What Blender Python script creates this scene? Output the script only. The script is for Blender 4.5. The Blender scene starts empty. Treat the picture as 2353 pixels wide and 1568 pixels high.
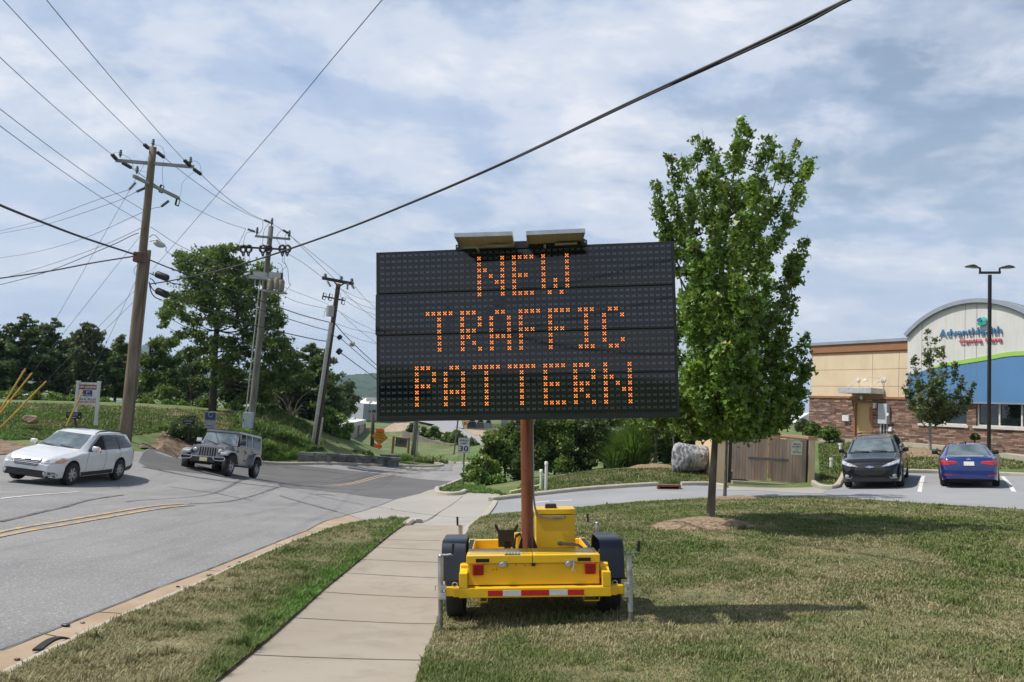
import bpy, bmesh, math, random
import numpy as np
from mathutils import Vector, Matrix, geometry
from mathutils.bvhtree import BVHTree
random.seed(7); np.random.seed(7)
scene = bpy.context.scene
COL = scene.collection
# ---------------------------------------------------------------- camera
FPX, IW, IH = 1800.0, 2353.0, 1568.0          # focal length and size in reference pixels
EYE = np.array([0.0, 0.0, 1.65])
_up = np.array([1274.0, 20360.0, -1800.0]); _up /= np.linalg.norm(_up)
_f = np.array([0, 0, -1.0]); _f = _f - _up * _f.dot(_up); _f /= np.linalg.norm(_f)
_x = np.cross(_f, _up)
RCW = np.array([_x, _f, _up])                 # camera axes -> world axes
cam_data = bpy.data.cameras.new("camera"); cam = bpy.data.objects.new("camera", cam_data)
COL.objects.link(cam); scene.camera = cam
cam_data.sensor_width = 36.0; cam_data.lens = FPX / IW * 36.0
cam_data.clip_start = 0.1; cam_data.clip_end = 12000.0
_m = Matrix([list(RCW[0]) + [EYE[0]], list(RCW[1]) + [EYE[1]], list(RCW[2]) + [EYE[2]], [0, 0, 0, 1]])
cam.matrix_world = _m
scene.render.resolution_x, scene.render.resolution_y = 1024, 682
# ---------------------------------------------------------------- light
SUN_EL = math.radians(58.5)
SUN_DIR = Vector((-math.cos(SUN_EL), -0.07 * math.cos(SUN_EL), math.sin(SUN_EL))).normalized()   # towards the sun
sun_d = bpy.data.lights.new("sun", 'SUN'); sun = bpy.data.objects.new("sun", sun_d); COL.objects.link(sun)
sun_d.energy = 5.0; sun_d.angle = math.radians(0.7); sun_d.color = (1.0, 0.95, 0.87)
sun.rotation_euler = SUN_DIR.to_track_quat('Z', 'Y').to_euler()
sun.location = (-30, -10, 60)
world = bpy.data.worlds.new("World"); scene.world = world; world.use_nodes = True
nt = world.node_tree; nt.nodes.clear(); N = nt.nodes.new; Lk = nt.links.new
wout = N('ShaderNodeOutputWorld'); bg = N('ShaderNodeBackground'); bg.inputs[1].default_value = 0.1
sky = N('ShaderNodeTexSky'); sky.sky_type = 'NISHITA'; sky.sun_disc = False
sky.sun_elevation = SUN_EL; sky.sun_rotation = math.atan2(SUN_DIR.x, SUN_DIR.y)
sky.air_density = 1.0; sky.dust_density = 1.2; sky.ozone_density = 1.6
tc = N('ShaderNodeTexCoord'); sep = N('ShaderNodeSeparateXYZ'); Lk(tc.outputs['Generated'], sep.inputs[0])
def wmath(op, a, b=None, clamp=False):
    n = N('ShaderNodeMath'); n.operation = op; n.use_clamp = clamp
    for i, v in enumerate((a, b)):
        if v is None: continue
        if isinstance(v, (int, float)): n.inputs[i].default_value = v
        else: Lk(v, n.inputs[i])
    return n.outputs[0]
def wramp(src, stops, interp='EASE'):
    r = N('ShaderNodeValToRGB'); r.color_ramp.interpolation = interp
    els = r.color_ramp.elements
    while len(els) < len(stops): els.new(0.5)
    for e, (p, c) in zip(els, stops): e.position = p; e.color = (c, c, c, 1) if isinstance(c, (int, float)) else (*c, 1)
    Lk(src, r.inputs[0]); return r
zz = wmath('MAXIMUM', sep.outputs[2], 0.0); den = wmath('ADD', zz, 0.22)
cmb = N('ShaderNodeCombineXYZ'); Lk(wmath('DIVIDE', sep.outputs[0], den), cmb.inputs[0]); Lk(wmath('DIVIDE', sep.outputs[1], den), cmb.inputs[1])
def wnoise(scale, detail, rough, dist=0.0, off=(0, 0, 0), sc=(1, 1, 1), rot=0.0):
    mp = N('ShaderNodeMapping'); Lk(cmb.outputs[0], mp.inputs[0]); mp.inputs[1].default_value = off; mp.inputs[3].default_value = sc
    mp.inputs[2].default_value = (0, 0, rot)
    n = N('ShaderNodeTexNoise'); n.inputs['Scale'].default_value = scale; n.inputs['Detail'].default_value = detail
    n.inputs['Roughness'].default_value = rough; n.inputs['Distortion'].default_value = dist
    Lk(mp.outputs[0], n.inputs['Vector']); return n.outputs[0]
n_big = wnoise(0.85, 3, 0.5, 0.3, (3.1, 1.7, 0), (1.0, 1.5, 1), 0.5)
n_det = wnoise(3.0, 10, 0.62, 0.15, (0.4, 5.2, 0), (1.0, 1.2, 1), 0.35)
n_tone = wnoise(1.5, 6, 0.55, 0.1, (8.3, 2.2, 2), (1.0, 1.3, 1), 0.6)
cover = wmath('ADD', wmath('MULTIPLY', n_big, 0.45), wmath('MULTIPLY', n_det, 0.55))
mask = wramp(cover, [(0.37, 0.18), (0.44, 0.58), (0.51, 0.93), (0.58, 1.0)])
tone = wmath('ADD', wmath('MULTIPLY', n_tone, 0.45), wmath('MULTIPLY', n_det, 0.55))
# unseen sky overhead and behind the viewer thinned of cloud to deepen shadows
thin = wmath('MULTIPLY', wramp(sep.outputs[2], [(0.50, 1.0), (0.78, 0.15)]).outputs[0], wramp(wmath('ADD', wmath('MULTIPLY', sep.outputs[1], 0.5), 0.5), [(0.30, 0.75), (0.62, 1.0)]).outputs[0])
ccol = wramp(tone, [(0.34, (3.6, 4.95, 7.3)), (0.44, (5.1, 6.15, 8.1)), (0.53, (6.9, 7.5, 8.7)), (0.62, (8.7, 8.9, 9.5))])
mix = N('ShaderNodeMix'); mix.data_type = 'RGBA'
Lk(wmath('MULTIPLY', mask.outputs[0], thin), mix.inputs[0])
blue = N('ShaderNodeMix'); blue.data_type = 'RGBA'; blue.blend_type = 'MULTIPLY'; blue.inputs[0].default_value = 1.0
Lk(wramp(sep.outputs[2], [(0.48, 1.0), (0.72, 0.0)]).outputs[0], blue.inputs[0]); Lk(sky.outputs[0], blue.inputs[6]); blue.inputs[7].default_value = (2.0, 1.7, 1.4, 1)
Lk(blue.outputs[2], mix.inputs[6]); Lk(ccol.outputs[0], mix.inputs[7])
# brighter, paler band of far cloud near the horizon
hz = wramp(sep.outputs[2], [(0.0, 0.8), (0.10, 0.40), (0.26, 0.0)])
mix2 = N('ShaderNodeMix'); mix2.data_type = 'RGBA'; Lk(hz.outputs[0], mix2.inputs[0]); Lk(mix.outputs[2], mix2.inputs[6])
mix2.inputs[7].default_value = (7.3, 7.8, 8.8, 1)
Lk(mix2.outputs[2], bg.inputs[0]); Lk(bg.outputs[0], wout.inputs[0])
vs = scene.view_settings; vs.view_transform = 'Standard'; vs.look = 'None'; vs.exposure = 0.0; vs.gamma = 1.0; vs.use_curve_mapping = False
scene.cycles.max_bounces = 6; scene.cycles.diffuse_bounces = 3; scene.cycles.glossy_bounces = 3; scene.cycles.transmission_bounces = 4
scene.cycles.transparent_max_bounces = 6; scene.cycles.volume_bounces = 0
scene.cycles.use_denoising = True
# ---------------------------------------------------------------- pixel <-> world helpers
def ray(px, py):
    c = np.array([(px - IW / 2), -(py - IH / 2), -FPX]) / FPX
    return RCW @ c                              # camera depth 1
def P(px, py, D):
    return EYE + ray(px, py) * D
def V3(p): return Vector((float(p[0]), float(p[1]), float(p[2])))
CTRL = [ # reference pixel x, y and distance: points where the ground meets something measurable
 (610,1521,6.25),(967,1560,5.75),(666,1432,7.75),(1012,1463,7.9),(1450,1432,7.9),(0,1500,6.1),(0,1228,12.3),(430,1162,17.5),
 (930,1198,20.0),(985,1140,29.0),(161,1116,23.6),(275,1109,26.3),(35,1105,23.4),(526,1095,35.8),(584,1091,38.7),(439,1088,35.7),
 (1065,1121,37.5),(1955,1119.6,28.4),(2077,1118,27.6),(2088,1096.4,30.3),(2163,1117,27.2),(2274,1116,26.4),(1632,1205,15.1),
 (1139,1148,27.5),(1535,1118,29.6),(1750,1113,31),(1110,1190,20.2),(1900,1148,22.5),(2353,1173,20.5),(2353,1568,5.6),(1800,1568,5.55),
 (2200,1091,32),(2353,1047,38),(2140,1035,39),(1862,1000,50),(1900,1022,44),(1910,1088,33),(1300,1090,34),(1150,1110,36),(1450,1072,36),(1560,1080,33),
 (5,1035,31),(100,960,42),(100,922,62),(285,1000,33),(450,1043,43.5),(350,1028,40.5),(400,987,46),(450,950,55),(610,1060,47),(900,1065,54),(1010,1069,58),(970,1078,52),
 (1045,1064,66),(1000,1052,72),(880,1025,90),(1010,1000,112),(1100,985,130),(722,1033,52),(640,982,53),(690,1012,51),(800,1036,56),(300,925,62),(700,960,62),(1200,1000,70)]
_cx = [P(*c) for c in CTRL]
_cx += [np.array(v, float) for v in [(0,0,0),(0,-12,0.9),(-9,-8,0.5),(-9,2,-0.2),(12,-8,0.7),(10,2,0.05),(-30,0,0.0),(35,0,0.8),(-60,40,-0.5),(-60,80,0.2),(50,60,2.0),(60,20,1.5),(0,150,-2.4),(60,130,-1.5),(-60,150,-1.0)]]
_cx = np.array(_cx)
def _tps(r2): return np.where(r2 > 1e-9, 0.5 * r2 * np.log(np.maximum(r2, 1e-9)), 0.0)
_n = len(_cx); _S = 10.0; _q = _cx[:, :2] / _S
_K = _tps(((_q[:, None] - _q[None]) ** 2).sum(-1)) + np.eye(_n) * 0.02
_Pm = np.hstack([np.ones((_n, 1)), _q]); _A = np.zeros((_n + 3, _n + 3)); _A[:_n, :_n] = _K; _A[:_n, _n:] = _Pm; _A[_n:, :_n] = _Pm.T
_sol = np.linalg.solve(_A, np.concatenate([_cx[:, 2], np.zeros(3)]))
def H(x, y):
    x = np.asarray(x, float); y = np.asarray(y, float); sh = x.shape; xf = x.ravel(); yf = y.ravel()
    out = np.empty(len(xf))
    for a in range(0, len(xf), 20000):
        q = np.stack([xf[a:a+20000], yf[a:a+20000]], 1) / _S
        r2 = ((q[:, None] - _q[None]) ** 2).sum(-1)
        out[a:a+20000] = _tps(r2) @ _sol[:_n] + _sol[_n] + q @ _sol[_n + 1:]
    r = np.hypot(xf, yf - 30); w = np.clip((r - 90) / 90, 0, 1); w = w * w * (3 - 2 * w)
    return (np.clip(out, -4.5, 3.5) * (1 - w) - 3.0 * w).reshape(sh)
def Hs(x, y): return float(H(np.array([x]), np.array([y]))[0])
def U(px, py, dmax=160.0):
    """where the view ray through a reference pixel meets the ground"""
    d = ray(px, py); t = np.concatenate([np.arange(2.0, 20, 0.5), np.arange(20, dmax, 1.0)])
    p = EYE[None] + d[None] * t[:, None]; g = p[:, 2] - H(p[:, 0], p[:, 1])
    k = np.where(g < 0)[0]
    if len(k) == 0: return EYE + d * dmax
    b = t[k[0]]; a = t[max(k[0] - 1, 0)]
    for _ in range(14):
        m = 0.5 * (a + b); q = EYE + d * m
        if q[2] < Hs(q[0], q[1]): b = m
        else: a = m
    q = EYE + d * b; return q
def UXY(pts): return [tuple(U(*p)[:2]) for p in pts]
# ---------------------------------------------------------------- materials
MATS = {}
def srgb(r, g, b):
    f = lambda c: (c / 255) / 12.92 if c <= 10 else ((c / 255 + 0.055) / 1.055) ** 2.4
    return (f(r), f(g), f(b))
def mat(name, col, rough=0.6, metal=0.0, var=0.12, scale=6.0, col2=None, bump=0.0, bscale=40.0, spec=0.5, emit=None, estr=0.0, coat=0.0, trans=0.0, detail=5, vc=None, pos='Object', lo=0.35, hi=0.65, stretch=(1,1,1)):
    if name in MATS: return MATS[name]
    m = bpy.data.materials.new(name); m.use_nodes = True; t = m.node_tree; t.nodes.clear(); n = t.nodes.new; L = t.links.new
    o = n('ShaderNodeOutputMaterial'); b = n('ShaderNodeBsdfPrincipled')
    b.inputs['Roughness'].default_value = rough; b.inputs['Metallic'].default_value = metal; b.inputs['Specular IOR Level'].default_value = spec
    b.inputs['Coat Weight'].default_value = coat; b.inputs['Coat Roughness'].default_value = 0.04
    tcn = n('ShaderNodeTexCoord'); mp = n('ShaderNodeMapping'); mp.inputs[3].default_value = stretch; L(tcn.outputs[pos], mp.inputs[0])
    nz = n('ShaderNodeTexNoise'); nz.inputs['Scale'].default_value = scale; nz.inputs['Detail'].default_value = detail; L(mp.outputs[0], nz.inputs['Vector'])
    r = n('ShaderNodeValToRGB'); L(nz.outputs[0], r.inputs[0])
    c2 = col2 if col2 is not None else tuple(min(1, c * (1 + var)) for c in col); c1 = col if col2 is not None else tuple(c * (1 - var) for c in col)
    r.color_ramp.elements[0].position = lo; r.color_ramp.elements[1].position = hi
    r.color_ramp.elements[0].color = (*c1, 1); r.color_ramp.elements[1].color = (*c2, 1)
    src = r.outputs[0]
    if vc:
        a = n('ShaderNodeAttribute'); a.attribute_name = vc; mx = n('ShaderNodeMix'); mx.data_type = 'RGBA'; mx.blend_type = 'MULTIPLY'; mx.inputs[0].default_value = 1
        L(a.outputs[0], mx.inputs[6]); L(src, mx.inputs[7]); src = mx.outputs[2]
    L(src, b.inputs['Base Color'])
    if bump > 0:
        n2 = n('ShaderNodeTexNoise'); n2.inputs['Scale'].default_value = bscale; n2.inputs['Detail'].default_value = 6; L(mp.outputs[0], n2.inputs['Vector'])
        bp = n('ShaderNodeBump'); bp.inputs['Strength'].default_value = min(1, bump); bp.inputs['Distance'].default_value = 0.02 * max(1, bump); L(n2.outputs[0], bp.inputs['Height']); L(bp.outputs[0], b.inputs['Normal'])
    if emit: b.inputs['Emission Color'].default_value = (*emit, 1); b.inputs['Emission Strength'].default_value = estr
    sh = b.outputs[0]
    if trans > 0:
        tr = n('ShaderNodeBsdfTranslucent'); ms = n('ShaderNodeMixShader'); ms.inputs[0].default_value = trans
        L(src, tr.inputs[0]); L(b.outputs[0], ms.inputs[1]); L(tr.outputs[0], ms.inputs[2]); sh = ms.outputs[0]
    L(sh, o.inputs[0]); MATS[name] = m; m['bsdf'] = b.name
    return m
# ---------------------------------------------------------------- mesh builder
class MB:
    def __init__(s, M=None): s.v = []; s.f = []; s.M = M
    def pt(s, p):
        p = Vector((float(p[0]), float(p[1]), float(p[2])))
        return s.M @ p if s.M is not None else p
    def add(s, vs, fs):
        o = len(s.v); s.v += [tuple(s.pt(p)) for p in vs]; s.f += [tuple(i + o for i in f) for f in fs]; return s
    def box(s, x0, x1, y0, y1, z0, z1, ch=0.0):
        if ch <= 0:
            vs = [(x0,y0,z0),(x1,y0,z0),(x1,y1,z0),(x0,y1,z0),(x0,y0,z1),(x1,y0,z1),(x1,y1,z1),(x0,y1,z1)]
            return s.add(vs, [(3,2,1,0),(4,5,6,7),(0,1,5,4),(1,2,6,5),(2,3,7,6),(3,0,4,7)])
        bm = bmesh.new(); bmesh.ops.create_cube(bm, size=1)
        for v in bm.verts: v.co = Vector(((x0+x1)/2 + v.co.x*(x1-x0), (y0+y1)/2 + v.co.y*(y1-y0), (z0+z1)/2 + v.co.z*(z1-z0)))
        bmesh.ops.bevel(bm, geom=bm.edges[:], offset=ch, segments=2, affect='EDGES', profile=0.6)
        return s.bm(bm)
    def bm(s, bm, free=True):
        bm.verts.index_update(); s.add([v.co.copy() for v in bm.verts], [tuple(v.index for v in f.verts) for f in bm.faces])
        if free: bm.free()
        return s
    def obox(s, c, ax, ay, az):     # oriented box: centre and three half-axis vectors
        c, ax, ay, az = [Vector(q) for q in (c, ax, ay, az)]
        vs = [c + ax*i + ay*j + az*k for k in (-1,1) for i, j in ((-1,-1),(1,-1),(1,1),(-1,1))]
        return s.add(vs, [(3,2,1,0),(4,5,6,7),(0,1,5,4),(1,2,6,5),(2,3,7,6),(3,0,4,7)])
    def tube(s, pts, r, n=8, caps=True):
        pts = [Vector(p) for p in pts]; rs = r if isinstance(r, (list, tuple)) else [r] * len(pts); vs = []; fs = []
        prev = None
        for i, p in enumerate(pts):
            t = (pts[min(i+1, len(pts)-1)] - pts[max(i-1, 0)])
            t = t.normalized() if t.length > 1e-9 else Vector((0,0,1))
            if prev is None:
                a = Vector((0,0,1)) if abs(t.z) < 0.9 else Vector((1,0,0)); prev = t.cross(a).normalized()
            u = (prev - t * prev.dot(t)); u = u.normalized() if u.length > 1e-6 else t.orthogonal().normalized(); w = t.cross(u); prev = u
            for k in range(n):
                a = 2*math.pi*k/n; vs.append(p + (u*math.cos(a) + w*math.sin(a)) * rs[i])
        for i in range(len(pts)-1):
            for k in range(n):
                a, b = i*n+k, i*n+(k+1) % n; fs.append((a, b, b+n, a+n))
        if caps: fs.append(tuple(range(n-1, -1, -1))); fs.append(tuple(range((len(pts)-1)*n, len(pts)*n)))
        return s.add(vs, fs)
    def prism(s, poly, O, X, Y, Z, t):  # polygon (2D) in plane O,X,Y extruded by t along Z (front at t)
        O, X, Y, Z = Vector(O), Vector(X), Vector(Y), Vector(Z); n = len(poly)
        tri = geometry.tessellate_polygon([[Vector((p[0], p[1], 0)) for p in poly]])
        vs = [O + X*p[0] + Y*p[1] for p in poly] + [O + X*p[0] + Y*p[1] + Z*t for p in poly]
        fs = [tuple(i + n for i in f) for f in tri] + [tuple(reversed(f)) for f in tri] + [(i, (i+1) % n, (i+1) % n + n, i + n) for i in range(n)]
        return s.add(vs, fs)
    def ell(s, c, rx, ry, rz, nu=14, nv=9):
        vs = [(c[0], c[1], c[2]-rz)]; fs = []
        for j in range(1, nv):
            b = -math.pi/2 + math.pi*j/nv
            for i in range(nu):
                a = 2*math.pi*i/nu; vs.append((c[0]+rx*math.cos(b)*math.cos(a), c[1]+ry*math.cos(b)*math.sin(a), c[2]+rz*math.sin(b)))
        vs.append((c[0], c[1], c[2]+rz)); T = len(vs)-1
        for i in range(nu):
            k = (i+1) % nu; fs.append((0, 1+k, 1+i)); fs.append((T, T-nu+i, T-nu+k))
            for j in range(nv-2): a = 1+j*nu; fs.append((a+i, a+k, a+k+nu, a+i+nu))
        return s.add(vs, fs)
    def lathe(s, prof, c, axis, n=24):  # prof: (radius, along axis)
        c = Vector(c); ax = Vector(axis).normalized(); u = ax.orthogonal().normalized(); w = ax.cross(u); vs = []; fs = []
        for r, h in prof:
            for k in range(n): a = 2*math.pi*k/n; vs.append(c + ax*h + (u*math.cos(a) + w*math.sin(a))*r)
        for i in range(len(prof)-1):
            for k in range(n): a, b = i*n+k, i*n+(k+1) % n; fs.append((a, b, b+n, a+n))
        return s.add(vs, fs)
FRAME = {}
def mkobj(name, vs, fs, m, parent=None, smooth=False, angle=40):
    vs = np.asarray(vs, dtype=np.float64).reshape(-1, 3)
    Mp = FRAME.get(parent.name) if parent is not None else None
    if Mp is not None:
        Mi = np.array(Mp.inverted()); vs = vs @ Mi[:3, :3].T + Mi[:3, 3]
    else:
        Mp = Matrix.Identity(4)
        if parent is None and len(vs):
            c = vs.mean(0); c[2] = vs[:, 2].min(); vs = vs - c; Mp = Matrix.Translation(Vector(c))
    me = bpy.data.meshes.new(name); me.from_pydata(vs.tolist(), [], fs); me.update()
    if m is not None: me.materials.append(m)
    if smooth:
        me.shade_smooth()
        if angle: me.set_sharp_from_angle(angle=math.radians(angle))
    o = bpy.data.objects.new(name, me); COL.objects.link(o)
    if parent is not None: o.parent = parent; FRAME[o.name] = FRAME.get(parent.name, Matrix.Identity(4))
    else: o.matrix_world = Mp; FRAME[o.name] = Mp
    return o
def build(mb, name, m, parent=None, smooth=False, angle=40, label=None):
    o = mkobj(name, mb.v, mb.f, m, parent, smooth, angle)
    if label: o['label'] = label
    return o
def tag(o, label, cat, group=None):
    o['label'] = label; o['category'] = cat
    if group: o['group'] = group
    return o
def thing(name, label, cat, loc, M=None, group=None):
    o = bpy.data.objects.new(name, None); COL.objects.link(o); o.empty_display_size = 0.2
    Mw = M if M is not None else Matrix.Translation(Vector([float(c) for c in loc])); o.matrix_world = Mw; FRAME[o.name] = Mw
    return tag(o, label, cat, group)
def struct(o, kind='structure'): o['kind'] = kind; return o
def dup(o, loc, rotz=0.0, scale=1.0, label=None):
    r = o.copy(); COL.objects.link(r); r.matrix_world = Matrix.Translation(Vector(loc)) @ Matrix.Rotation(rotz, 4, 'Z') @ Matrix.Scale(scale, 4)
    if label: r['label'] = label
    for ch in list(o.children):
        c = ch.copy(); COL.objects.link(c); c.parent = r
        for g in ch.children: d = g.copy(); COL.objects.link(d); d.parent = c
    return r
# ---------------------------------------------------------------- text
def text_shape(txt, bold=0.0):
    cu = bpy.data.curves.new('t', 'FONT'); cu.body = txt; cu.resolution_u = 2; cu.offset = bold; cu.fill_mode = 'BOTH'; cu.align_x = 'LEFT'
    ob = bpy.data.objects.new('t', cu); COL.objects.link(ob); dg = bpy.context.evaluated_depsgraph_get()
    me = bpy.data.meshes.new_from_object(ob.evaluated_get(dg)); vs = [(v.co.x, v.co.y) for v in me.vertices]; fs = [tuple(p.vertices) for p in me.polygons]
    COL.objects.unlink(ob); bpy.data.objects.remove(ob); bpy.data.curves.remove(cu); bpy.data.meshes.remove(me)
    return np.array(vs), fs
def text_fit(mb, txt, O, X, Y, w, h, bold=0.0, thick=0.0, Z=None):
    """text stretched into the rectangle O (lower left corner), directions X, Y, size w x h"""
    vs, fs = text_shape(txt, bold); a = vs.min(0); b = vs.max(0); vs = (vs - a) / np.maximum(b - a, 1e-6)
    O, X, Y = Vector(O), Vector(X), Vector(Y); p0 = [O + X*(q[0]*w) + Y*(q[1]*h) for q in vs]
    if thick <= 0: return mb.add(p0, fs)
    Z = Vector(Z); n = len(p0); ec = {}
    for f in fs:
        for i in range(len(f)):
            a_, b_ = f[i], f[(i+1) % len(f)]; k = (min(a_, b_), max(a_, b_)); ec.setdefault(k, []).append((a_, b_))
    side = [(e[0][0], e[0][1], e[0][1]+n, e[0][0]+n) for e in ec.values() if len(e) == 1]
    return mb.add(p0 + [p + Z*thick for p in p0], [tuple(i+n for i in f) for f in fs] + side)
# ---------------------------------------------------------------- draped sheets
def poly_grid(xy, step):
    """triangulated polygon cut by a square grid, returns verts (n,2) and faces"""
    bm = bmesh.new(); vs = [bm.verts.new((p[0], p[1], 0)) for p in xy]
    for t in geometry.tessellate_polygon([[Vector((p[0], p[1], 0)) for p in xy]]):
        try: bm.faces.new([vs[i] for i in t])
        except ValueError: pass
    a = np.array(xy); lo = a.min(0); hi = a.max(0)
    for ax in (0, 1):
        k = math.floor(lo[ax] / step) + 1
        while k * step < hi[ax]:
            co = [0, 0, 0]; no = [0, 0, 0]; co[ax] = k * step; no[ax] = 1
            bmesh.ops.bisect_plane(bm, geom=bm.verts[:] + bm.edges[:] + bm.faces[:], plane_co=co, plane_no=no, dist=1e-5); k += 1
    for f in bm.faces:
        if f.normal.z < 0: f.normal_flip()
    bm.verts.index_update(); bm.normal_update()
    for f in bm.faces:
        if f.normal.z < 0: f.normal_flip()
    V = np.array([(v.co.x, v.co.y) for v in bm.verts]); F = [tuple(v.index for v in f.verts) for f in bm.faces]
    be = [(e.verts[0].index, e.verts[1].index) for e in bm.edges if len(e.link_faces) == 1]
    bm.free(); return V, F, be
def drape(name, xy, off, m, step=0.8, skirt=0.0, hf=None):
    V, F, be = poly_grid(xy, step); z = H(V[:, 0], V[:, 1]) + off
    if hf is not None: z = z + hf(V[:, 0], V[:, 1])
    vs = [(V[i, 0], V[i, 1], z[i]) for i in range(len(V))]; F = list(F)
    if skirt > 0:
        n = len(vs); vs += [(V[i, 0], V[i, 1], z[i] - skirt) for i in range(len(V))]; F += [(a, b, b+n, a+n) for a, b in be]
    return mkobj(name, vs, F, m, None, True, 50)
def resample(xy, step):
    a = np.array(xy, float); out = [a[0]]
    for p, q in zip(a[:-1], a[1:]):
        k = max(1, int(np.ceil(np.hypot(*(q - p)) / step)))
        for i in range(1, k + 1): out.append(p + (q - p) * i / k)
    return np.array(out)
def smooth_line(xy, it=2):
    a = [np.array(p, float) for p in xy]
    for _ in range(it):
        b = [a[0]]
        for p, q in zip(a[:-1], a[1:]): b += [p*0.75 + q*0.25, p*0.25 + q*0.75]
        b.append(a[-1]); a = b
    return [tuple(p) for p in a]
def sweep(name, xy, prof, m, step=0.6, sm=True, off=0.0):
    """cross-section prof (sideways, up) swept along a line on the ground"""
    p = resample(xy, step); d = np.gradient(p, axis=0); d /= np.linalg.norm(d, axis=1)[:, None] + 1e-9; nrm = np.stack([-d[:, 1], d[:, 0]], 1); k = len(prof); vs = []; fs = []
    for i in range(len(p)):
        z = Hs(*p[i]) + off
        for s_, u_ in prof: q = p[i] + nrm[i]*s_; vs.append((q[0], q[1], z + u_))
    for i in range(len(p)-1):
        for j in range(k-1): a = i*k+j; fs.append((a, a+1, a+1+k, a+k))
    fs.append(tuple(range(k))); fs.append(tuple(range((len(p)-1)*k, len(p)*k)))
    return mkobj(name, vs, fs, m, None, sm, 35)
def ribbon(name, xy, w, off, m, step=0.5): return sweep(name, xy, [(w/2, off), (-w/2, off)], m, step)
# cheap value noise used for colour patches of the lawns
_rng = np.random.RandomState(3); _vn = _rng.rand(256, 256)
def vnoise(x, y, s):
    x = np.asarray(x)*s + 100; y = np.asarray(y)*s + 100; xi = np.floor(x).astype(int); yi = np.floor(y).astype(int); fx = x-xi; fy = y-yi
    fx = fx*fx*(3-2*fx); fy = fy*fy*(3-2*fy); g = lambda a, b: _vn[a % 256, b % 256]
    return (g(xi,yi)*(1-fx)+g(xi+1,yi)*fx)*(1-fy) + (g(xi,yi+1)*(1-fx)+g(xi+1,yi+1)*fx)*fy
def inpoly(x, y, poly):
    a = np.array(poly); c = np.zeros(len(x), bool); j = len(a)-1
    for i in range(len(a)):
        xi, yi = a[i]; xj, yj = a[j]
        c ^= ((yi > y) != (yj > y)) & (x < (xj-xi)*(y-yi)/(yj-yi+1e-12)+xi); j = i
    return c
# ---------------------------------------------------------------- ground, roads, pavements
def zc(x0, y0, sc):                                # zoomed-crop coordinates -> reference pixels
    k = 2353/2560
    return lambda *pts: [((x0 + x/sc)*k, (y0 + y/sc)*k) for x, y in pts]
z5 = zc(0, 1240, 2.139); z6 = zc(700, 1020, 4.357); z7 = zc(1120, 1040, 3.268); zr = zc(1440, 1220, 2.101); z3 = zc(2100, 1060, 5.115); z8 = zc(1780, 1060, 7.353)
z8b = zc(1980, 640, 2.53); z1 = zc(1060, 1240, 4.057)
M_grassfar = mat('field_grass', (0.085,0.135,0.032), 0.95, var=0, col2=(0.20,0.185,0.075), scale=0.35, bump=1.0, bscale=5, pos='Object', lo=0.46, hi=0.72, detail=10)
def two_noise(m, col3, sc, lo, hi, amt=1.0, stretch=None):
    """a second, finer layer of colour laid over a material"""
    t = m.node_tree; b = t.nodes[m['bsdf']]; n = t.nodes.new; L = t.links.new; src = b.inputs['Base Color'].links[0].from_socket
    tcn = n('ShaderNodeTexCoord'); mp = n('ShaderNodeMapping'); L(tcn.outputs['Object'], mp.inputs[0])
    if stretch: mp.inputs[3].default_value = stretch
    nz = n('ShaderNodeTexNoise'); nz.inputs['Scale'].default_value = sc; nz.inputs['Detail'].default_value = 8; nz.inputs['Roughness'].default_value = 0.65; L(mp.outputs[0], nz.inputs['Vector'])
    r = n('ShaderNodeValToRGB'); r.color_ramp.elements[0].position = lo; r.color_ramp.elements[1].position = hi; r.color_ramp.elements[0].color = (0,0,0,1); r.color_ramp.elements[1].color = (amt,)*3 + (1,); L(nz.outputs[0], r.inputs[0])
    mx = n('ShaderNodeMix'); mx.data_type = 'RGBA'; L(r.outputs[0], mx.inputs[0]); L(src, mx.inputs[6]); mx.inputs[7].default_value = (*col3, 1); L(mx.outputs[2], b.inputs['Base Color'])
    return m
two_noise(M_grassfar, (0.04,0.07,0.018), 2.6, 0.48, 0.72, 0.85); two_noise(M_grassfar, (0.27,0.24,0.12), 9, 0.56, 0.74, 0.55)
M_asph = mat('asphalt_weathered', (0.200,0.198,0.197), 0.9, col2=(0.245,0.242,0.238), scale=0.5, bump=0.7, bscale=70, detail=8)
two_noise(M_asph, (0.42,0.41,0.40), 30, 0.54, 0.66, 0.9); two_noise(M_asph, (0.08,0.078,0.075), 42, 0.56, 0.66, 0.9); two_noise(M_asph, (0.14,0.138,0.135), 0.9, 0.50, 0.75, 0.6, (2.2,0.30,1)); two_noise(M_asph, (0.30,0.295,0.285), 0.5, 0.52, 0.72, 0.5, (1.5,0.3,1)); two_noise(M_asph, (0.07,0.068,0.066), 1.7, 0.70, 0.76, 0.6)
M_asphD = mat('asphalt_patch', (0.092,0.09,0.09), 0.9, col2=(0.118,0.115,0.113), scale=0.35, bump=0.5, bscale=60, detail=8)
two_noise(M_asphD, (0.145,0.142,0.14), 0.9, 0.52, 0.75, 0.6, (0.3,1.5,1))
M_park = mat('asphalt_lot', (0.235,0.24,0.25), 0.9, col2=(0.285,0.288,0.295), scale=0.4, bump=0.4, bscale=60, detail=8)
two_noise(M_park, (0.17,0.172,0.178), 0.8, 0.55, 0.75, 0.5, (0.3,1.5,1))
M_conc = mat('concrete_walk', (0.285,0.245,0.19), 0.85, col2=(0.33,0.29,0.23), scale=0.9, bump=0.25, bscale=90, detail=8)
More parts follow.
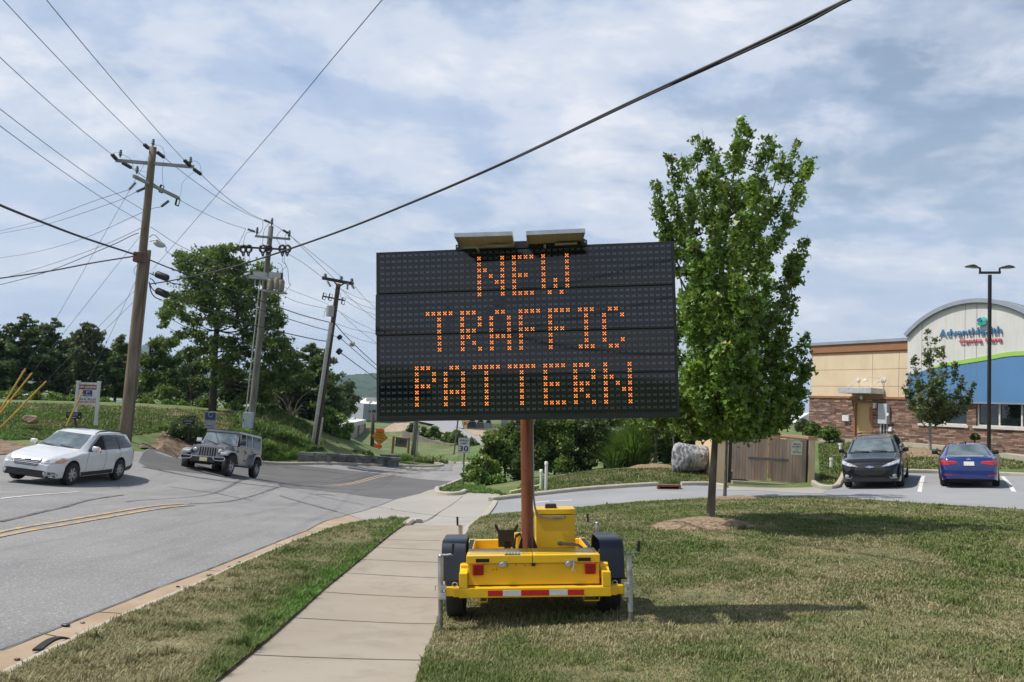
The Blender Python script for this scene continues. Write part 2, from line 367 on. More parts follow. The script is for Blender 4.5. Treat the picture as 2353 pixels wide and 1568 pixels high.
two_noise(M_conc, (0.20,0.17,0.13), 1.6, 0.52, 0.75, 0.6); two_noise(M_conc, (0.16,0.135,0.10), 7, 0.64, 0.74, 0.6); two_noise(M_conc, (0.40,0.36,0.30), 40, 0.6, 0.8, 0.35)
M_concA = mat('concrete_apron', (0.295,0.275,0.245), 0.85, col2=(0.345,0.325,0.29), scale=0.6, bump=0.25, bscale=90, detail=8)
two_noise(M_concA, (0.24,0.215,0.18), 1.2, 0.52, 0.78, 0.6)
M_gut = mat('gutter_concrete', (0.315,0.225,0.145), 0.9, col2=(0.39,0.30,0.21), scale=1.3, bump=0.3, bscale=60, detail=8)
two_noise(M_gut, (0.25,0.155,0.085), 4, 0.55, 0.75, 0.5)
M_curb = mat('curb_concrete', (0.36,0.325,0.265), 0.85, col2=(0.43,0.39,0.32), scale=3, bump=0.3, bscale=50, detail=7)
two_noise(M_curb, (0.24,0.2,0.15), 5, 0.56, 0.76, 0.6)
M_soil = mat('bare_soil', (0.20,0.115,0.065), 0.95, col2=(0.37,0.25,0.16), scale=5, bump=1, bscale=30, detail=8)
M_mulch = mat('pine_mulch', (0.15,0.10,0.062), 0.95, col2=(0.37,0.27,0.175), scale=14, bump=2.5, bscale=28, detail=8); 
M_tar = mat('tar_seal', (0.05,0.05,0.052), 0.6, col2=(0.15,0.148,0.145), scale=2.5, lo=.4, hi=.6)
M_yel = mat('yellow_paint', (0.60,0.36,0.11), 0.8, col2=(0.46,0.30,0.13), scale=9); two_noise(M_yel, (0.23,0.22,0.20), 6, 0.42, 0.56, 0.92)
M_white = mat('white_paint_line', (0.62,0.61,0.58), 0.8, scale=6); two_noise(M_white, (0.3,0.3,0.3), 25, 0.6, 0.7, 0.7)
M_lawn = mat('lawn_soil', (0.15,0.125,0.055), 0.95, col2=(0.24,0.205,0.105), scale=1.6, bump=1, bscale=40, detail=9)
two_noise(M_lawn, (0.06,0.085,0.025), 3.1, 0.45, 0.62, 0.85)

def axis(lo, fine_lo, fine_hi, hi, h):
    a = list(np.arange(fine_lo, fine_hi + 1e-6, h)); s = h; v = fine_hi
    while v < hi: s *= 1.22; v += s; a.append(min(v, hi))
    s = h; v = fine_lo
    while v > lo: s *= 1.22; v -= s; a.insert(0, max(v, lo))
    return np.array(sorted(set(np.round(a, 4))))
def banks(x, y):
    """small relief of the verges that the smooth surface does not carry"""
    return np.zeros_like(x)
gx = axis(-4000, -40, 30, 4000, 0.8); gy = axis(-600, -4, 75, 6000, 0.8)
GX, GY = np.meshgrid(gx, gy); GZ = H(GX, GY) - 0.035
nx, ny = len(gx), len(gy)
gv = np.stack([GX.ravel(), GY.ravel(), GZ.ravel()], 1)
gf = [(j*nx+i, j*nx+i+1, (j+1)*nx+i+1, (j+1)*nx+i) for j in range(ny-1) for i in range(nx-1)]
struct(mkobj('ground', gv, gf, M_grassfar, None, True, None))

# edge lines read off the photograph
asph_edge = z5((-700,1180),(0,838),(500,635),(850,495),(1250,345),(1640,190),(1870,100),(2115,18)) + z6((1250,1000),(1530,935),(1890,800),(1960,775),(2060,700))
lawn_l = z5((-600,1320),(40,990),(280,865),(680,660),(1130,465),(1290,385),(1640,235),(1780,185),(1960,147),(2190,128))
walk_l = [(-260,2250)] + z5((1200,997),(1330,885),(1560,680),(1700,545),(1830,440),(2010,290),(2165,170)) 
walk_r = [(790,2250)] + z1((-20,1700),(50,1566),(140,1240),(300,760),(420,430),(470,320),(600,210),(720,60))
lawn_near = z7((215,910),(300,820),(600,800),(1040,765),(1500,720),(2000,683),(2200,670)) + zr((800,60),(1200,55),(1700,85),(2353,125),(3000,190))
drive_far = z7((390,690),(605,665),(830,640),(1100,610),(1390,590),(1710,570),(1905,568),(2250,575)) + z8((300,1165),(1860,1165))
# far edge of the lot
lot_far = z3((-140,850),(0,800),(75,640),(130,620),(900,632),(1400,640),(2353,672),(3200,730))
A_edge = smooth_line(UXY(asph_edge)); road_far = UXY(z6((1760,628),(1290,595),(600,590),(0,592)))
far_pts = [(-8,1043),(200,1046),(330,1038),(420,1045),(520,1053),(610,1062),(720,1068),(900,1070),(1012,1073)]
W = A_edge + UXY([(1075,1072),(1062,1064),(1030,1058)]) + UXY(list(reversed(far_pts)))
W += [(-30, 30), (-34, 18), (-34, 4), (-6, 2)]
struct(drape('road', W, 0.0, M_asph, 0.8))
# dark resurfaced patch of the junction and the side street
pD = z6((1250,998),(1530,933),(1890,800),(1300,742),(1060,712),(600,665),(0,610)) + [(660,1066),(612,1062),(520,1054),(430,1048),(330,1040),(318,1062),(345,1078)] + [(470,1090),(640,1112)] + z6((0,862),(300,890),(700,930),(1000,975))
struct(drape('road_patch', UXY(pD), 0.006, M_asphD, 0.8))
# gutter band between asphalt and the verge
g_in = UXY(asph_edge[:7]); g_out = UXY(lawn_l[:9])
struct(drape('gutter', smooth_line(g_in) + list(reversed(smooth_line(g_out))), 0.012, M_gut, 0.5))
# concrete apron of the driveway with the strip round the junction
ap = UXY(asph_edge[5:12]) + UXY([(1062,1098),(1048,1106),(1010,1124),(1003,1134),(1030,1140)]) + UXY(z7((135,628),(430,640),(390,690),(215,910)))
ap += UXY(z1((600,215),(470,322),(420,430))) + UXY(z5((2165,172),(2190,126),(1960,147),(1640,233)))
struct(drape('driveway_apron', ap, 0.010, M_concA, 0.6))
lot = UXY(z7((384,700),(215,910))) + UXY(lawn_near[1:]) + UXY(list(reversed(lot_far))) + UXY(list(reversed(drive_far)))
struct(drape('driveway', lot, 0.004, M_park, 0.8))
gp = UXY(z8((60,1175),(310,1150),(1860,1172),(2000,1215),(2090,1260),(2000,1290),(900,1235),(60,1215)))
struct(drape('gate_apron', gp, 0.012, M_concA, 0.8))
# sidewalk slab
wl = smooth_line(UXY(walk_l)); wr = smooth_line(UXY(walk_r[:7]))
walk_poly = wl + list(reversed(wr))
struct(drape('sidewalk', walk_poly, 0.05, M_conc, 0.5, skirt=0.12))
# joints of the sidewalk, gutter and apron: thin dark saw cuts lying on the slabs
M_joint = mat('joint_groove', (0.085,0.07,0.055), 0.95)
def line_on(name, px, w, off, m=M_joint, step=0.3):
    return struct(ribbon(name, UXY(px), w, off, m, step))
for a, b in [((1330,885),(2275,915)),((1560,680),(2325,712)),((1728,538),(2345,570)),((1835,432),(2345,460)),((1925,358),(2351,375)),((2010,292),(2353,308)),((2070,250),(2353,255)),((2165,168),(2400,180))]:
    line_on('sidewalk_joint', z5(a, b), 0.017, 0.053)
line_on('sidewalk_joint', [(505,1640),(970,1652)], 0.017, 0.053)
for a, b in [((500,628),(715,640)),((1075,403),(1250,412)),((1450,260),(1540,268)),((1640,195),(1800,190)),((200,740),(300,760))]:
    line_on('gutter_joint', z5(a, b), 0.015, 0.016)
for pts in [z6((1990,965),(1750,1133)), z6((1750,1133),(1480,1260)), z5((2353,88),(2245,150)), z5((1860,102),(1980,140)), z6((2353,1010),(2230,1150)), z5((1500,0),(1700,55),(1860,105))]:
    line_on('apron_joint', pts, 0.02, 0.016)
line_on('edge_crack', z5((0,838),(500,635),(850,495),(1250,345),(1640,190),(1870,100),(2115,18)), 0.035, 0.017, M_tar)
line_on('edge_crack', z6((1250,1000),(1530,935),(1890,802)), 0.06, 0.014, M_tar)
for pts, w in [(z5((0,140),(350,60),(660,-5)), 0.10), (z5((1000,45),(1350,0),(1600,-60)), 0.06), (z6((-350,560),(0,640),(480,690),(900,740),(1100,770)), 0.16), (z6((-1500,640),(-900,760),(-350,830),(0,870)), 0.14),
               (z6((400,940),(590,955)), 0.22), (z6((0,960),(300,1050),(620,1133)), 0.05), (z6((760,620),(1100,660),(1330,680)), 0.10), (z6((-1200,860),(-700,930),(-300,1010)), 0.05), (z6((1480,700),(1640,695)),0.12)]:
    line_on('tar_seal', pts, w, 0.009, M_tar, 0.5)
def line_pair(pa, pb):
    for p in (pa, pb): struct(ribbon('road_marking', smooth_line(UXY(p)), 0.11, 0.012, M_yel, 0.5))
line_pair(z5((-900,400),(0,187),(410,125),(980,45)), z5((-900,432),(0,211),(410,147),(1040,52)))
line_pair(z6((480,850),(900,770),(1300,700),(1640,662),(1860,655)), z6((540,857),(920,785),(1320,708),(1640,670),(1860,660)))
struct(ribbon('road_marking', UXY([(0,1147),(180,1131)]), 0.09, 0.010, M_white, 0.5))
for a, b in [((1062,668),(1015,875)),((2080,675),(2225,872))]:
    pa, pb = UXY(z3(a, b)); struct(ribbon('parking_line', [pa, pb], 0.13, 0.010, M_white, 0.5))
for a, b in [((1010,690),(860,698)),((830,698),(700,710)),((1050,757),(860,770))]:
    pa, pb = UXY(z7(a, b)); struct(ribbon('driveway_marking', [pa, pb], 0.10, 0.010, M_white, 0.5))
struct(ribbon('edge_soil', [(p[0]-.03, p[1]) for p in wl], 0.10, 0.058, mat('dark_edge_soil', (0.035,0.022,0.015), 0.95, var=.3, scale=12), 0.3))
# curbs
CP = [(-0.09,-0.05),(-0.09,0.10),(-0.06,0.135),(0.05,0.14),(0.09,0.12),(0.09,-0.05)]
CPl = [(-0.07,-0.05),(-0.07,0.035),(-0.04,0.05),(0.05,0.055),(0.08,0.05),(0.08,-0.05)]
struct(sweep('curb', smooth_line(UXY(lawn_l[:-1])), CPl, M_curb, 0.4))
struct(sweep('curb', smooth_line(UXY(z7((350,700),(390,690),(605,665),(830,640),(1100,610),(1390,590),(1706,570)))), CP, M_curb, 0.5))
struct(sweep('curb', UXY(z7((1905,568),(2130,566),(2280,590))), CP, M_curb, 0.5))
struct(sweep('curb', smooth_line(UXY(z6((1980,785),(1900,820),(1740,880),(1690,930),(1760,955),(1960,955),(2015,925)))), CP, M_curb, 0.4))
struct(sweep('curb', smooth_line(UXY(z8((1865,1100),(1960,1170),(2090,1195),(2260,1195),(2353,1130)) + z3((-60,830),(0,770),(75,605)))), CP, M_curb, 0.4))
struct(sweep('curb', smooth_line(UXY(z3((860,622),(1400,632),(2353,668),(3200,722)))), CP, M_curb, 0.5))
struct(sweep('curb', smooth_line(UXY([(600,1064),(720,1069),(900,1071),(1012,1074),(1020,1069),(1000,1066)])), CP, M_curb, 0.6))
struct(sweep('curb', UXY([(930,1054),(1000,1060),(1060,1066),(1100,1068)]), CP, M_curb, 0.6))
struct(sweep('curb', smooth_line(UXY(z5((2240,148),(2215,140),(2185,152),(2162,172)))), [(-0.09,-0.05),(-0.09,0.07),(-0.05,0.10),(0.06,0.10),(0.09,0.07),(0.09,-0.05)], M_curb, 0.2))
struct(sweep('curb', UXY(z1((415,440),(450,345),(600,222),(700,105),(722,60))), [(-0.08,-0.05),(-0.08,0.05),(0.08,0.055),(0.08,-0.05)], M_curb, 0.3))
# lawn sheets
strip_poly = smooth_line(UXY(lawn_l)) + list(reversed(smooth_line(UXY(walk_l[:-1] + z5((2165,170))))))
struct(drape('verge_lawn', strip_poly, 0.045, M_lawn, 0.5, hf=lambda x, y: 0.03*vnoise(x, y, 1.2)))
ln = smooth_line(UXY(lawn_near[:-1])); ln.append((17.5, 16.0))
big_poly = list(wr[:-1]) + UXY(z1((470,322),(600,215))) + ln + [(19, 2), (4, -1)]
struct(drape('front_lawn', big_poly, 0.035, M_lawn, 0.6, hf=lambda x, y: 0.03*vnoise(x, y, 1.2)))
def mound(name, px, py, r, h, m, sy=0.8):
    c = U(px, py); vs = []; fs = []; nr, na = 9, 40
    for i in range(nr+1):
        t = i/nr
        for k in range(na):
            a = 2*math.pi*k/na; rr = r*t*(1+0.10*math.sin(3*a+px)+0.06*math.sin(7*a)); x = c[0]+rr*math.cos(a); y = c[1]+rr*sy*math.sin(a)
            vs.append((x, y, Hs(x, y)+0.07+h*(1-t*t)**1.2 - 0.12*t**6 + 0.02*math.sin(9*x+4*y)*(1-t)))
    for i in range(nr):
        for k in range(na): a = i*na+k; b = i*na+(k+1) % na; fs.append((a, b, b+na, a+na))
    return struct(mkobj(name, vs, fs, m, None, True, None))
mound('mulch_ring', 1612, 1212, 1.15, 0.10, M_mulch)
mound('mulch_ring', 1680, 1150, 0.95, 0.06, M_mulch)
mound('mulch_ring', 1500, 1072, 1.0, 0.04, M_mulch)
mound('mulch_ring', 2120, 1040, 1.4, 0.05, M_mulch, 1.2)
# worn earth banks beside the side street
def taper(x, y, poly, w):
    d = np.full(len(x), 9.0); a = np.array(poly)
    for i in range(len(a)):
        p, q = a[i-1], a[i]; e = q-p; t = np.clip(((x-p[0])*e[0]+(y-p[1])*e[1])/(e@e+1e-9), 0, 1); d = np.minimum(d, np.hypot(x-p[0]-t*e[0], y-p[1]-t*e[1]))
    return np.clip(d/w, 0, 1)
def ragged(pts, amp=.35, step=.5, seed=1):
    r = np.random.RandomState(seed); a = resample(list(UXY(pts)) + [tuple(U(*pts[0])[:2])], step)[:-1]; c = a.mean(0); n = len(a); w = np.zeros(n)
    for k in range(2, 9): w += np.sin(np.arange(n)*2*np.pi*k*2/n + r.uniform(0, 6))/k
    j = (w*.5 + r.normal(size=n)*.35)*amp; d = a-c; d /= np.linalg.norm(d, axis=1)[:, None]+1e-6; return [tuple(q) for q in a + d*j[:, None]]
bank = ragged([(318,1030),(360,1000),(420,985),(500,985),(520,1000),(520,1040),(480,1048),(420,1041),(350,1032)], .3)
struct(drape('dirt_bank', bank, 0.02, mat('red_bank', (0.065,0.038,0.025), 0.95, col2=(0.22,0.155,0.095), scale=2.6, bump=1, bscale=9, detail=9), 0.4, hf=lambda x, y: (0.75*vnoise(x, y, 0.8)*vnoise(x, y, 2.5)+.15*vnoise(x,y,5))*taper(x, y, bank, 0.9)))
struct(drape('dirt_bank', ragged([(0,1008),(40,1020),(90,1036),(0,1046),(-60,1046),(-60,1004)], .25), 0.02, MATS['red_bank'], 0.5))
# pavement in front of the clinic
# ---------------------------------------------------------------- message board trailer
M_tyel = mat('trailer_yellow', (0.78,0.47,0.010), 0.38, var=0.06, scale=2.5, coat=0.25, bump=0.04, bscale=8); two_noise(M_tyel, (0.42,0.26,0.04), 5, 0.58, 0.8, 0.5); two_noise(M_tyel, (0.16,0.09,0.03), 26, 0.70, 0.76, 0.7)
M_blk = mat('black_paint', (0.012,0.012,0.014), 0.5, scale=8); M_rub = mat('tyre_rubber', (0.018,0.018,0.018), 0.85, var=0.3, scale=14, bump=0.3, bscale=60)
M_fend = mat('fender_plastic', (0.018,0.024,0.036), 0.42, var=0.2, scale=5)
M_galv = mat('galvanised_steel', (0.42,0.43,0.42), 0.45, 0.75, var=0.25, scale=12, bump=0.1); M_dkgalv = mat('dull_steel', (0.20,0.19,0.17), 0.6, 0.5, var=0.3, scale=12)
M_rust = mat('rust_mast', (0.14,0.038,0.012), 0.6, col2=(0.23,0.070,0.022), scale=9, bump=0.15, stretch=(1,1,0.25)); two_noise(M_rust, (0.06,0.02,0.012), 16, 0.55, 0.75, 0.7)
M_lens = mat('red_lens', (0.34,0.006,0.006), 0.15, var=0.3, scale=60, coat=0.5)
M_tred = mat('tape_red', (0.52,0.015,0.015), 0.35, var=0.08, scale=30); M_twht = mat('tape_white', (0.60,0.60,0.60), 0.35, var=0.06, scale=30)
M_slot = mat('slot_black', (0.01,0.009,0.008), 0.8)
yv = Vector(ray(1153, 1017)).normalized(); xv0 = yv.cross(Vector((0,0,1))).normalized(); zv0 = xv0.cross(yv)
ang = 0.072; xv = xv0*math.cos(ang) + zv0*math.sin(ang); zv = zv0*math.cos(ang) - xv0*math.sin(ang)
To = V3(P(1230, 1361.6, 7.76)); TM = Matrix(((xv.x,yv.x,zv.x,To.x),(xv.y,yv.y,zv.y,To.y),(xv.z,yv.z,zv.z,To.z),(0,0,0,1)))
trailer = thing('message_board_trailer', 'yellow two wheeled trailer with a big black message board reading NEW TRAFFIC PATTERN', 'trailer', None, TM)
def spline_(p, n=6):
    p = [Vector(q) for q in p]; p = [p[0]*2-p[1]] + p + [p[-1]*2-p[-2]]; out = []
    for i in range(1, len(p)-2):
        a, b, c, d = p[i-1:i+3]
        for k in range(n): t = k/n; out.append(0.5*((2*b)+(c-a)*t+(2*a-5*b+4*c-d)*t*t+(3*b-a-3*c+d)*t**3))
    return out + [p[-2]]
def T(): return MB(TM)
def tb(mb, name, m, parent=trailer, smooth=False, **k): return build(mb, name, m, parent, smooth, **k)
m = T(); m.box(-.755,.755,0,.15,-.047,.045,.006); m.box(-.755,-.672,.0,.16,.045,.19,.006); m.box(.672,.755,.0,.16,.045,.19,.006)
m.obox((-.715,.14,.175),(.038,0,0),(0,.10,.055),(0,-.012,.022)); m.obox((.715,.14,.175),(.038,0,0),(0,.10,.055),(0,-.012,.022))
for s in (-1, 1):
    m.box(s*.755-.0, s*.755+s*.06, .02,.13,-.04,.04,.004) if s > 0 else m.box(-.815,-.755,.02,.13,-.04,.04,.004)
    x0, x1 = (.665,.745) if s > 0 else (-.745,-.665)
    m.box(x0,x1,.16,2.35,.10,.245,.006); m.box(x0,x1,.16,2.35,-.04,.03,.004)
    for y in (.9,1.7,2.3): m.box(x0+.01,x1-.01,y,y+.06,.03,.10)
m.box(-.745,.745,2.30,2.40,.02,.235,.006); m.box(-.60,.60,1.1,1.18,.0,.10,.004); m.box(-.66,.66,.58,2.3,.055,.075)
m.box(-.05,.05,2.4,3.6,.02,.12,.006); m.box(-.66,-.60,.6,2.3,-.03,.05); m.box(.60,.66,.6,2.3,-.03,.05)
m.tube([(-.62,.10,-.04),(-.60,.08,-.10),(-.48,.08,-.10),(-.475,.10,-.04)], .008, 6); m.tube([(.49,.10,-.04),(.49,.08,-.10),(.64,.08,-.10),(.65,.10,-.0)], .008, 6)
tb(m, 'frame', M_tyel)
for x0 in (-.735,.677):
    m = T(); m.box(x0,x0+.058,.45,2.25,.246,.249); tb(m, 'grip_strip', mat('grip_tape', (0.02,0.02,0.02), 0.95, scale=60))
# tool cabinet with its two lids
m = T(); m.box(-.668,.655,.115,.60,.055,.262,.006); cab = tb(m, 'cabinet', M_tyel)
for x0, x1 in ((-.687,-.019),(-.013,.660)):
    m = T(); m.box(x0,x1,.085,.615,.268,.348,.007); lid = tb(m, 'lid', M_tyel, cab)
m = T()
for y in (.20,.30,.40,.50,.585):
    for x0, x1 in ((-.66,-.045),(.01,.635)): m.box(x0,x1,y,y+.016,.3475,.3495)
tb(m, 'lid_groove', M_slot, cab)
m = T()
for x0, x1 in ((-.590,-.456),(.434,.566)): m.box(x0,x1,.082,.088,.283,.318)
m.box(-.03,.008,.082,.116,.240,.268)
for x, z in ((-.418,.29),(-.384,.29),(-.418,.205),(-.384,.205),(-.186,.253),(-.1,.241),(-.275,.241)): m.box(x-.005,x+.005,.108,.117,z-.004,z+.004)
tb(m, 'slot', M_slot, cab)
for x in (-.335, .33):
    m = T(); m.lathe([(0,-.03),(.022,-.03),(.027,-.02),(.027,.02),(0,.02)], (x+.01,.085,.258), (0,1,0), 14); m.box(x-.02,x+.045,.07,.085,.240,.252); m.box(x+.03,x+.05,.065,.08,.235,.30); m.box(x-.025,x-.008,.075,.087,.235,.295)
    if x > 0: m.tube([(x+.06,.07,.29),(x+.065,.06,.24),(x+.045,.06,.20),(x+.075,.06,.195)], .007, 6); m.box(x+.02,x+.08,.06,.075,.283,.297)
    tb(m, 'latch', M_galv, cab)
m = T(); m.box(-.30,-.14,.095,.12,.349,.365,.003)
for i in range(5): m.box(-.285+i*.03,-.27+i*.03,.09,.125,.352,.372,.002)
m.tube([(-.13,.10,.365),(-.11,.09,.372)], .005, 6); tb(m, 'lid_hasp', M_galv, cab)
for x in (-.568, .561):
    m = T(); m.box(x-.056,x+.056,.075,.117,.155,.270,.012); tl = tb(m, 'tail_light', M_lens, smooth=False)
    m = T()
    for i in range(3): m.box(x-.05,x+.05,.0735,.076,.170+i*.032,.176+i*.032)
    m.box(x-.002,x+.002,.0735,.076,.16,.265); tb(m, 'lens_rib', mat('lens_dark', (0.16,0.003,0.003), 0.4), tl)
for x0, x1, c in ((-.47,-.321,1),(-.321,-.141,0),(-.141,.139,1),(.139,.321,0),(.321,.483,1)):
    m = T(); m.box(x0,x1,-.003,.001,-.031,.023); tb(m, 'reflective_tape', M_tred if c else M_twht)
# wheels
for s, xc in ((-1,-.825),(1,.82)):
    w = T(); w.lathe([(.20,-.09),(.29,-.105),(.335,-.085),(.345,-.06),(.345,.06),(.335,.085),(.29,.105),(.20,.09)], (xc,.74,-.025), (1,0,0), 32)
    wh = tb(w, 'wheel', M_rub, smooth=True)
    w = T(); w.lathe([(0,-.03),(.06,-.03),(.07,-.06),(.19,-.07),(.205,-.08),(.205,.08),(.19,.07),(.07,.06),(.06,.03),(0,.03)], (xc,.74,-.025), (1,0,0), 24); tb(w, 'rim', M_galv, wh, True)
    f = T(); hw = .122; pro = [(.30,.075),(.315,.14),(.34,.34),(.37,.42),(.43,.452),(1.05,.452),(1.11,.42),(1.16,.30),(1.20,.10)]; pts = []
    for y, z in pro: pts.append((y, z))
    inn = [(y + (.012 if y < .74 else -.012), z - .012) for y, z in pro]
    n = len(pro); vs = []; fs = []
    for x in (xc-hw, xc+hw):
        for y, z in pro: vs.append((x, y, z))
        for y, z in inn: vs.append((x, y, z))
    for i in range(n-1):
        fs.append((i, i+1, i+1+2*n, i+2*n)); fs.append((n+i, n+i+1, n+i+1+2*n, n+i+2*n)); fs.append((i, i+1, i+1+n, i+n)); fs.append((2*n+i, 2*n+i+1, 3*n+i+1, 3*n+i))
    fs += [(0, n, 3*n, 2*n), (n-1, 2*n-1, 4*n-1, 3*n-1)]
    f.add(vs, fs)
    fo = tb(f, 'fender', M_fend, smooth=True, angle=50)
    md = fo.modifiers.new('round', 'BEVEL'); md.width = .012; md.segments = 2; md.limit_method = 'ANGLE'; md.angle_limit = math.radians(45)
m = T(); m.tube([(-.7,.74,-.03),(.7,.74,-.03)], .035, 10); tb(m, 'axle', M_blk)
# stabiliser jacks
def jack(x, y, ztop, zbot, zinner, hx, inward):
    j = T(); j.tube([(x,y,zbot),(x,y,ztop)], .027, 14); jo = tb(j, 'jack', M_galv, smooth=True)
    j = T(); j.tube([(x,y,zinner),(x,y,zbot+.02)], .023, 12); tb(j, 'jack_foot', M_dkgalv, jo, True)
    j = T(); j.tube([(x,y,ztop),(x,y,ztop+.02),(x+hx*.06,y-.02,ztop+.022),(x+hx*.115,y-.03,ztop+.03)], .009, 8); j.ell((x,y,ztop+.012), .028,.028,.018); j.tube([(x+hx*.115,y-.03,ztop+.02),(x+hx*.118,y-.03,ztop+.035)], .012, 8); tb(j, 'crank', M_galv, jo, True)
    j = T(); j.tube([(x+hx*.117,y-.03,ztop+.03),(x+hx*.128,y-.035,ztop+.135)], .014, 10); tb(j, 'crank_handle', M_blk, jo, True)
    j = T(); s = -inward
    j.box(min(x,x-s*.055),max(x,x-s*.055),y-.03,y+.03,-.05,.012,.003); j.box(min(x,x-s*.055),max(x,x-s*.055),y-.03,y+.03,.04,.085,.003); j.tube([(x+s*.02,y,.08),(x+s*.05,y,.085),(x+s*.055,y,.03)], .006, 6); tb(j, 'jack_bracket', M_galv, jo)
jack(-.935,-.02,.356,-.05,-.43,1,1); jack(.938,-.02,.358,-.19,-.32,.75,-1); jack(-.86,2.3,.40,.0,-.35,-.3,1); jack(.90,2.3,.42,.0,-.35,-1,-1)
for s in (-1, 1):
    m = T(); a, b = sorted((s*.76, s*.885)); m.box(a,b,.035,.115,-.034,.050,.004); tb(m, 'outrigger', M_tyel); m = T(); a, b = sorted((s*.70, s*.86)); m.box(a,b,2.27,2.33,.02,.08,.004); tb(m, 'outrigger', M_tyel)
for s in (-1, 1):
    m = T(); c = (s*.80,.06,.075); m.tube([(c[0]+.026*math.cos(a),c[1],c[2]+.02*math.sin(a)) for a in [i*math.pi/5 for i in range(11)]], .005, 6); tb(m, 'lock_pin', M_galv)
# mast, gussets, cradle, control box, hoses
m = T(); m.tube([(-.045,.80,.05),(-.045,.80,2.15)], .064, 24); tb(m, 'mast', M_rust, smooth=True)
m = T()
for a in (0.35, 1.92, 3.5, 5.06):
    d = Vector((math.cos(a), math.sin(a), 0)); c = Vector((-.045,.80,.08)); n_ = Vector((-d.y, d.x, 0))
    m.prism([(.05,0),(.19,0),(.19,.02),(.075,.36),(.05,.36)], c - n_*.005, d, (0,0,1), n_, .010)
m.box(-.20,.11,.66,.94,.06,.085); tb(m, 'mast_gusset', M_blk)
m = T(); m.prism([(-.10,0),(.10,0),(.105,.16),(.145,.245),(.135,.27),(.115,.255),(.085,.20),(-.085,.20),(-.115,.255),(-.135,.27),(-.145,.245),(-.105,.16)], (-.27,1.62,.235), (1,0,0), (0,0,1), (0,-1,0), .02); m.box(-.30,-.22,1.6,1.7,.07,.3); tb(m, 'mast_cradle', M_blk)
m = T(); m.tube([(-.135,1.25,.1),(-.135,1.25,.44)], .05, 14); tb(m, 'hydraulic_cylinder', M_tyel, smooth=True)
m = T()
for k in range(3): m.tube([(-.19+.015*k,1.18,.12),(-.20+.01*k,1.16,.30),(-.17,1.15,.40+.012*k),(-.12,1.15,.43+.01*k),(-.08,1.1,.36)], .010, 6)
tb(m, 'hydraulic_hose', M_blk, smooth=True)
m = T(); m.box(.055,.495,.95,1.35,.10,.665,.008); bx = tb(m, 'control_box', M_tyel)
m = T(); m.box(.045,.505,.935,1.36,.672,.728,.006); tb(m, 'box_lid', M_tyel, bx)
m = T(); m.prism([(-.066,0),(.066,0),(.058,.045),(-.058,.045)], (.235,1.05,.729), (1,0,0), (0,0,1), (0,1,0), .12); tb(m, 'beacon_base', M_blk, bx)
m = T(); m.tube(spline_([(.028,.80,2.05),(.028,.80,1.5),(.028,.80,1.05),(.032,.82,.85),(.06,.86,.71),(.13,.89,.645),(.26,.91,.635)]), .011, 10); tb(m, 'flexible_conduit', mat('grey_conduit', (0.33,0.33,0.31), 0.5, scale=30), bx, True)
m = T(); m.tube([(.25,.91,.635),(.29,.92,.637)], .022, 6); m.tube([(.29,.92,.637),(.37,.92,.640)], .014, 10); m.tube([(.33,.92,.637),(.345,.92,.638)], .02, 6); m.tube([(.365,.92,.64),(.375,.945,.642)], .016, 8); tb(m, 'conduit_fitting', M_galv, bx)
m = T(); m.tube([(.335,.90,.355),(.46,.86,.352),(.52,.85,.34),(.56,.85,.31)], .016, 10); m.tube([(.30,.93,.355),(.345,.91,.355)], .022, 10); tb(m, 'drain_hose', mat('dirty_hose', (0.22,0.19,0.15), 0.7, scale=20), bx, True)
# ---- the board: four corners solved as a rectangle in space
def corners():
    r = [ray(866,582), ray(1547.5,556), ray(1560,958.5), ray(866.5,968)]
    A = np.stack([r[1], -r[2], r[3]], 1); s = np.linalg.solve(A, r[0]) ; d0 = 8.42
    return [EYE + r[0]*d0, EYE + r[1]*d0*s[0], EYE + r[2]*d0*s[1], EYE + r[3]*d0*s[2]]
cTL, cTR, cBR, cBL = corners()
c_ = (cTL+cTR+cBR+cBL)/4; bX = Vector(((cTR-cTL)+(cBR-cBL))).normalized(); bU = Vector(((cTL-cBL)+(cTR-cBR))); bU = (bU - bX*bU.dot(bX)).normalized(); bN = bX.cross(bU)   # bN towards the viewer
bW = (np.linalg.norm(cTR-cTL)+np.linalg.norm(cBR-cBL))/2; bH = (np.linalg.norm(cTL-cBL)+np.linalg.norm(cTR-cBR))/2
print('BOARD', bW, bH, [round(float(np.linalg.norm(q)),2) for q in (cTL,cTR,cBR,cBL)], bN)
bO = V3(c_) - bX*bW/2 + bU*bH/2                    # top left corner of the front face
BM = Matrix(((bX.x,-bN.x,bU.x,bO.x),(bX.y,-bN.y,bU.y,bO.y),(bX.z,-bN.z,bU.z,bO.z),(0,0,0,1)))   # local: x right, y away, z up
def B(): return MB(BM)
M_case = mat('board_case', (0.010,0.011,0.014), 0.35, scale=6); M_face = mat('board_face', (0.004,0.0055,0.009), 0.5, scale=5, coat=1.0, spec=0.0, var=0.2)
M_pix = mat('unlit_pixel', (0.058,0.070,0.090), 0.5, scale=60, var=0.25, spec=0.0, coat=1.0)
for q_ in (M_face, M_pix): q_.node_tree.nodes[q_['bsdf']].inputs['Coat IOR'].default_value = 1.52
m = B(); m.box(0,bW,.03,.20,-bH,0,.008); m.box(.35,bW-.35,.20,.30,-bH*.8,-.2,.01)
board = tb(m, 'display_case', M_case)
m = B(); m.box(-.006,.02,-.0,.03,-bH,.006); m.box(bW-.02,bW+.006,.0,.03,-bH,.006); m.box(.02,bW-.02,.0,.03,-.022,.006); m.box(.02,bW-.02,.0,.03,-bH-.006,-bH+.03); tb(m, 'display_frame', M_case, board)
px_ = bW/50.8; pz_ = bH/28.2
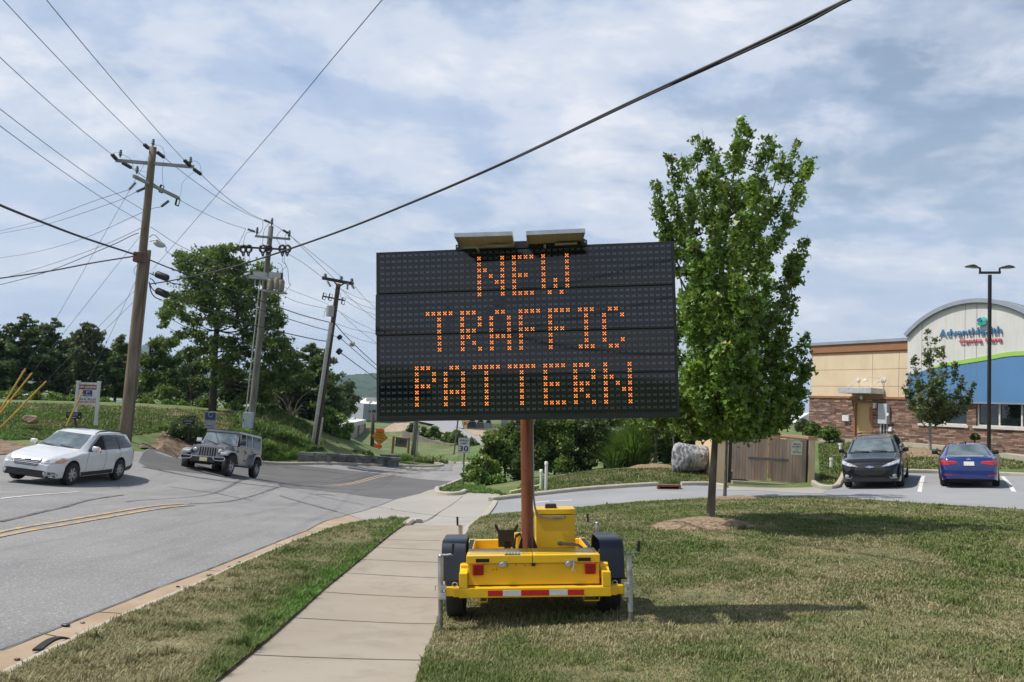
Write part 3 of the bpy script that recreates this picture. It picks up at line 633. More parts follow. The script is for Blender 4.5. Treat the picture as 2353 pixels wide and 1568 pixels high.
def pc(c, r): return px_*(1.0+c), -pz_*(.6+r)
doors = [(0,7),(7,14),(14,21),(21,28)]; tilt = [0.0, 0.016, 0.0, 0.0]
def dof(row, z):                                   # how far a door leans out at this height
    for (a, b), t in zip(doors, tilt):
        if a <= row < b: z0 = -pz_*(.6+a-.5); return -.004 - t*max(0, (z0 - z))*2.2
    return -.004
for (a, b), t in zip(doors, tilt):
    z0 = -pz_*(.1+a) - (.0 if a else .012); z1_ = -pz_*(.1+b)+.012 if b < 28 else -bH+.03; ya = -.003; yb = ya - t*(z0-z1_)*2.2
    m = B(); e = .022 if t == 0 else -.012; vs = [(e,ya,z0),(bW-.022,ya,z0),(bW-.022,yb,z1_),(e,yb,z1_)]; m.add(vs + [(x, .03, z) for x, y, z in vs], [(0,3,2,1),(4,5,6,7),(0,1,5,4),(1,2,6,5),(2,3,7,6),(3,0,4,7)])
    dr = tb(m, 'display_door', M_face, board)
    m = B(); m.box(e+.003,bW-.025,yb-.006,yb-.001,z1_,z1_+.018); tb(m, 'door_seam', M_blk, dr)
    m = B()
    for r in range(a, b):
        for c in range(50):
            x, z = pc(c, r); y = dof(r, z) - .0005; hx, hz = px_*.37, pz_*.27
            q = [(-1,-1),(-.35,-.55),(.35,-.55),(1,-1),(.72,0),(1,1),(.35,.6),(-.35,.6),(-1,1),(-.72,0)]
            m.add([(x+hx*i, y, z+hz*j) for i, j in q], [tuple(range(10))])
    tb(m, 'pixel_grid', M_pix, dr)
FONT = {'N':["1...1","1...1","11..1","1.1.1","1..11","1...1","1...1"],'E':["1111","1...","1...","111.","1...","1...","1111"],'W':["1...1","1...1","1...1","1...1","1.1.1","1.1.1",".1.1."],
 'T':["11111","..1..","..1..","..1..","..1..","..1..","..1.."],'R':["111.","1..1","1..1","111.","11..","1.1.","1..1"],'A':[".11.","1..1","1..1","1..1","1111","1..1","1..1"],'F':["1111","1...","1...","111.","1...","1...","1..."],
 'I':["111",".1.",".1.",".1.",".1.",".1.","111"],'C':[".11.","1..1","1...","1...","1...","1..1",".11."],'P':["111.","1..1","1..1","111.","1...","1...","1..."]}
M_led = mat('lit_led', (0.9,0.5,0.1), 0.5, emit=(1.0,0.36,0.09), estr=1.7); M_glow = mat('lit_housing', (0.25,0.03,0.005), 0.5, emit=(1.0,0.06,0.005), estr=0.20)  # halo squares imitate LED bloom and light on the housing by emission
for word, row, col0 in (('NEW',1,17),('TRAFFIC',10,8),('PATTERN',19,6)):
    col = col0
    for ch in word:
        g = FONT[ch]; m = B(); h = B()
        for j, line in enumerate(g):
            for i, s in enumerate(line):
                if s != '1': continue
                x, z = pc(col+i, row+j); y = dof(row+j, z)
                h.add([(x-px_*.29,y-.003,z-pz_*.29),(x+px_*.29,y-.003,z-pz_*.29),(x+px_*.29,y-.003,z+pz_*.29),(x-px_*.29,y-.003,z+pz_*.29)], [(0,1,2,3)])
                for dx, dz in ((0,0),(-.205,-.205),(.205,-.205),(-.205,.205),(.205,.205)):
                    rr = px_*.080; m.add([(x+dx*px_+rr*math.cos(a*math.pi/4), y-.007, z+dz*pz_+rr*math.sin(a*math.pi/4)) for a in range(8)], [tuple(range(8))])
        lo = tb(m, 'glowing_letter', M_led, board); tb(h, 'letter_halo', M_glow, lo)
        col += len(g[0]) + 1
# solar panels and their bracket on the case
m = B(); xa, xb = bW*.283, bW*.712
m.box(xa,xb,-.03,.22,-.005,.065,.005); m.box(xa-.02,xb+.02,-.035,-.025,-.01,.05); bar = tb(m, 'panel_bracket', M_case, board)
m = B()
for x in (xa, xa+.62*(xb-xa), xb, xa+.3*(xb-xa)): m.lathe([(0,-.045),(.009,-.045),(.009,-.03)], (x,0,.028), (0,1,0), 8)
tb(m, 'bolt', M_galv, bar)
M_alu = mat('anodised_frame', (0.50,0.52,0.55), 0.35, 0.7, scale=10); M_back = mat('panel_backsheet', (0.30,0.27,0.17), 0.6, var=0.1, scale=4); M_cell = mat('solar_cell', (0.01,0.015,0.05), 0.1, coat=1)
for nr_l, nr_r, fr_r, fr_l in (((1043.7,537.2),(1177.4,533.1),(1187,561),(1063,564.6)),((1208.7,532.4),(1344.4,526.3),(1346,557),(1216,559.8))):
    a, b = V3(P(*nr_l, 7.62)), V3(P(*nr_r, 7.60)); X = (b-a).normalized(); w = (b-a).length; cfar = V3(P((fr_l[0]+fr_r[0])/2, (fr_l[1]+fr_r[1])/2, 8.24)); Y = cfar - (a+b)/2; Y = (Y - X*Y.dot(X)); dlen = Y.length; Y.normalize(); Z = X.cross(Y)
    if Z.z < 0: Z = -Z
    pm = Matrix(((X.x,Y.x,Z.x,a.x),(X.y,Y.y,Z.y,a.y),(X.z,Y.z,Z.z,a.z),(0,0,0,1)))
    m = MB(pm); m.box(0,w,0,.012,-.035,.005); m.box(0,w,dlen-.012,dlen,-.035,.005); m.box(0,.012,.012,dlen-.012,-.035,.005); m.box(w-.012,w,.012,dlen-.012,-.035,.005); sp = build(m, 'solar_panel', M_alu, trailer)
    m = MB(pm); m.box(.012,w-.012,.012,dlen-.012,-.012,-.008); build(m, 'backsheet', M_back, sp)
    m = MB(pm)
    for k in (1,2,3): m.box(w*k/4-.003,w*k/4+.003,.012,dlen-.012,-.0135,-.0121)
    build(m, 'busbar', mat('busbar_pale', (0.42,0.40,0.30), 0.6), sp)
    m = MB(pm); m.box(.012,w-.012,.012,dlen-.012,-.006,.002); build(m, 'cells', M_cell, sp)
    m = MB(pm); m.box(w*.5,w*.9,dlen-.16,dlen-.10,-.05,-.036); m.box(w*.3,w*.34,dlen-.1,dlen+.12,-.06,-.03); build(m, 'support_rail', M_alu, sp)
# ---------------------------------------------------------------- vehicles
M_glass = mat('car_glass', (0.24,0.29,0.28), 0.03, spec=1.0, coat=1.0, scale=2, var=0.4); M_glassT = mat('tinted_glass', (0.006,0.007,0.009), 0.05, spec=0.6, scale=2)
M_trim = mat('black_trim', (0.014,0.014,0.015), 0.55, scale=8); M_chr = mat('chrome', (0.65,0.66,0.68), 0.12, 1.0, var=0.03); M_rim = mat('alloy_rim', (0.36,0.37,0.39), 0.3, 0.7, var=0.1, scale=10)
M_lamp = mat('headlamp_lens', (0.20,0.21,0.22), 0.06, spec=0.8, col2=(0.55,0.56,0.58), scale=14, coat=0.8); M_amb = mat('amber_lens', (0.75,0.20,0.04), 0.2, coat=0.5); M_tail = mat('tail_lens', (0.38,0.012,0.016), 0.12, coat=0.8, var=0.3, scale=12)
M_plate = mat('number_plate', (0.62,0.62,0.60), 0.5, scale=30); M_under = mat('car_underbody', (0.008,0.008,0.008), 0.9)
M_glass.node_tree.nodes[M_glass['bsdf']].inputs['IOR'].default_value = 1.6; M_glass.node_tree.nodes[M_glass['bsdf']].inputs['Metallic'].default_value = 0.55
M_seam = mat('panel_gap', (0.02,0.02,0.022), 0.8)
def cinterp(xs, pts, sm=0.0):
    a = np.array(sorted(pts)); v = np.interp(xs, a[:, 0], a[:, 1])
    if sm > 0:
        g = np.linspace(xs.min()-4*sm, xs.max()+4*sm, 800); y = np.interp(g, a[:, 0], a[:, 1]); k = np.exp(-0.5*((g-g.mean())/sm)**2); k /= k.sum()
        yp = np.pad(y, 400, mode='edge'); y2 = np.convolve(yp, k, 'same')[400:-400]; v = np.interp(xs, g, y2)
    return v
def wheel_parts(root, Mx, c, r, w, s, spokes, rimr=0.66, name='wheel'):
    m = MB(Mx); h = w/2; m.lathe([(r*.60,-h*.9),(r*.80,-h),(r*.95,-h*.86),(r,-h*.6),(r,h*.6),(r*.95,h*.86),(r*.80,h),(r*.60,h*.9)], c, (1,0,0), 32); wo = build(m, name, M_rub, root, True)
    R = r*rimr; o = c[0] + s*(h*.62); m = MB(Mx)
    m.lathe([(R*.90, -.10),(R*.93,.0),(R*1.0,.035),(R*1.02,.03),(R*1.02,-.1)], (o,c[1],c[2]), (s,0,0), 32)
    m.lathe([(0,.012),(R*.16,.012),(R*.24,-.004),(R*.24,-.05)], (o,c[1],c[2]), (s,0,0), 20)
    for k in range(spokes):
        a = 2*math.pi*k/spokes+.2; d = Vector((0, math.cos(a), math.sin(a))); t = Vector((0, -math.sin(a), math.cos(a))); X = Vector((s,0,0)); cc = Vector((o,c[1],c[2]))
        q = []
        for rr, ww in ((R*.15,R*.13),(R*.93,R*.17)):
            for e in (-1, 1):
                for dx in (-.03, .008 if rr > R*.5 else .0): q.append(cc + d*rr + t*ww*e + X*dx)
        m.add(q, [(0,1,3,2),(4,6,7,5),(0,4,5,1),(2,3,7,6),(1,5,7,3),(0,2,6,4)])
    ro = build(m, 'rim', M_rim, wo, True, 30)
    m = MB(Mx); m.lathe([(0,-.06),(R*.92,-.06)], (o,c[1],c[2]), (s,0,0), 24); build(m, 'brake_well', M_under, wo)
    return wo
class Car:
    def __init__(s, name, label, cat, Mx, L, W, prof, belt, half, roofw, arch, zsill, paint, crown=0.04, group=None):
        s.Mx = Mx; s.L = L; s.root = thing(name, label, cat, None, Mx, group); s.arch = arch
        st = set(np.linspace(0, L, 90)); 
        for ws, wz, R in arch:
            for k in range(15): st.add(ws - R*math.cos(math.pi*k/14))
        st |= {0.012, 0.03, 0.06, L-0.012, L-.03, L-.06}
        S = np.array(sorted(x for x in st if 0 <= x <= L)); n = len(S)
        zt = cinterp(S, prof, .045); zb = np.minimum(cinterp(S, belt, .08), zt - .015); hw = cinterp(S, half, .03)*W/2; rw = cinterp(S, roofw, .10)*W/2
        zl = np.full(n, zsill, float)
        zl = cinterp(S, [(0, zsill+.02), (.35, zsill-.01), (L-.5, zsill), (L, zsill+.10)])
        for ws, wz, R in arch:
            q = R*R - (S-ws)**2; ok = q > -1e-9; zl[ok] = np.maximum(zl[ok], wz + np.sqrt(np.maximum(q[ok], 0)))
        rings = []
        for i in range(n):
            y = -S[i]; h = hw[i]; b = zb[i]; t = zt[i]; l = min(zl[i], b-.05); gh = t - b; g = min(1, max(0, (gh-.06)/.25)); r_ = rw[i] if g > 0 else rw[i]
            low = [(h*.955, l), (h*.975, l+(b-l)*.18), (h*.995, l+(b-l)*.42), (h*1.0, l+(b-l)*.66), (h*.992, l+(b-l)*.86), (h*.965, b-.01)]
            top = []
            e = h*.945; te = t - crown - .015*g
            for k in (0, .2, .45, .7, .9): f = k; top.append((e*(1-f)+r_*f + .02*g*math.sin(math.pi*f), b*(1-f)+te*f))
            top += [(r_*.97, te+.018), (r_*.86, t-.55*crown), (r_*.6, t-.2*crown), (r_*.3, t-.05*crown), (0, t)]
            rings.append([(x, y, z) for x, z in low+top])
        k = len(rings[0]); vs = []; fs = []
        for rg in rings:
            vs += rg + [(-x, y, z) for x, y, z in reversed(rg[:-1])]
        kk = 2*k-1
        for i in range(n-1):
            for j in range(kk-1): a = i*kk+j; fs.append((a, a+kk, a+kk+1, a+1))
        for base, rev in ((0, False), ((n-1)*kk, True)):
            for j in range(k-1):
                f = (base+j, base+j+1, base+kk-2-j, base+kk-1-j)
                if len(set(f)) == 4: fs.append(tuple(reversed(f)) if rev else f)
                else: fs.append(tuple(dict.fromkeys(f)))
        m = MB(Mx); m.add(vs, fs); s.body = build(m, 'body', paint, s.root, True, 38)
        s.bvh = BVHTree.FromPolygons([Vector(v) for v in vs], fs); s.W = W
        m = MB(Mx); m.box(-W/2+.22, W/2-.22, -L+.15, -.12, zsill-.02, zsill+.45); m.box(-W/2+.06, W/2-.06, -(arch[1][0]-arch[1][2]-.02), -(arch[0][0]+arch[0][2]+.02), zsill-.01, zsill+.2)
        build(m, 'underbody', M_under, s.root)
    def patch(s, poly, view, name, m, off=.006, parent=None, side=1, step=.07, label=None, clip=None):
        """poly in the front (x,z), rear (x,z) or side (s,z) view, laid on the body"""
        V, F, _ = poly_grid(poly, step); vs = []
        for p in V:
            if view == 'side': o = Vector((side*3, -p[0], p[1])); d = Vector((-side, 0, 0))
            elif view == 'front': o = Vector((p[0], 2, p[1])); d = Vector((0, -1, 0))
            elif view == 'rear': o = Vector((p[0], -s.L-2, p[1])); d = Vector((0, 1, 0))
            else: o = Vector((p[0], -p[1], 4)); d = Vector((0, 0, -1))
            h, nn, _i, _d = s.bvh.ray_cast(o, d)
            if h is None:
                h, nn, _i, _d = s.bvh.find_nearest(o + d*(3 if view == 'side' else 2)); h = h if h else o
            if nn.dot(d) > 0: nn = -nn
            vs.append(h - d*off*.5 + nn*off)
        mb = MB(s.Mx); mb.add(vs, F); return build(mb, name, m, parent or s.root, True, 60, label=label)
    def both(s, poly, name, m, **k): return [s.patch(poly, 'side', name, m, side=e, **k) for e in (-1, 1)]
    def strip(s, pts, w, view, name, m, **k):
        """thin line along pts in a view"""
        a = [Vector(p) for p in pts]; L_, R_ = [], []
        for i, p in enumerate(a):
            t = (a[min(i+1, len(a)-1)] - a[max(i-1, 0)]).normalized(); n_ = Vector((-t.y, t.x)); L_.append(p+n_*w/2); R_.append(p-n_*w/2)
        return s.patch([tuple(q) for q in L_ + list(reversed(R_))], view, name, m, **k)
    def mb(s): return MB(s.Mx)
    def mirror(s, x, y, z, m, sx=1, c2=None):
        b = s.mb(); b.box(min(x, x+sx*.20), max(x, x+sx*.20), y-.06, y+.05, z, z+.15, .035); o = build(b, 'side_mirror', m, s.root, True, 60)
        b = s.mb(); b.box(min(x-sx*.10, x+.02*sx), max(x-sx*.10, x+.02*sx), y-.04, y+.02, z-.03, z+.03, .01); build(b, 'mirror_stalk', M_trim, o); return o
def car_matrix(pA, pB, pC, wb_mid=None):
    """frame from ground points: front axle side A (viewer side), rear axle same side B, other front C: local x right of car, y forward"""
    A, Bq, C = [Vector(p) for p in (pA, pB, pC)]; y = (A-Bq).normalized(); x = (A-C); x = (x - y*x.dot(y)).normalized(); z = x.cross(y)
    if z.z < 0: x = -x; z = -z
    return x, y, z
def frame(o, x, y, z): return Matrix(((x.x,y.x,z.x,o.x),(x.y,y.y,z.y,o.y),(x.z,y.z,z.z,o.z),(0,0,0,1)))
def seat_car(px_ax, heading, front_ax, wb, track, side, rollf=1.0):
    """stand a car on the ground: px_ax = pixel of the front tyre contact on `side` (+1 right/-1 left), heading = unit xy"""
    g = U(*px_ax); f = Vector((heading[0], heading[1], 0)).normalized(); r = Vector((f.y, -f.x, 0))
    c = Vector((g[0], g[1], 0)) - r*side*track/2            # front axle centre
    pts = [(c + r*a*track/2 - f*b) for a, b in ((-1,0),(1,0),(-1,wb),(1,wb))]; Z = [Hs(p.x, p.y) + .004 for p in pts]
    k0 = 0 if side < 0 else 1
    for a in (0, 2): dz = Z[a+1-k0] - Z[a+k0]; Z[a+1-k0] = Z[a+k0] + dz*rollf
    P4 = [Vector((p.x, p.y, z)) for p, z in zip(pts, Z)]; fa = (P4[0]+P4[1])/2; ra = (P4[2]+P4[3])/2; y = (fa-ra).normalized(); x = ((P4[1]-P4[0])+(P4[3]-P4[2])); x = (x-y*x.dot(y)).normalized(); z = x.cross(y)
    return frame(fa + y*front_ax, x, y, z)
def std_wheels(c, ax1, ax2, r, w, track, spokes, rimr=.66):
    for a in (ax1, ax2):
        for s in (-1, 1): wheel_parts(c.root, c.Mx, (s*(track/2 - w/2 + .02), -a, r), r, w, s, spokes, rimr)
# ---- white wagon
M_pw = mat('white_paint', (0.62,0.63,0.64), 0.28, var=0.03, scale=2, coat=0.8)
Mx = seat_car((161.7,1116), (-0.03,-1.0), .95, 2.74, 1.75, -1)
c = Car('station_wagon', 'white station wagon with black roof rails crossing the junction at the left edge', 'car', Mx, 4.78, 1.80,
  [(0,.62),(.02,.70),(.09,.80),(.35,.90),(.8,.985),(1.36,1.05),(1.46,1.09),(2.20,1.51),(2.52,1.578),(3.2,1.59),(4.1,1.555),(4.38,1.49),(4.62,1.10),(4.72,.95),(4.78,.62)],
  [(0,.60),(.15,.74),(.5,.84),(1.2,.97),(2.5,1.0),(4.3,1.05),(4.6,1.0),(4.78,.6)],
  [(0,.70),(.08,.80),(.25,.90),(.6,.965),(1.2,1.0),(3.8,1.0),(4.4,.96),(4.68,.88),(4.78,.80)], [(0,.60),(.3,.72),(.9,.80),(1.3,.80),(2.0,.68),(3.6,.68),(4.3,.64),(4.6,.70),(4.78,.7)],
  [(.95,.36,.41),(3.69,.36,.41)], .27, M_pw, .035)
wgn = c
std_wheels(c, .95, 3.69, .355, .225, 1.76, 7)
c.patch([(-.66,1.075),(.66,1.075),(.60,1.30),(.535,1.49),(-.535,1.49),(-.60,1.30)], 'front', 'windshield', M_glass)
side_w = [(1.78,1.045),(2.16,1.27),(2.48,1.445),(2.62,1.465),(2.60,1.045)]
c.patch(side_w, 'side', 'side_window', M_glassT, side=1)
c.patch(side_w, 'side', 'open_window', M_under, side=-1, label='open driver window')  # dark patch laid on the shell imitates the shaded cabin
for sd in (-1, 1):
    c.patch([(2.68,1.045),(2.70,1.47),(3.40,1.455),(3.48,1.055)], 'side', 'side_window', M_glassT, side=sd)
    c.patch([(3.54,1.06),(3.46,1.45),(4.02,1.42),(4.30,1.16),(4.34,1.08)], 'side', 'side_window', M_glassT, side=sd)
    c.strip([(1.70,1.03),(2.10,1.27),(2.46,1.472),(3.3,1.485),(4.05,1.44),(4.36,1.10)], .022, 'side', 'window_trim', M_trim, side=sd, off=.009)
    c.strip([(2.64,1.03),(2.66,1.48)], .06, 'side', 'window_pillar', M_trim, side=sd, off=.010); c.strip([(3.51,1.03),(3.43,1.48)], .05, 'side', 'window_pillar', M_trim, side=sd, off=.010)
    c.patch([(1.36,.255),(1.36,.40),(2.2,.395),(3.28,.41),(3.28,.255)], 'side', 'side_cladding', M_trim, side=sd)
    c.patch([(4.12,.30),(4.10,.42),(4.72,.50),(4.74,.34)], 'side', 'side_cladding', M_trim, side=sd)
    for ln_ in ([(1.60,.42),(1.58,.8),(1.70,1.02)], [(2.64,.42),(2.66,1.02)], [(3.50,1.03),(3.56,.85),(3.36,.62),(3.26,.46)]): c.strip(ln_, .012, 'side', 'door_gap', M_seam, side=sd, off=.004)
    for x in (2.28, 3.22): c.patch([(x,.86),(x+.20,.87),(x+.20,.90),(x,.89)], 'side', 'door_handle', M_pw, side=sd, off=.022)
    c.patch([(4.50,.88),(4.72,.86),(4.70,1.02),(4.56,1.08)], 'side', 'tail_light', M_tail, side=sd)
    # headlights wrap the corner
    e = sd
    c.patch([(e*.42,.665),(e*.83,.70),(e*.855,.80),(e*.80,.86),(e*.60,.79),(e*.40,.70)][::e], 'front', 'headlight', M_lamp, off=.008, step=.05)
    c.patch([(e*.74,.70),(e*.84,.72),(e*.86,.80),(e*.78,.83)][::e], 'front', 'indicator', M_amb, off=.013)
    c.patch([(e*.56,.33),(e*.80,.34),(e*.80,.40),(e*.60,.455),(e*.54,.44)][::e], 'front', 'fog_light', M_lamp, off=.010)
    c.patch([(e*.66,.37),(e*.71,.37),(e*.71,.42),(e*.66,.42)][::e], 'front', 'fog_lens', M_trim, off=.016)
c.patch([(-.88,.22),(.88,.22),(.86,.42),(.52,.47),(-.52,.47),(-.86,.42)], 'front', 'lower_bumper', M_trim, off=.004)
c.patch([(-.34,.58),(.34,.58),(.40,.72),(.38,.80),(-.38,.80),(-.40,.72)], 'front', 'grille', M_trim, off=.006)
for z in (.615,.655,.695): c.strip([(-.36,z),(.36,z)], .016, 'front', 'grille_bar', M_chr, off=.018)
c.strip([(-.38,.765),(.38,.765)], .050, 'front', 'grille_bar', M_chr, off=.020); c.patch([(-.08,.735),(.08,.735),(.10,.762),(.06,.79),(-.06,.79),(-.10,.762)], 'front', 'badge', mat('badge_blue', (0.05,0.10,0.30), 0.2), off=.030, step=.1)
for sd in (-1, 1):
    m = c.mb(); m.tube([(sd*.60,-2.30,1.53),(sd*.605,-2.50,1.60),(sd*.60,-3.1,1.625),(sd*.595,-3.8,1.60),(sd*.58,-4.12,1.50)], [.012,.022,.024,.024,.012], 8); build(m, 'roof_rail', M_trim, c.root, True)
    c.mirror(sd*.90, -1.76, 1.04, M_pw, sd)
for x0 in (-.45,.15): c.strip([(x0,1.085),(x0+.25,1.10),(x0+.45,1.13)], .018, 'front', 'wiper', M_trim, off=.02)
# driver's forearm resting on the sill
def limb(name, pts, rad, m, parent=None):
    vs = [Vector(p) for p in pts]; mb_ = MB(); mb_.tube(vs, rad, 12); return build(mb_, name, m, parent, True, None)
def w2(p): return c.Mx @ Vector(p)
M_skin = mat('skin', (0.50,0.26,0.17), 0.5, var=0.08, scale=20)
per = thing('person', 'driver in the white wagon resting a hand on the open window sill', 'person', w2((-.86,-2.3,1.04)))
bm = bmesh.new()
chain = [((-.60,-2.32,1.13),.055),((-.80,-2.28,1.10),.046),((-.90,-2.18,1.085),.034),((-.955,-2.12,1.075),.030),((-.985,-2.09,1.055),.036)]
vv = [bm.verts.new(w2(p)) for p, r in chain]; rads = [r for p, r in chain]
for a, b in zip(vv[:-1], vv[1:]): bm.edges.new((a, b))
for k in range(5):
    dx = -.028+.014*k; ln2 = (.045,.055,.06,.055,.045)[k]; base = vv[-1]; p = base
    for q, rr in (((-.992,-2.085+dx*1.2,1.03),.012),((-1.0,-2.08+dx*1.4,1.03-ln2*.6),.010),((-.995,-2.075+dx*1.4,1.03-ln2),.008)):
        nv = bm.verts.new(w2(q)); bm.edges.new((p, nv)); p = nv; rads.append(rr)
me = bpy.data.meshes.new('person'); Mi = FRAME[per.name].inverted()
for v in bm.verts: v.co = Mi @ v.co
bm.to_mesh(me); bm.free(); me.materials.append(M_skin); po = bpy.data.objects.new('body', me); COL.objects.link(po); po.parent = per
sk = po.modifiers.new('skin', 'SKIN'); po.modifiers.new('sub', 'SUBSURF').levels = 1
for i, sv in enumerate(me.skin_vertices[0].data): sv.radius = (rads[i],)*2
me.skin_vertices[0].data[0].use_root = True
# ---- black crossover
M_pb = mat('black_car_paint', (0.005,0.006,0.007), 0.2, var=0.1, scale=2, coat=0.7, spec=0.3)
Mx = seat_car((2077.5,1118), (-0.492,-0.870), 1.0, 3.07, 1.90, -1)
c = Car('parked_crossover', 'black crossover parked nose out in front of the stone clinic wall', 'car', Mx, 5.15, 1.97,
  [(0,.66),(.03,.80),(.10,.94),(.4,1.06),(1.0,1.12),(1.35,1.17),(1.42,1.20),(2.15,1.62),(2.5,1.70),(3.5,1.72),(4.6,1.68),(4.8,1.60),(5.0,1.15),(5.1,.95),(5.15,.6)],
  [(0,.60),(.12,.86),(.4,.99),(1.3,1.09),(3,1.12),(4.6,1.16),(5.0,1.05),(5.15,.6)],
  [(0,.74),(.06,.84),(.2,.93),(.5,.98),(1.2,1.0),(4.3,1.0),(4.8,.95),(5.05,.88),(5.15,.8)], [(0,.62),(.3,.76),(1.0,.82),(1.5,.82),(2.2,.70),(4.2,.70),(4.8,.66),(5.15,.7)],
  [(1.0,.39,.43),(4.07,.39,.43)], .27, M_pb, .03)
std_wheels(c, 1.0, 4.07, .385, .245, 1.90, 6)
c.patch([(-.74,1.20),(.74,1.20),(.68,1.40),(.60,1.62),(-.60,1.62),(-.68,1.40)], 'front', 'windshield', M_glass)
for sd in (-1, 1):
    c.patch([(1.75,1.16),(2.2,1.42),(2.5,1.58),(2.85,1.60),(2.85,1.16)], 'side', 'side_window', M_glassT, side=sd)
    c.patch([(2.93,1.16),(2.93,1.60),(3.75,1.60),(3.80,1.18)], 'side', 'side_window', M_glassT, side=sd)
    c.patch([(3.88,1.19),(3.84,1.59),(4.5,1.55),(4.74,1.28),(4.72,1.21)], 'side', 'side_window', M_glassT, side=sd)
    for ln_ in ([(1.62,.45),(1.60,.9),(1.72,1.14)], [(2.89,.42),(2.89,1.14)], [(3.84,1.16),(3.84,.9),(3.64,.55)]): c.strip(ln_, .012, 'side', 'door_gap', M_seam, side=sd, off=.004)
    e = sd
    c.patch([(e*.38,.80),(e*.62,.82),(e*.93,.90),(e*.93,1.00),(e*.86,.985),(e*.60,.90)][::e], 'front', 'headlight', M_lamp, off=.008, step=.05)
    c.strip([(e*.36,.79),(e*.62,.81),(e*.92,.89)], .02, 'front', 'headlight_strip', M_chr, off=.014)
    c.patch([(e*.70,.44),(e*.80,.44),(e*.82,.50),(e*.76,.55),(e*.69,.51)][::e], 'front', 'fog_light', M_lamp, off=.012)
    c.strip([(e*.60,.46),(e*.64,.40),(e*.82,.42)], .022, 'front', 'fog_trim', M_chr, off=.012)
    c.mirror(sd*.98, -1.85, 1.16, M_pb, sd)
    m = c.mb(); m.tube([(sd*.60,-2.45,1.70),(sd*.61,-2.65,1.765),(sd*.61,-3.6,1.78),(sd*.60,-4.5,1.75),(sd*.59,-4.65,1.68)], [.012,.018,.018,.018,.012], 8); build(m, 'roof_rail', M_trim, c.root, True)
for y0, z0 in ((-3.0,1.79),(-4.1,1.775)):
    m = c.mb(); m.tube([(-.61,y0,z0),(.61,y0,z0)], .014, 8); build(m, 'cross_rail', M_trim, c.root, True)
c.patch([(-.52,.60),(-.30,.50),(.30,.50),(.52,.60),(.44,.83),(-.44,.83)], 'front', 'grille', M_trim, off=.008)
for z, w in ((.80,.40),(.755,.41),(.69,.45),(.63,.47),(.57,.42)): c.strip([(-w,z),(w,z)], .014, 'front', 'grille_bar', mat('dark_chrome', (0.10,0.10,0.11), 0.25, 0.8), off=.016)
c.patch([(-.13,.755),(-.05,.755),(-.05,.735),(.05,.735),(.05,.755),(.13,.755),(.12,.80),(.05,.80),(.05,.82),(-.05,.82),(-.05,.80),(-.12,.80)], 'front', 'badge', M_chr, off=.024, step=.2)
c.patch([(-.80,.28),(.80,.28),(.62,.42),(-.62,.42)], 'front', 'lower_bumper', M_trim, off=.006)
for x0 in (-.5,.1): c.strip([(x0,1.21),(x0+.5,1.235)], .02, 'front', 'wiper', M_trim, off=.02)
# ---- blue saloon
M_pbl = mat('blue_car_paint', (0.009,0.026,0.155), 0.18, var=0.08, scale=2, coat=1.0)
L_ = 4.40
hd = Vector((0.47,0.882)); ga = U(2163.4,1117)
f = Vector((hd.x, hd.y, 0)).normalized(); r = Vector((f.y, -f.x, 0)); rc = Vector((ga[0], ga[1], 0)) + r*1.68/2
pts = [rc + r*a*.84 + f*b for a, b in ((-1,0),(1,0),(-1,2.6),(1,2.6))]; P4 = [Vector((p.x,p.y,Hs(p.x,p.y)+.004)) for p in pts]
y_ = ((P4[2]+P4[3])-(P4[0]+P4[1])).normalized(); x_ = (P4[1]-P4[0]+P4[3]-P4[2]); x_ = (x_-y_*x_.dot(y_)).normalized(); z_ = x_.cross(y_)
Mx = frame((P4[2]+P4[3])/2 + y_*.85, x_, y_, z_)
c = Car('parked_sedan', 'dark blue sedan parked nose in beside the tall lamp post', 'car', Mx, L_, 1.75,
  [(0,.55),(.05,.68),(.4,.80),(1.0,.90),(1.25,.94),(1.95,1.33),(2.3,1.42),(2.8,1.435),(3.2,1.39),(3.55,1.24),(3.95,1.04),(4.25,1.02),(4.33,.98),(4.37,.80),(4.40,.55)],
  [(0,.52),(.3,.72),(1.2,.90),(2.5,.96),(3.8,1.0),(4.2,.97),(4.36,.7),(4.4,.52)],
  [(0,.72),(.1,.84),(.4,.95),(1.0,1.0),(3.6,1.0),(4.1,.95),(4.3,.88),(4.40,.80)], [(0,.6),(.4,.76),(1.1,.8),(1.4,.78),(2.0,.66),(3.0,.64),(3.6,.72),(4.0,.80),(4.4,.76)],
  [(.85,.34,.37),(3.45,.34,.37)], .20, M_pbl, .035)
std_wheels(c, .85, 3.45, .33, .21, 1.72, 10)
c.patch([(-.64,1.02),(.64,1.02),(.575,1.18),(.50,1.36),(-.50,1.36),(-.575,1.18)], 'rear', 'rear_window', M_glass)
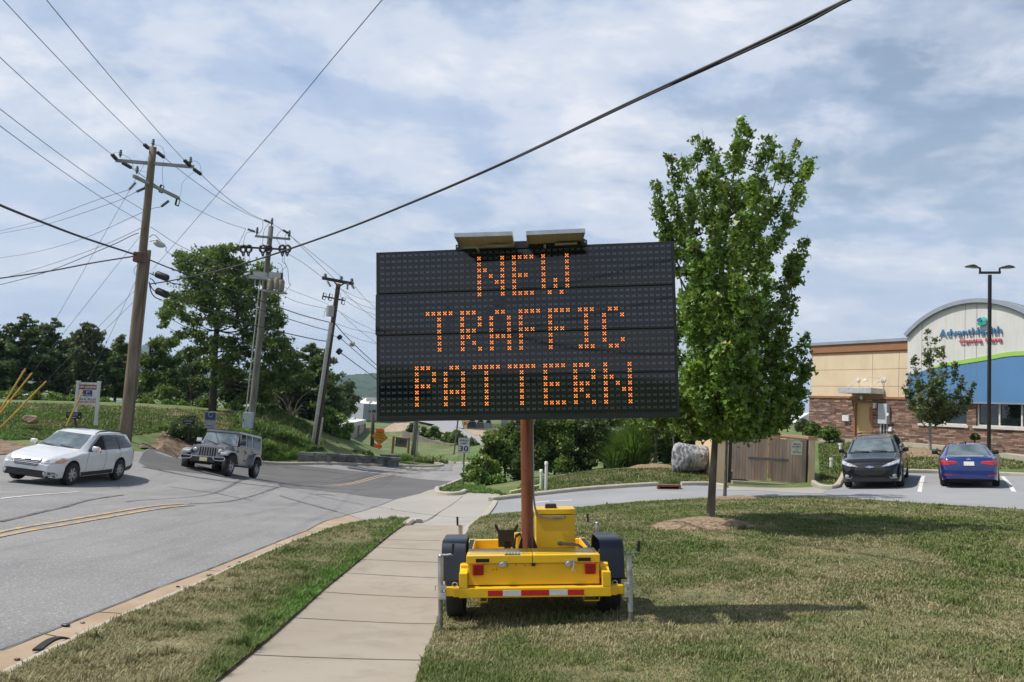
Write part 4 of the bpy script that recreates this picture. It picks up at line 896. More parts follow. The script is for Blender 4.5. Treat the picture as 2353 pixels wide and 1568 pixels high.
for sd in (-1, 1):
    c.patch([(1.50,.965),(1.95,1.21),(2.3,1.345),(2.52,1.35),(2.52,.98)], 'side', 'side_window', M_glassT, side=sd)
    c.patch([(2.58,.985),(2.58,1.35),(3.05,1.31),(3.40,1.15),(3.55,1.03)], 'side', 'side_window', M_glassT, side=sd)
    for ln_ in ([(1.42,.35),(1.40,.8),(1.50,.95)], [(2.55,.34),(2.55,.97)], [(3.50,1.0),(3.4,.8),(3.1,.5)]): c.strip(ln_, .012, 'side', 'door_gap', M_seam, side=sd, off=.004)
    e = sd
    c.patch([(e*.36,.80),(e*.80,.74),(e*.845,.86),(e*.80,.92),(e*.40,.885),(e*.33,.85)][::e], 'rear', 'tail_light', M_tail, off=.009, step=.05)
    c.strip([(e*.38,.86),(e*.80,.88)], .02, 'rear', 'tail_light_bar', mat('bright_tail', (0.6,0.05,0.06), 0.15, coat=0.8), off=.016)
    c.strip([(e*.52,.42),(e*.76,.44)], .035, 'rear', 'rear_reflector', M_tail, off=.010)
    c.patch([(3.98,.80),(4.24,.78),(4.26,.90),(4.08,.90)], 'side', 'tail_light', M_tail, side=sd)
    c.mirror(sd*.86, -1.50, .97, M_trim, sd)
c.patch([(-.15,.74),(.15,.74),(.15,.87),(-.15,.87)], 'rear', 'number_plate', M_plate, off=.012)
c.patch([(-.07,.915),(.07,.915),(.06,.955),(0,.985),(-.06,.955)], 'rear', 'badge', M_chr, off=.012, step=.2)
c.patch([(-.76,.22),(.76,.22),(.62,.34),(-.62,.34)], 'rear', 'lower_bumper', M_trim, off=.006)
c.strip([(-.60,.70),(-.2,.705),(.2,.705),(.60,.70)], .012, 'rear', 'boot_gap', M_seam, off=.004)
m = c.mb(); m.box(-.02,.02,-2.95,-2.83,1.42,1.475,.012); build(m, 'antenna', M_trim, c.root, True)
# ---- silver off-roader
M_ps = mat('silver_car_paint', (0.23,0.235,0.245), 0.24, 0.4, var=0.04, scale=2, coat=0.7)
M_hard = mat('grey_hardtop', (0.035,0.035,0.037), 0.6, scale=12)
Mx = seat_car((526.5,1095.5), (-0.03,-1.0), .62, 3.0, 1.80, -1, 0.15)
jp = thing('off_road_car', 'silver boxy off road car with seven slot grille waiting in the side street', 'car', None, Mx)
def J(): return MB(Mx)
def jb(m, n, mt, par=jp, smooth=False, **k): return build(m, n, mt, par, smooth, **k)
W_ = 1.50
m = J()
# tub, hood and cowl as one body: side profile extruded
def ext(mb_, poly, x0, x1, ch=0): mb_.prism([(-s_, z) for s_, z in poly], (x0,0,0), (0,1,0), (0,0,1), (1,0,0), x1-x0)
tub = [(1.30,.52),(1.42,.45),(3.05,.45),(3.10,.80),(3.25,.98),(3.55,1.03),(3.95,.98),(4.10,.80),(4.12,.55),(4.40,.55),(4.42,1.22),(1.50,1.22),(1.42,1.20)]
ext(m, tub, -.76, .76); ext(m, [(.42,.70),(1.35,.60),(1.45,1.19),(1.2,1.19),(.75,1.15),(.50,1.11),(.42,1.05)], -.60, .60)
jb_ = jb(m, 'body', M_ps); md = jb_.modifiers.new('round', 'BEVEL'); md.width = .03; md.segments = 3; md.limit_method = 'ANGLE'; md.angle_limit = math.radians(35)
m = J(); m.prism([(-.62,.62),(.62,.62),(.66,.80),(.66,1.02),(.60,1.11),(.3,1.13),(-.3,1.13),(-.60,1.11),(-.66,1.02),(-.66,.80)], (0,-.42,0), (1,0,0), (0,0,1), (0,1,0), .05); gr = jb(m, 'grille', M_ps)
m = J()
for k in range(7): x = -.30+.10*k; m.prism([(-.030,.72),(.030,.72),(.034,1.02),(0.015,1.055),(-.015,1.055),(-.034,1.02)], (x,-.371,0), (1,0,0), (0,0,1), (0,1,0), .003)
jb(m, 'grille_slot', M_under, gr)
for s in (-1, 1):
    m = J(); m.lathe([(0,.045),(.07,.04),(.098,.02),(.105,0)], (s*.50,-.372,.93), (0,1,0), 24); hl = jb(m, 'headlight', M_lamp, smooth=True)
    m = J(); m.lathe([(.098,.0),(.115,.02),(.125,0.0)], (s*.50,-.370,.93), (0,1,0), 24); jb(m, 'headlight_ring', M_trim, hl, True)
    # front fender flare and rear flare
    a = [(.10,.78),(.16,.90),(.40,.985),(.85,.985),(1.12,.90),(1.30,.60),(1.38,.50)]; b = [(1.32,.50),(1.22,.62),(1.06,.84),(.83,.92),(.42,.92),(.20,.85),(.15,.78)]
    m = J(); ext(m, a+b, *(sorted((s*.60, s*.93)))); fl = jb(m, 'fender_flare', M_ps if s < 0 else M_ps); md = fl.modifiers.new('r', 'BEVEL'); md.width = .02; md.segments = 2
    m = J(); ext(m, [(3.00,.50),(3.08,.80),(3.25,.985),(3.85,.985),(4.10,.80),(4.20,.55),(4.14,.55),(4.03,.76),(3.82,.91),(3.30,.91),(3.14,.78),(3.06,.50)], *(sorted((s*.74, s*.93)))); fl = jb(m, 'fender_flare', M_ps); md = fl.modifiers.new('r', 'BEVEL'); md.width = .02; md.segments = 2
    m = J(); m.box(min(s*.66,s*.90),max(s*.66,s*.90),-.17,-.11,.80,.875,.02); jb(m, 'indicator', M_lamp)
    m = J(); m.tube([(s*.86,-1.38,.44),(s*.88,-2.95,.44)], .045, 10); jb(m, 'side_step', M_trim, smooth=True)
    m = J(); m.box(min(s*.80,s*1.02),max(s*.80,s*1.02),-1.62,-1.54,1.28,1.46,.03); m.box(min(s*.74,s*.82),max(s*.74,s*.82),-1.60,-1.56,1.28,1.33); jb(m, 'side_mirror', M_trim if s < 0 else M_chr, smooth=True)
    m = J()
    for y in (-1.85,-2.75): m.box(min(s*.765,s*.79),max(s*.765,s*.79),y-.55,y-.40,1.06,1.09,.005)
    for y in (-1.50,-2.36): 
        for z in (.66,.98): m.box(min(s*.762,s*.785),max(s*.762,s*.785),y-.10,y,z,z+.05,.004)
    jb(m, 'door_handle', M_trim)
    m = J()
    for y in (-1.48,-2.34,-3.14): m.box(min(s*.761,s*.7625),max(s*.761,s*.7625),y-.006,y+.006,.5,1.21)
    jb(m, 'door_gap', M_seam)
# windshield frame and hardtop
def quadslab(mb_, q, nrm, t): Q = [Vector(p) for p in q]; nn = Vector(nrm).normalized(); mb_.add(Q + [p+nn*t for p in Q], [(3,2,1,0),(4,5,6,7),(0,1,5,4),(1,2,6,5),(2,3,7,6),(3,0,4,7)])
wn = (0,.90,.42)
m = J(); a0, a1 = (-1.45,1.20), (-1.72,1.76)
quadslab(m, [(-.74,a0[0],a0[1]),(.74,a0[0],a0[1]),(.66,a1[0],a1[1]),(-.66,a1[0],a1[1])], wn, .04); jb(m, 'windshield_frame', M_ps)
m = J(); quadslab(m, [(-.67,-1.435,1.265),(.67,-1.435,1.265),(.60,-1.64,1.705),(-.60,-1.64,1.705)], wn, .012); jb(m, 'windshield', M_glass)
m = J(); m.box(-.68,.68,-1.76,-1.60,1.74,1.80,.02)
for s in (-1, 1):
    m.add([], [])
q = [(-.74,1.22),(-.66,1.80),(.66,1.80),(.74,1.22)]
def hull(y0, y1): m.prism([(-.75,1.22),(.75,1.22),(.665,1.78),(.63,1.83),(-.63,1.83),(-.665,1.78)], (0,y1,0), (1,0,0), (0,0,1), (0,1,0), y0-y1)
hull(-1.74,-4.40); jb(m, 'hardtop', M_ps, smooth=False)
m = J(); m.prism([(-.64,1.832),(.64,1.832),(.60,1.868),(-.60,1.868)], (0,-4.42,0), (1,0,0), (0,0,1), (0,1,0), 2.66); jb(m, 'roof_panel', M_hard)
for s in (-1, 1):
    for y0, y1 in ((-1.82,-2.42),(-2.56,-3.10),(-3.26,-4.25)):
        xb, xt = s*.748, s*.672; m = J(); yo = .12 if y0 == -1.82 else 0
        Q = [(xb,y0+yo*.0,1.27),(xb,y1,1.27),(xt,y1,1.73),(xt,y0-yo,1.73)]; quadslab(m, Q if s > 0 else Q[::-1], (s,0,.14), .006); jb(m, 'side_window', M_glassT)
m = J(); m.box(-.86,.86,-.12,.02,.56,.68,.02); m.box(-.50,.50,.0,.06,.46,.66,.02); bp_ = jb(m, 'front_bumper', M_trim)
for s in (-1, 1):
    m = J(); m.tube([(s*.42,.055,.68),(s*.84,.03,.69),(s*.87,.03,.60),(s*.80,.04,.555),(s*.50,.055,.56),(s*.42,.055,.62),(s*.42,.055,.68)], .018, 8); jb(m, 'fog_ring', M_chr, bp_, True)
m = J(); m.box(-.40,.40,.045,.068,.655,.685,.008); jb(m, 'bumper_bar', M_chr, bp_)
m = J(); m.box(-.20,.10,.066,.075,.50,.64,.004); jb(m, 'number_plate', mat('cream_plate', (0.52,0.47,0.28), 0.5, scale=30), bp_)
m = J(); m.box(-.70,.70,-4.3,-.45,.42,.62); jb(m, 'underbody', M_under)
for x0 in (-.5,.05): 
    m = J(); m.tube([(x0,-1.40,1.25),(x0+.45,-1.44,1.36)], .010, 6); jb(m, 'wiper', M_trim)
m = J(); m.lathe([(0,-.12),(.30,-.12),(.39,-.08),(.39,.08),(.30,.12),(0,.12)], (0,-4.56,1.0), (0,1,0), 28); jb(m, 'spare_wheel', M_rub, smooth=True)
for a in (.62, 3.62):
    for s in (-1, 1): wheel_parts(jp, Mx, (s*.80, -a, .40), .40, .26, s, 5, .60)
# ---------------------------------------------------------------- utility poles and wires
M_wood = mat('pole_wood', (0.125,0.090,0.062), 0.9, col2=(0.225,0.175,0.13), scale=5, bump=1, bscale=14, stretch=(1,1,0.10), detail=9); two_noise(M_wood, (0.07,0.04,0.025), 3, 0.5, 0.8, 0.7, (1,1,0.25))
M_woodg = mat('pole_wood_grey', (0.115,0.12,0.095), 0.9, col2=(0.19,0.19,0.155), scale=5, bump=1, bscale=14, stretch=(1,1,0.10), detail=9)
M_woodd = mat('pole_wood_dark', (0.045,0.03,0.022), 0.9, col2=(0.09,0.06,0.045), scale=5, bump=1, bscale=14, stretch=(1,1,0.10))
M_arm = mat('crossarm_grey', (0.20,0.22,0.21), 0.85, col2=(0.30,0.32,0.31), scale=6, bump=0.4, bscale=20, stretch=(0.3,0.3,1))
M_ins = mat('insulator_grey', (0.10,0.11,0.13), 0.35, var=0.2, scale=30); M_insd = mat('insulator_dark', (0.02,0.02,0.022), 0.4); M_cable = mat('cable_black', (0.012,0.012,0.014), 0.6); M_wire = mat('wire_aluminium', (0.10,0.11,0.12), 0.5, 0.5, var=0.2, scale=3)
M_xf = mat('transformer_grey', (0.36,0.37,0.36), 0.5, var=0.1, scale=4)
def wob(pts, D):                                     # pixel points with one distance or one each
    return [V3(P(p[0], p[1], p[2] if len(p) > 2 else D)) for p in pts]
def spline(pts, n=10):
    p = [Vector(q) for q in pts]; p = [p[0]*2-p[1]] + p + [p[-1]*2-p[-2]]; out = []
    for i in range(1, len(p)-2):
        for k in range(n):
            t = k/n; a, b, c, d = p[i-1:i+3]; out.append(0.5*((2*b)+(c-a)*t+(2*a-5*b+4*c-d)*t*t+(3*b-a-3*c+d)*t**3))
    out.append(p[-2]); return out
def wire(name, label, pts, r, m=M_wire, group=None, sag=0.0, n=10, parent=None):
    w = [V3(P(*p)) for p in pts]
    if len(w) == 2:
        k = 24; w = [w[0].lerp(w[1], i/k) - Vector((0,0,sag*4*(i/k)*(1-i/k))) for i in range(k+1)]
    else: w = spline(w, n)
    mb = MB(); mb.tube(w, r, 5); o = build(mb, name, m, parent, True, None)
    if parent is None: tag(o, label, 'wire', group)
    return o
def string_ins(mb, a, b, r, k=5):
    a, b = Vector(a), Vector(b); d = (b-a); L = d.length
    prof = [(r*.3,0)]
    for i in range(k): h = L*(i+.2)/k; prof += [(r*.35,h),(r,h+L*.25/k),(r,h+L*.4/k),(r*.35,h+L*.55/k)]
    prof += [(r*.3,L)]; mb.lathe(prof, a, d, 8)
def post_ins(mb, p, h, r):
    mb.lathe([(r*.4,0),(r*.45,h*.2),(r,h*.3),(r*.9,h*.42),(r*.6,h*.5),(r*.95,h*.62),(r*.6,h*.75),(r*.7,h*.9),(0,h)], p, (0,0,1), 10)
PD = 33.0
pb = U(286, 1003); pbase = V3(P(286, 1003, PD)); ptop = V3(P(352, 338, PD)); pbase = ptop + (pbase-ptop)*1.06
pole = thing('utility_pole', 'brown wooden utility pole with two crossarms rising behind the white wagon', 'utility pole', pbase)
m = MB(); k = 14; pts = [pbase.lerp(ptop, i/k) for i in range(k+1)]; m.tube(pts, [.225-.085*i/k for i in range(k+1)], 20); build(m, 'post', M_wood, pole, True, None)
b2 = P(295, 1003, PD+.3); t2 = P(341.5, 575, PD+.3)
m = MB(); m.tube([V3(b2).lerp(V3(t2), i/8) - Vector((0,0,.7*(1-i/8))) for i in range(9)], [.15-.04*i/8 for i in range(9)], 14); build(m, 'stub_post', M_wood, pole, True, None)
def arm(root, pts2, w, h, mt, name='crossarm'):
    a, b = wob(pts2, None); m = MB(); d = b-a; X = d.normalized(); Z = Vector((0,0,1)); Y = Z.cross(X).normalized(); Z = X.cross(Y)
    m.obox((a+b)/2, X*d.length/2, Y*w/2, Z*h/2); return build(m, name, mt, root)
aL, aR = (266,369,33.0-.2), (446,384,33.4-.2)
arm(pole, (aL, aR), .10, .13, M_arm); arm(pole, ((307,405,31.9),(411,456,35.1)), .10, .13, M_arm)
def ins_part(root, fn, name='insulator', mt=M_insd): m = MB(); fn(m); return build(m, name, mt, root, True, 60)
for (x, y, D) in ((276,362,32.8),(437,378,33.2),(351,337,33.0),(314,400,31.9)): ins_part(pole, lambda m: post_ins(m, V3(P(x, y, D)), .34, .075), mt=M_ins)
for a, b in (((267,366,32.7),(258,356,32)),((281,374,33),(302,386,34)),((341,341,33),(332,333,32.4)),((361,350,33.2),(377,362,34)),((437,381,33.2),(424,369,32.4)),((445,389,33.4),(462,401,34.3))):
    ins_part(pole, lambda m: string_ins(m, V3(P(*a)), V3(P(*b)), .085, 4))
for a, b in (((312,420,32.2),(297,436,32)),((334,432,33),(314,441,32.6)),((388,462,34),(371,475,33.5))): ins_part(pole, lambda m: string_ins(m, V3(P(*a)), V3(P(*b)), .06, 6), mt=M_ins)
def cutout(root, x, y, D, s=1.0):
    m = MB(); p = lambda dx, dy: V3(P(x+dx*s, y+dy*s, D))
    m.tube([p(0,-9), p(7,-6), p(3,10), p(-4,7)], .022*s, 6); m.tube([p(0,-9), p(-4,7)], .045*s, 8); m.tube([p(-4,7), p(3,10)], .03*s, 6); return build(m, 'fuse_cutout', M_insd, root, True, 60)
cutout(pole, 337, 428, 33); cutout(pole, 370, 434, 34); cutout(pole, 407, 464, 35)
m = MB(); m.tube(spline(wob([(258,356),(268,350),(282,356),(300,366),(307,385)], 32.6)), .008, 5); m.tube(spline(wob([(378,365),(376,345),(368,336),(354,333)], 33)), .008, 5); m.tube(spline(wob([(462,401),(460,380),(447,370),(437,375)], 33.5)), .008, 5)
m.tube(spline(wob([(302,386),(320,392),(345,400),(345,420)], 33)), .008, 5); m.tube(spline(wob([(456,395),(440,400),(420,420),(415,450)], 34.5)), .006, 5); m.tube(spline(wob([(376,368),(373,400),(377,440)], 33.6)), .008, 5); build(m, 'jumper_wire', M_wire, pole)
# street lamp on that pole, splice cases, terminal box
lp = thing('street_lamp', 'small cobra head street lamp bracketed to the brown utility pole', 'street lamp', P(348, 553, 32.6))
m = MB(); m.tube(spline(wob([(344,555),(355,552),(362,553)], 32.6)), .025, 8); build(m, 'bracket', M_galv, lp)
m = MB(); a, b, c_2 = wob([(354,557),(366,561),(379,566)], 32.4); m.tube([a, a.lerp(b,.5), b, b.lerp(c_2,.6), c_2], [.06,.13,.15,.11,.05], 10); build(m, 'lamp_head', M_xf, lp, True)
m = MB(); m.tube([V3(P(360,552,32.4)), V3(P(361,556,32.4))], .06, 8); build(m, 'photocell', M_insd, lp)
def case(label, a, b, D, r):
    m = MB(); p, q = V3(P(*a, D)), V3(P(*b, D)); m.tube([p, p.lerp(q,.06), p.lerp(q,.12), p.lerp(q,.88), p.lerp(q,.94), q], [r*.4,r*.85,r,r,r*.85,r*.4], 12); return tag(build(m, 'splice_case', M_cable, None, True), label, 'splice case', 'black splice cases hanging by the poles')
case('black splice case, upper of the two right of the brown pole', (357,629), (388,641), 32.5, .145); case('black splice case, lower of the two right of the brown pole', (358,667), (388,680), 32.5, .145)
case('black splice case on the cable leaving the leaning dark pole, the lower one', (775,804), (784,812), 52, .2); case('black splice case on the cable leaving the leaning dark pole, the upper one', (777,772), (784,779), 52, .17)
m = MB(); c0 = V3(P(319,591,32.6)); m.box(c0.x-.18,c0.x+.2,c0.y-.15,c0.y+.15,c0.z-.22,c0.z+.2,.03); build(m, 'terminal_box', mat('rusty_box', (0.05,0.04,0.04), 0.7, col2=(0.14,0.05,0.03), scale=4), pole)
m = MB()
for pts in ([(345,640),(352,645),(358,655)], [(343,650),(347,670),(356,683),(372,690)], [(342,648),(350,664),(360,672)], [(344,628),(352,632),(370,640),(395,651)], [(356,668),(375,672),(400,683)]): m.tube(spline(wob(pts, 32.6)), .022, 6)
for x, y in ((357,631),(366,635),(361,668),(368,671),(352,628)): m.tube(wob([(x,y-3),(x,y+5)], 32.6), .02, 5)
build(m, 'cable_tail', M_cable, pole)
m = MB(); m.tube(spline(wob([(318,605),(308,620),(312,632),(320,618),(322,606)], 32.6)), .008, 5); build(m, 'loose_wire', M_cable, pole)
# ---- second pole
PD2 = 50.0; b = V3(P(574, 1000, PD2)); t = V3(P(623, 520, PD2))
pole2 = thing('utility_pole', 'grey green utility pole with insulator rings and a transformer rack before the big tree', 'utility pole', b)
m = MB(); m.tube([b.lerp(t, i/10) for i in range(11)], [.235-.08*i/10 for i in range(11)], 16); build(m, 'post', M_woodg, pole2, True, None)
arm(pole2, ((586,543,49.6),(667,550,50)), .11, .13, M_arm); arm(pole2, ((549,568,49.6),(664,574,50)), .09, .11, M_insd)
for x, y in ((590,541),(664,548),(624,520)): ins_part(pole2, lambda m: post_ins(m, V3(P(x, y, 49.6)), .55, .10), mt=M_ins)
for x in (559, 571, 604, 617, 649, 660):
    def ring(m, x=x):
        c = V3(P(x, 572, 49.4)); m.tube([c + Vector((.20*math.cos(a), 0, .22*math.sin(a))) for a in [i*math.pi/6 for i in range(13)]], .075, 6); m.tube([c+Vector((-.12,0,-.1)), c+Vector((.03,0,-.48))], .045, 6); m.tube([c+Vector((.12,0,-.1)), c+Vector((.05,0,-.48))], .045, 6)
    ins_part(pole2, ring, 'switch_insulator')
m = MB()
for pts in ([(565,526),(549,562),(553,568)], [(582,532),(565,538),(558,566)], [(604,508),(603,525),(594,540)], [(620,512),(607,530),(603,566)], [(648,527),(636,545),(645,566)], [(662,532),(655,545),(658,566)], [(562,580),(565,600),(580,620)], [(573,580),(575,600),(588,640)], [(606,580),(606,596),(598,600)],
            [(656,580),(653,600),(661,618),(664,650),(668,654),(654,672)], [(650,580),(649,600),(658,612),(646,624),(644,650)], [(638,604),(648,612),(650,640),(648,660)], [(628,612),(636,620),(637,640)], [(600,614),(612,614),(622,618)]): m.tube(spline(wob(pts, 49.5)), .014, 5)
build(m, 'jumper_wire', M_wire, pole2)
m = MB(); m.obox(V3(P(612,641,49.4)), (1.0,.1,-.02), (0,.25,0), (0,0,.10)); m.obox(V3(P(598,633,49.4)), (.38,0,0), (0,.25,0), (0,0,.18)); m.obox(V3(P(634,634,49.4)), (.38,0,0), (0,.25,0), (0,0,.18)); m.obox(V3(P(630,671,49.4)), (.75,.1,-.03), (0,.2,0), (0,0,.06))
for x, y0, y1 in ((586,640,657),(615,640,662),(640,640,668),(626,642,672),(650,646,670)): m.tube([V3(P(x,y0,49.4)), V3(P(x,y1,49.4))], .05, 6)
build(m, 'equipment_rack', M_xf, pole2)
for x, y in ((636,652),(646,656),(622,654)):
    m = MB(); c0 = V3(P(x,y,49.2)); m.lathe([(0,-.36),(.2,-.36),(.21,.25),(.16,.33),(0,.35)], c0, (0,0,1), 14); tk = build(m, 'transformer_tank', mat('tank_bronze', (0.20,0.17,0.12), 0.6, var=0.15, scale=4), pole2, True)
    m = MB(); post_ins(m, c0+Vector((0,0,.34)), .5, .07); build(m, 'bushing', M_insd, tk, True, 60)
m = MB(); c0 = V3(P(570,966,49.5)); m.box(c0.x-.30,c0.x+.30,c0.y-.15,c0.y+.2,c0.z-.5,c0.z+.5,.02); cb = build(m, 'cabinet', mat('cabinet_grey', (0.36,0.40,0.42), 0.5, var=0.06), pole2)
m = MB(); m.box(c0.x-.27,c0.x-.22,c0.y-.17,c0.y-.15,c0.z-.06,c0.z+.06); build(m, 'handle', M_blk, cb)
m = MB(); a, b3 = V3(P(565,948,49.6)), V3(P(598,640,49.6)); m.tube([a, b3], .04, 8); build(m, 'conduit', M_galv, pole2)
# ---- third, leaning pole
PD3 = 52.0; b = V3(P(722, 1040, PD3)); t = V3(P(778, 652, PD3))
pole3 = thing('utility_pole', 'leaning dark utility pole with a grey transformer can above the low block wall', 'utility pole', b)
m = MB(); m.tube([b.lerp(t, i/10) for i in range(11)], [.21-.06*i/10 for i in range(11)], 16); build(m, 'post', M_woodd, pole3, True, None)
m = MB(); m.tube([V3(P(717,1032,51.7)), V3(P(761,742,51.7))], .125, 10); m.tube([V3(P(714,1034,51.7)), V3(P(720,1018,51.7))], .16, 10); build(m, 'riser_guard', M_galv, pole3, True)
m = MB(); m.tube([V3(P(731,1030,51.6)), V3(P(742,960,51.6))], .07, 8); build(m, 'conduit', M_galv, pole3, True)
arm(pole3, ((740,639,51.8),(813,653,52.2)), .14, .20, M_woodd); arm(pole3, ((742,681,51.8),(792,691,52.2)), .09, .09, M_insd)
m = MB(); m.tube([V3(P(766,645,51.8)), V3(P(776,658,51.8))], .05, 6); m.tube([V3(P(793,650,51.8)), V3(P(778,660,51.8))], .05, 6); build(m, 'arm_brace', M_woodd, pole3)
for x, y in ((747,639),(784,645),(808,650)): ins_part(pole3, lambda m: post_ins(m, V3(P(x, y, 51.8)), .3, .13), mt=M_ins)
for a, b3 in (((752,646),(760,659)),((799,650),(798,666)),((808,655),(814,664))): ins_part(pole3, lambda m: string_ins(m, V3(P(*a,51.6)), V3(P(*b3,51.6)), .10, 4), mt=M_ins)
for x, y in ((744,681),(758,683),(788,692)): cutout(pole3, x, y, 51.6, .9)
m = MB(); c0 = V3(P(758.5,715,51.3)); m.lathe([(0,-.35),(.24,-.35),(.25,.32),(.2,.38),(0,.4)], c0, (0,0,1), 16); build(m, 'transformer_can', M_xf, pole3, True)
m = MB()
for pts in ([(752,706),(746,718),(744,730)], [(766,708),(772,722),(766,738)], [(768,664),(780,672),(785,690)], [(764,760),(766,770),(775,775)]): m.tube(spline(wob(pts, 51.5)), .015, 5)
build(m, 'jumper_wire', M_wire, pole3)
# ---- fourth pole beyond, and the stub pole
b = V3(P(948, 1057, 62)); t = V3(P(975, 760, 62)); o = thing('utility_pole', 'grey utility pole standing on the far kerb below the message board', 'utility pole', b)
m = MB(); m.tube([b.lerp(t, i/8) for i in range(9)], [.20-.04*i/8 for i in range(9)], 14); build(m, 'post', M_woodg, o, True, None); m = MB(); m.tube([V3(P(957,1050,61.7)), V3(P(962,985,61.7))], .05, 8); build(m, 'conduit', M_galv, o)
b = V3(P(855, 1035, 76)); t = V3(P(857, 951, 76)); o = thing('stub_pole', 'short dark brown stub pole with a slanting brace left of the orange sign', 'pole', b)
m = MB(); m.tube([b, t], [.19,.17], 12); build(m, 'post', M_woodd, o, True, None); m = MB(); m.tube([V3(P(848,1040,76)), V3(P(854.5,1015,76))], .10, 8); build(m, 'brace', M_woodd, o, True, None)
# ---- wires
GL = 'thin power lines crossing the sky'
def ext2(a, b, f=.35): return tuple(b[i] + (b[i]-a[i])*f for i in range(3))
def over(name, label, far, edge, r, sag, mt=M_wire, g=GL): e = ext2(far, edge); return wire(name, label, [far, e], r, mt, g, sag)
over('power_line', 'thin wire running from the brown pole top to the upper left corner', (332,333,32.4), (12,0,21), .011, .10)
over('power_line', 'thin wire from the right crossarm end of the brown pole to the top edge', (424,369,32.4), (111,0,20), .011, .10)
over('power_line', 'thin wire from the left crossarm end of the brown pole to the left edge', (258,356,32), (0,127,22), .011, .10)
over('power_line', 'thin wire reaching the brown pole below its lower crossarm, the higher of that pair', (331,484,33), (0,243,21), .010, .15)
over('power_line', 'thin wire reaching the brown pole below its lower crossarm, the lower of that pair', (330,512,33), (0,282,21), .010, .15)
wire('power_line', 'faint wire from the lower crossarm end sloping to the left edge, topmost', [(297,436,32),(217,462,36),(100,505,42),(0,531,48),(-60,545,52)], .012, M_wire, GL)
wire('power_line', 'faint wire from the lower crossarm sloping to the left edge, second of three', [(314,441,32.6),(259,466,36),(110,515,44),(0,537,52),(-60,548,56)], .012, M_wire, GL)
wire('power_line', 'faint wire passing behind the brown pole to the left edge, third of three', [(371,475,33.5),(329,488,35),(190,549,43),(80,580,50),(0,593,56),(-60,602,60)], .012, M_wire, GL)
wire('power_line', 'thin wire from the brown pole down to the left edge above the lower cable', [(325,524,33),(230,567,38),(100,613,45),(0,641,52),(-50,652,56)], .012, M_wire, GL)
wire('telephone_cable', 'twisted service cable arching from the brown pole to the left edge', [(318,536,33),(300,543,34),(245,569,37),(105,626,44),(0,655,50),(-50,668,54)], .018, M_cable, 'dark cables strung between the poles')
wire('telephone_cable', 'thick black cable falling from the left edge to the brown pole', [(-70,440,18),(0,472,20),(84,506,22.5),(190,546,26),(312,586,32.4)], .038, M_cable, 'dark cables strung between the poles')
wire('telephone_cable', 'black cable sagging from the left edge up to the brown pole terminal box', [(-60,648,34),(0,640,33.5),(116,623,33),(211,605,32.7),(310,589,32.5)], .032, M_cable, 'dark cables strung between the poles')
wire('telephone_cable', 'heavy black cable climbing over the message board to the top right', [(346,653,32.6),(400,644,31),(533,614.6,26),(749,543.4,20.5),(960,460,17),(1177,366,14.2),(1440,240,11.6),(1704,118,10.0),(1952,-2,8.9),(2150,-100,8.2)], .027, M_cable, 'dark cables strung between the poles')
wire('telephone_cable', 'thinner lashed cable hugging the heavy one above the message board', [(1177,368,14.1),(1440,243,11.5),(1600,170,10.6),(1704,123,9.95),(1850,55,9.3),(1960,-4,8.85),(2150,-96,8.2)], .014, M_cable, 'dark cables strung between the poles')
wire('guy_wire', 'long thin wire slanting from the top edge down behind the big tree', [(353,617,33),(500,447,24),(633,293,18.5),(760,140,14.5),(878,0,12),(960,-100,10.5)], .008, M_wire, GL)
G2 = 'wires strung from the brown pole to the poles beyond'
wire('power_line', 'wire from the brown pole right arm to the second pole top', [(462,401,34.3),(607,506,49.5)], .014, M_wire, G2, .25); wire('power_line', 'wire from the brown pole top to the second pole top', [(377,362,34),(607,508,49.5)], .014, M_wire, G2, .3); wire('power_line', 'wire from the brown pole left arm to the dead end left of the second pole', [(302,386,34),(565,526,49.5)], .014, M_wire, G2, .35)
for a, b3 in (((607,506),(621,512)),((569,527),(586,533)),((650,529),(662,536))):
    m = MB(); string_ins(m, V3(P(*a,49.5)), V3(P(*b3,49.5)), .09, 6); build(m, 'dead_end_insulator', M_insd, pole2, True, 60)
wire('power_line', 'wire from the second pole to the leaning pole, upper', [(621,512,49.6),(665,541,50.2),(789,640,52)], .015, M_wire, G2); wire('power_line', 'wire from the second pole to the leaning pole, middle', [(662,536,49.6),(700,575,50.6),(767,640,52)], .015, M_wire, G2)
wire('power_line', 'wire from the second pole to the leaning pole, lower left', [(661,583,49.6),(700,607,51),(741,638,52)], .015, M_wire, G2)
wire('power_line', 'twisted service wire running through the big tree from the brown pole', [(343,545,33),(356,541,33.5),(380,566,35),(410,592,37),(600,655,46),(680,693,49),(755,711,52)], .014, M_wire, G2)
wire('power_line', 'pale wire falling right from the brown pole into the big tree', [(346,522,33),(440,578,37),(600,640,46),(755,700,52)], .012, M_wire, G2)
G3 = 'dark cables strung between the poles'
wire('telephone_cable', 'black cable from the brown pole to the leaning pole, topmost', [(342,597,32.8),(405,622,35),(540,670,42),(668,716,48),(717,731,50),(757,741,52)], .03, M_cable, G3)
wire('telephone_cable', 'black cable from the upper splice case to the leaning pole', [(395,651,33),(480,668,38),(600,713,45),(717,750,50),(755,760,52)], .024, M_cable, G3)
wire('telephone_cable', 'black cable from the lower splice case to the leaning pole', [(400,683,33),(480,712,38),(600,752,45),(717,779,50),(753,785,52)], .03, M_cable, G3)
wire('telephone_cable', 'black cable leaving the leaning pole above the distant street lamp', [(769,743,52),(800,778,56),(865,839,64),(960,920,76)], .03, M_cable, G3)
wire('telephone_cable', 'black cable leaving the leaning pole from its upper splice case', [(784,779,52),(865,849,62),(960,928,74)], .024, M_cable, G3)
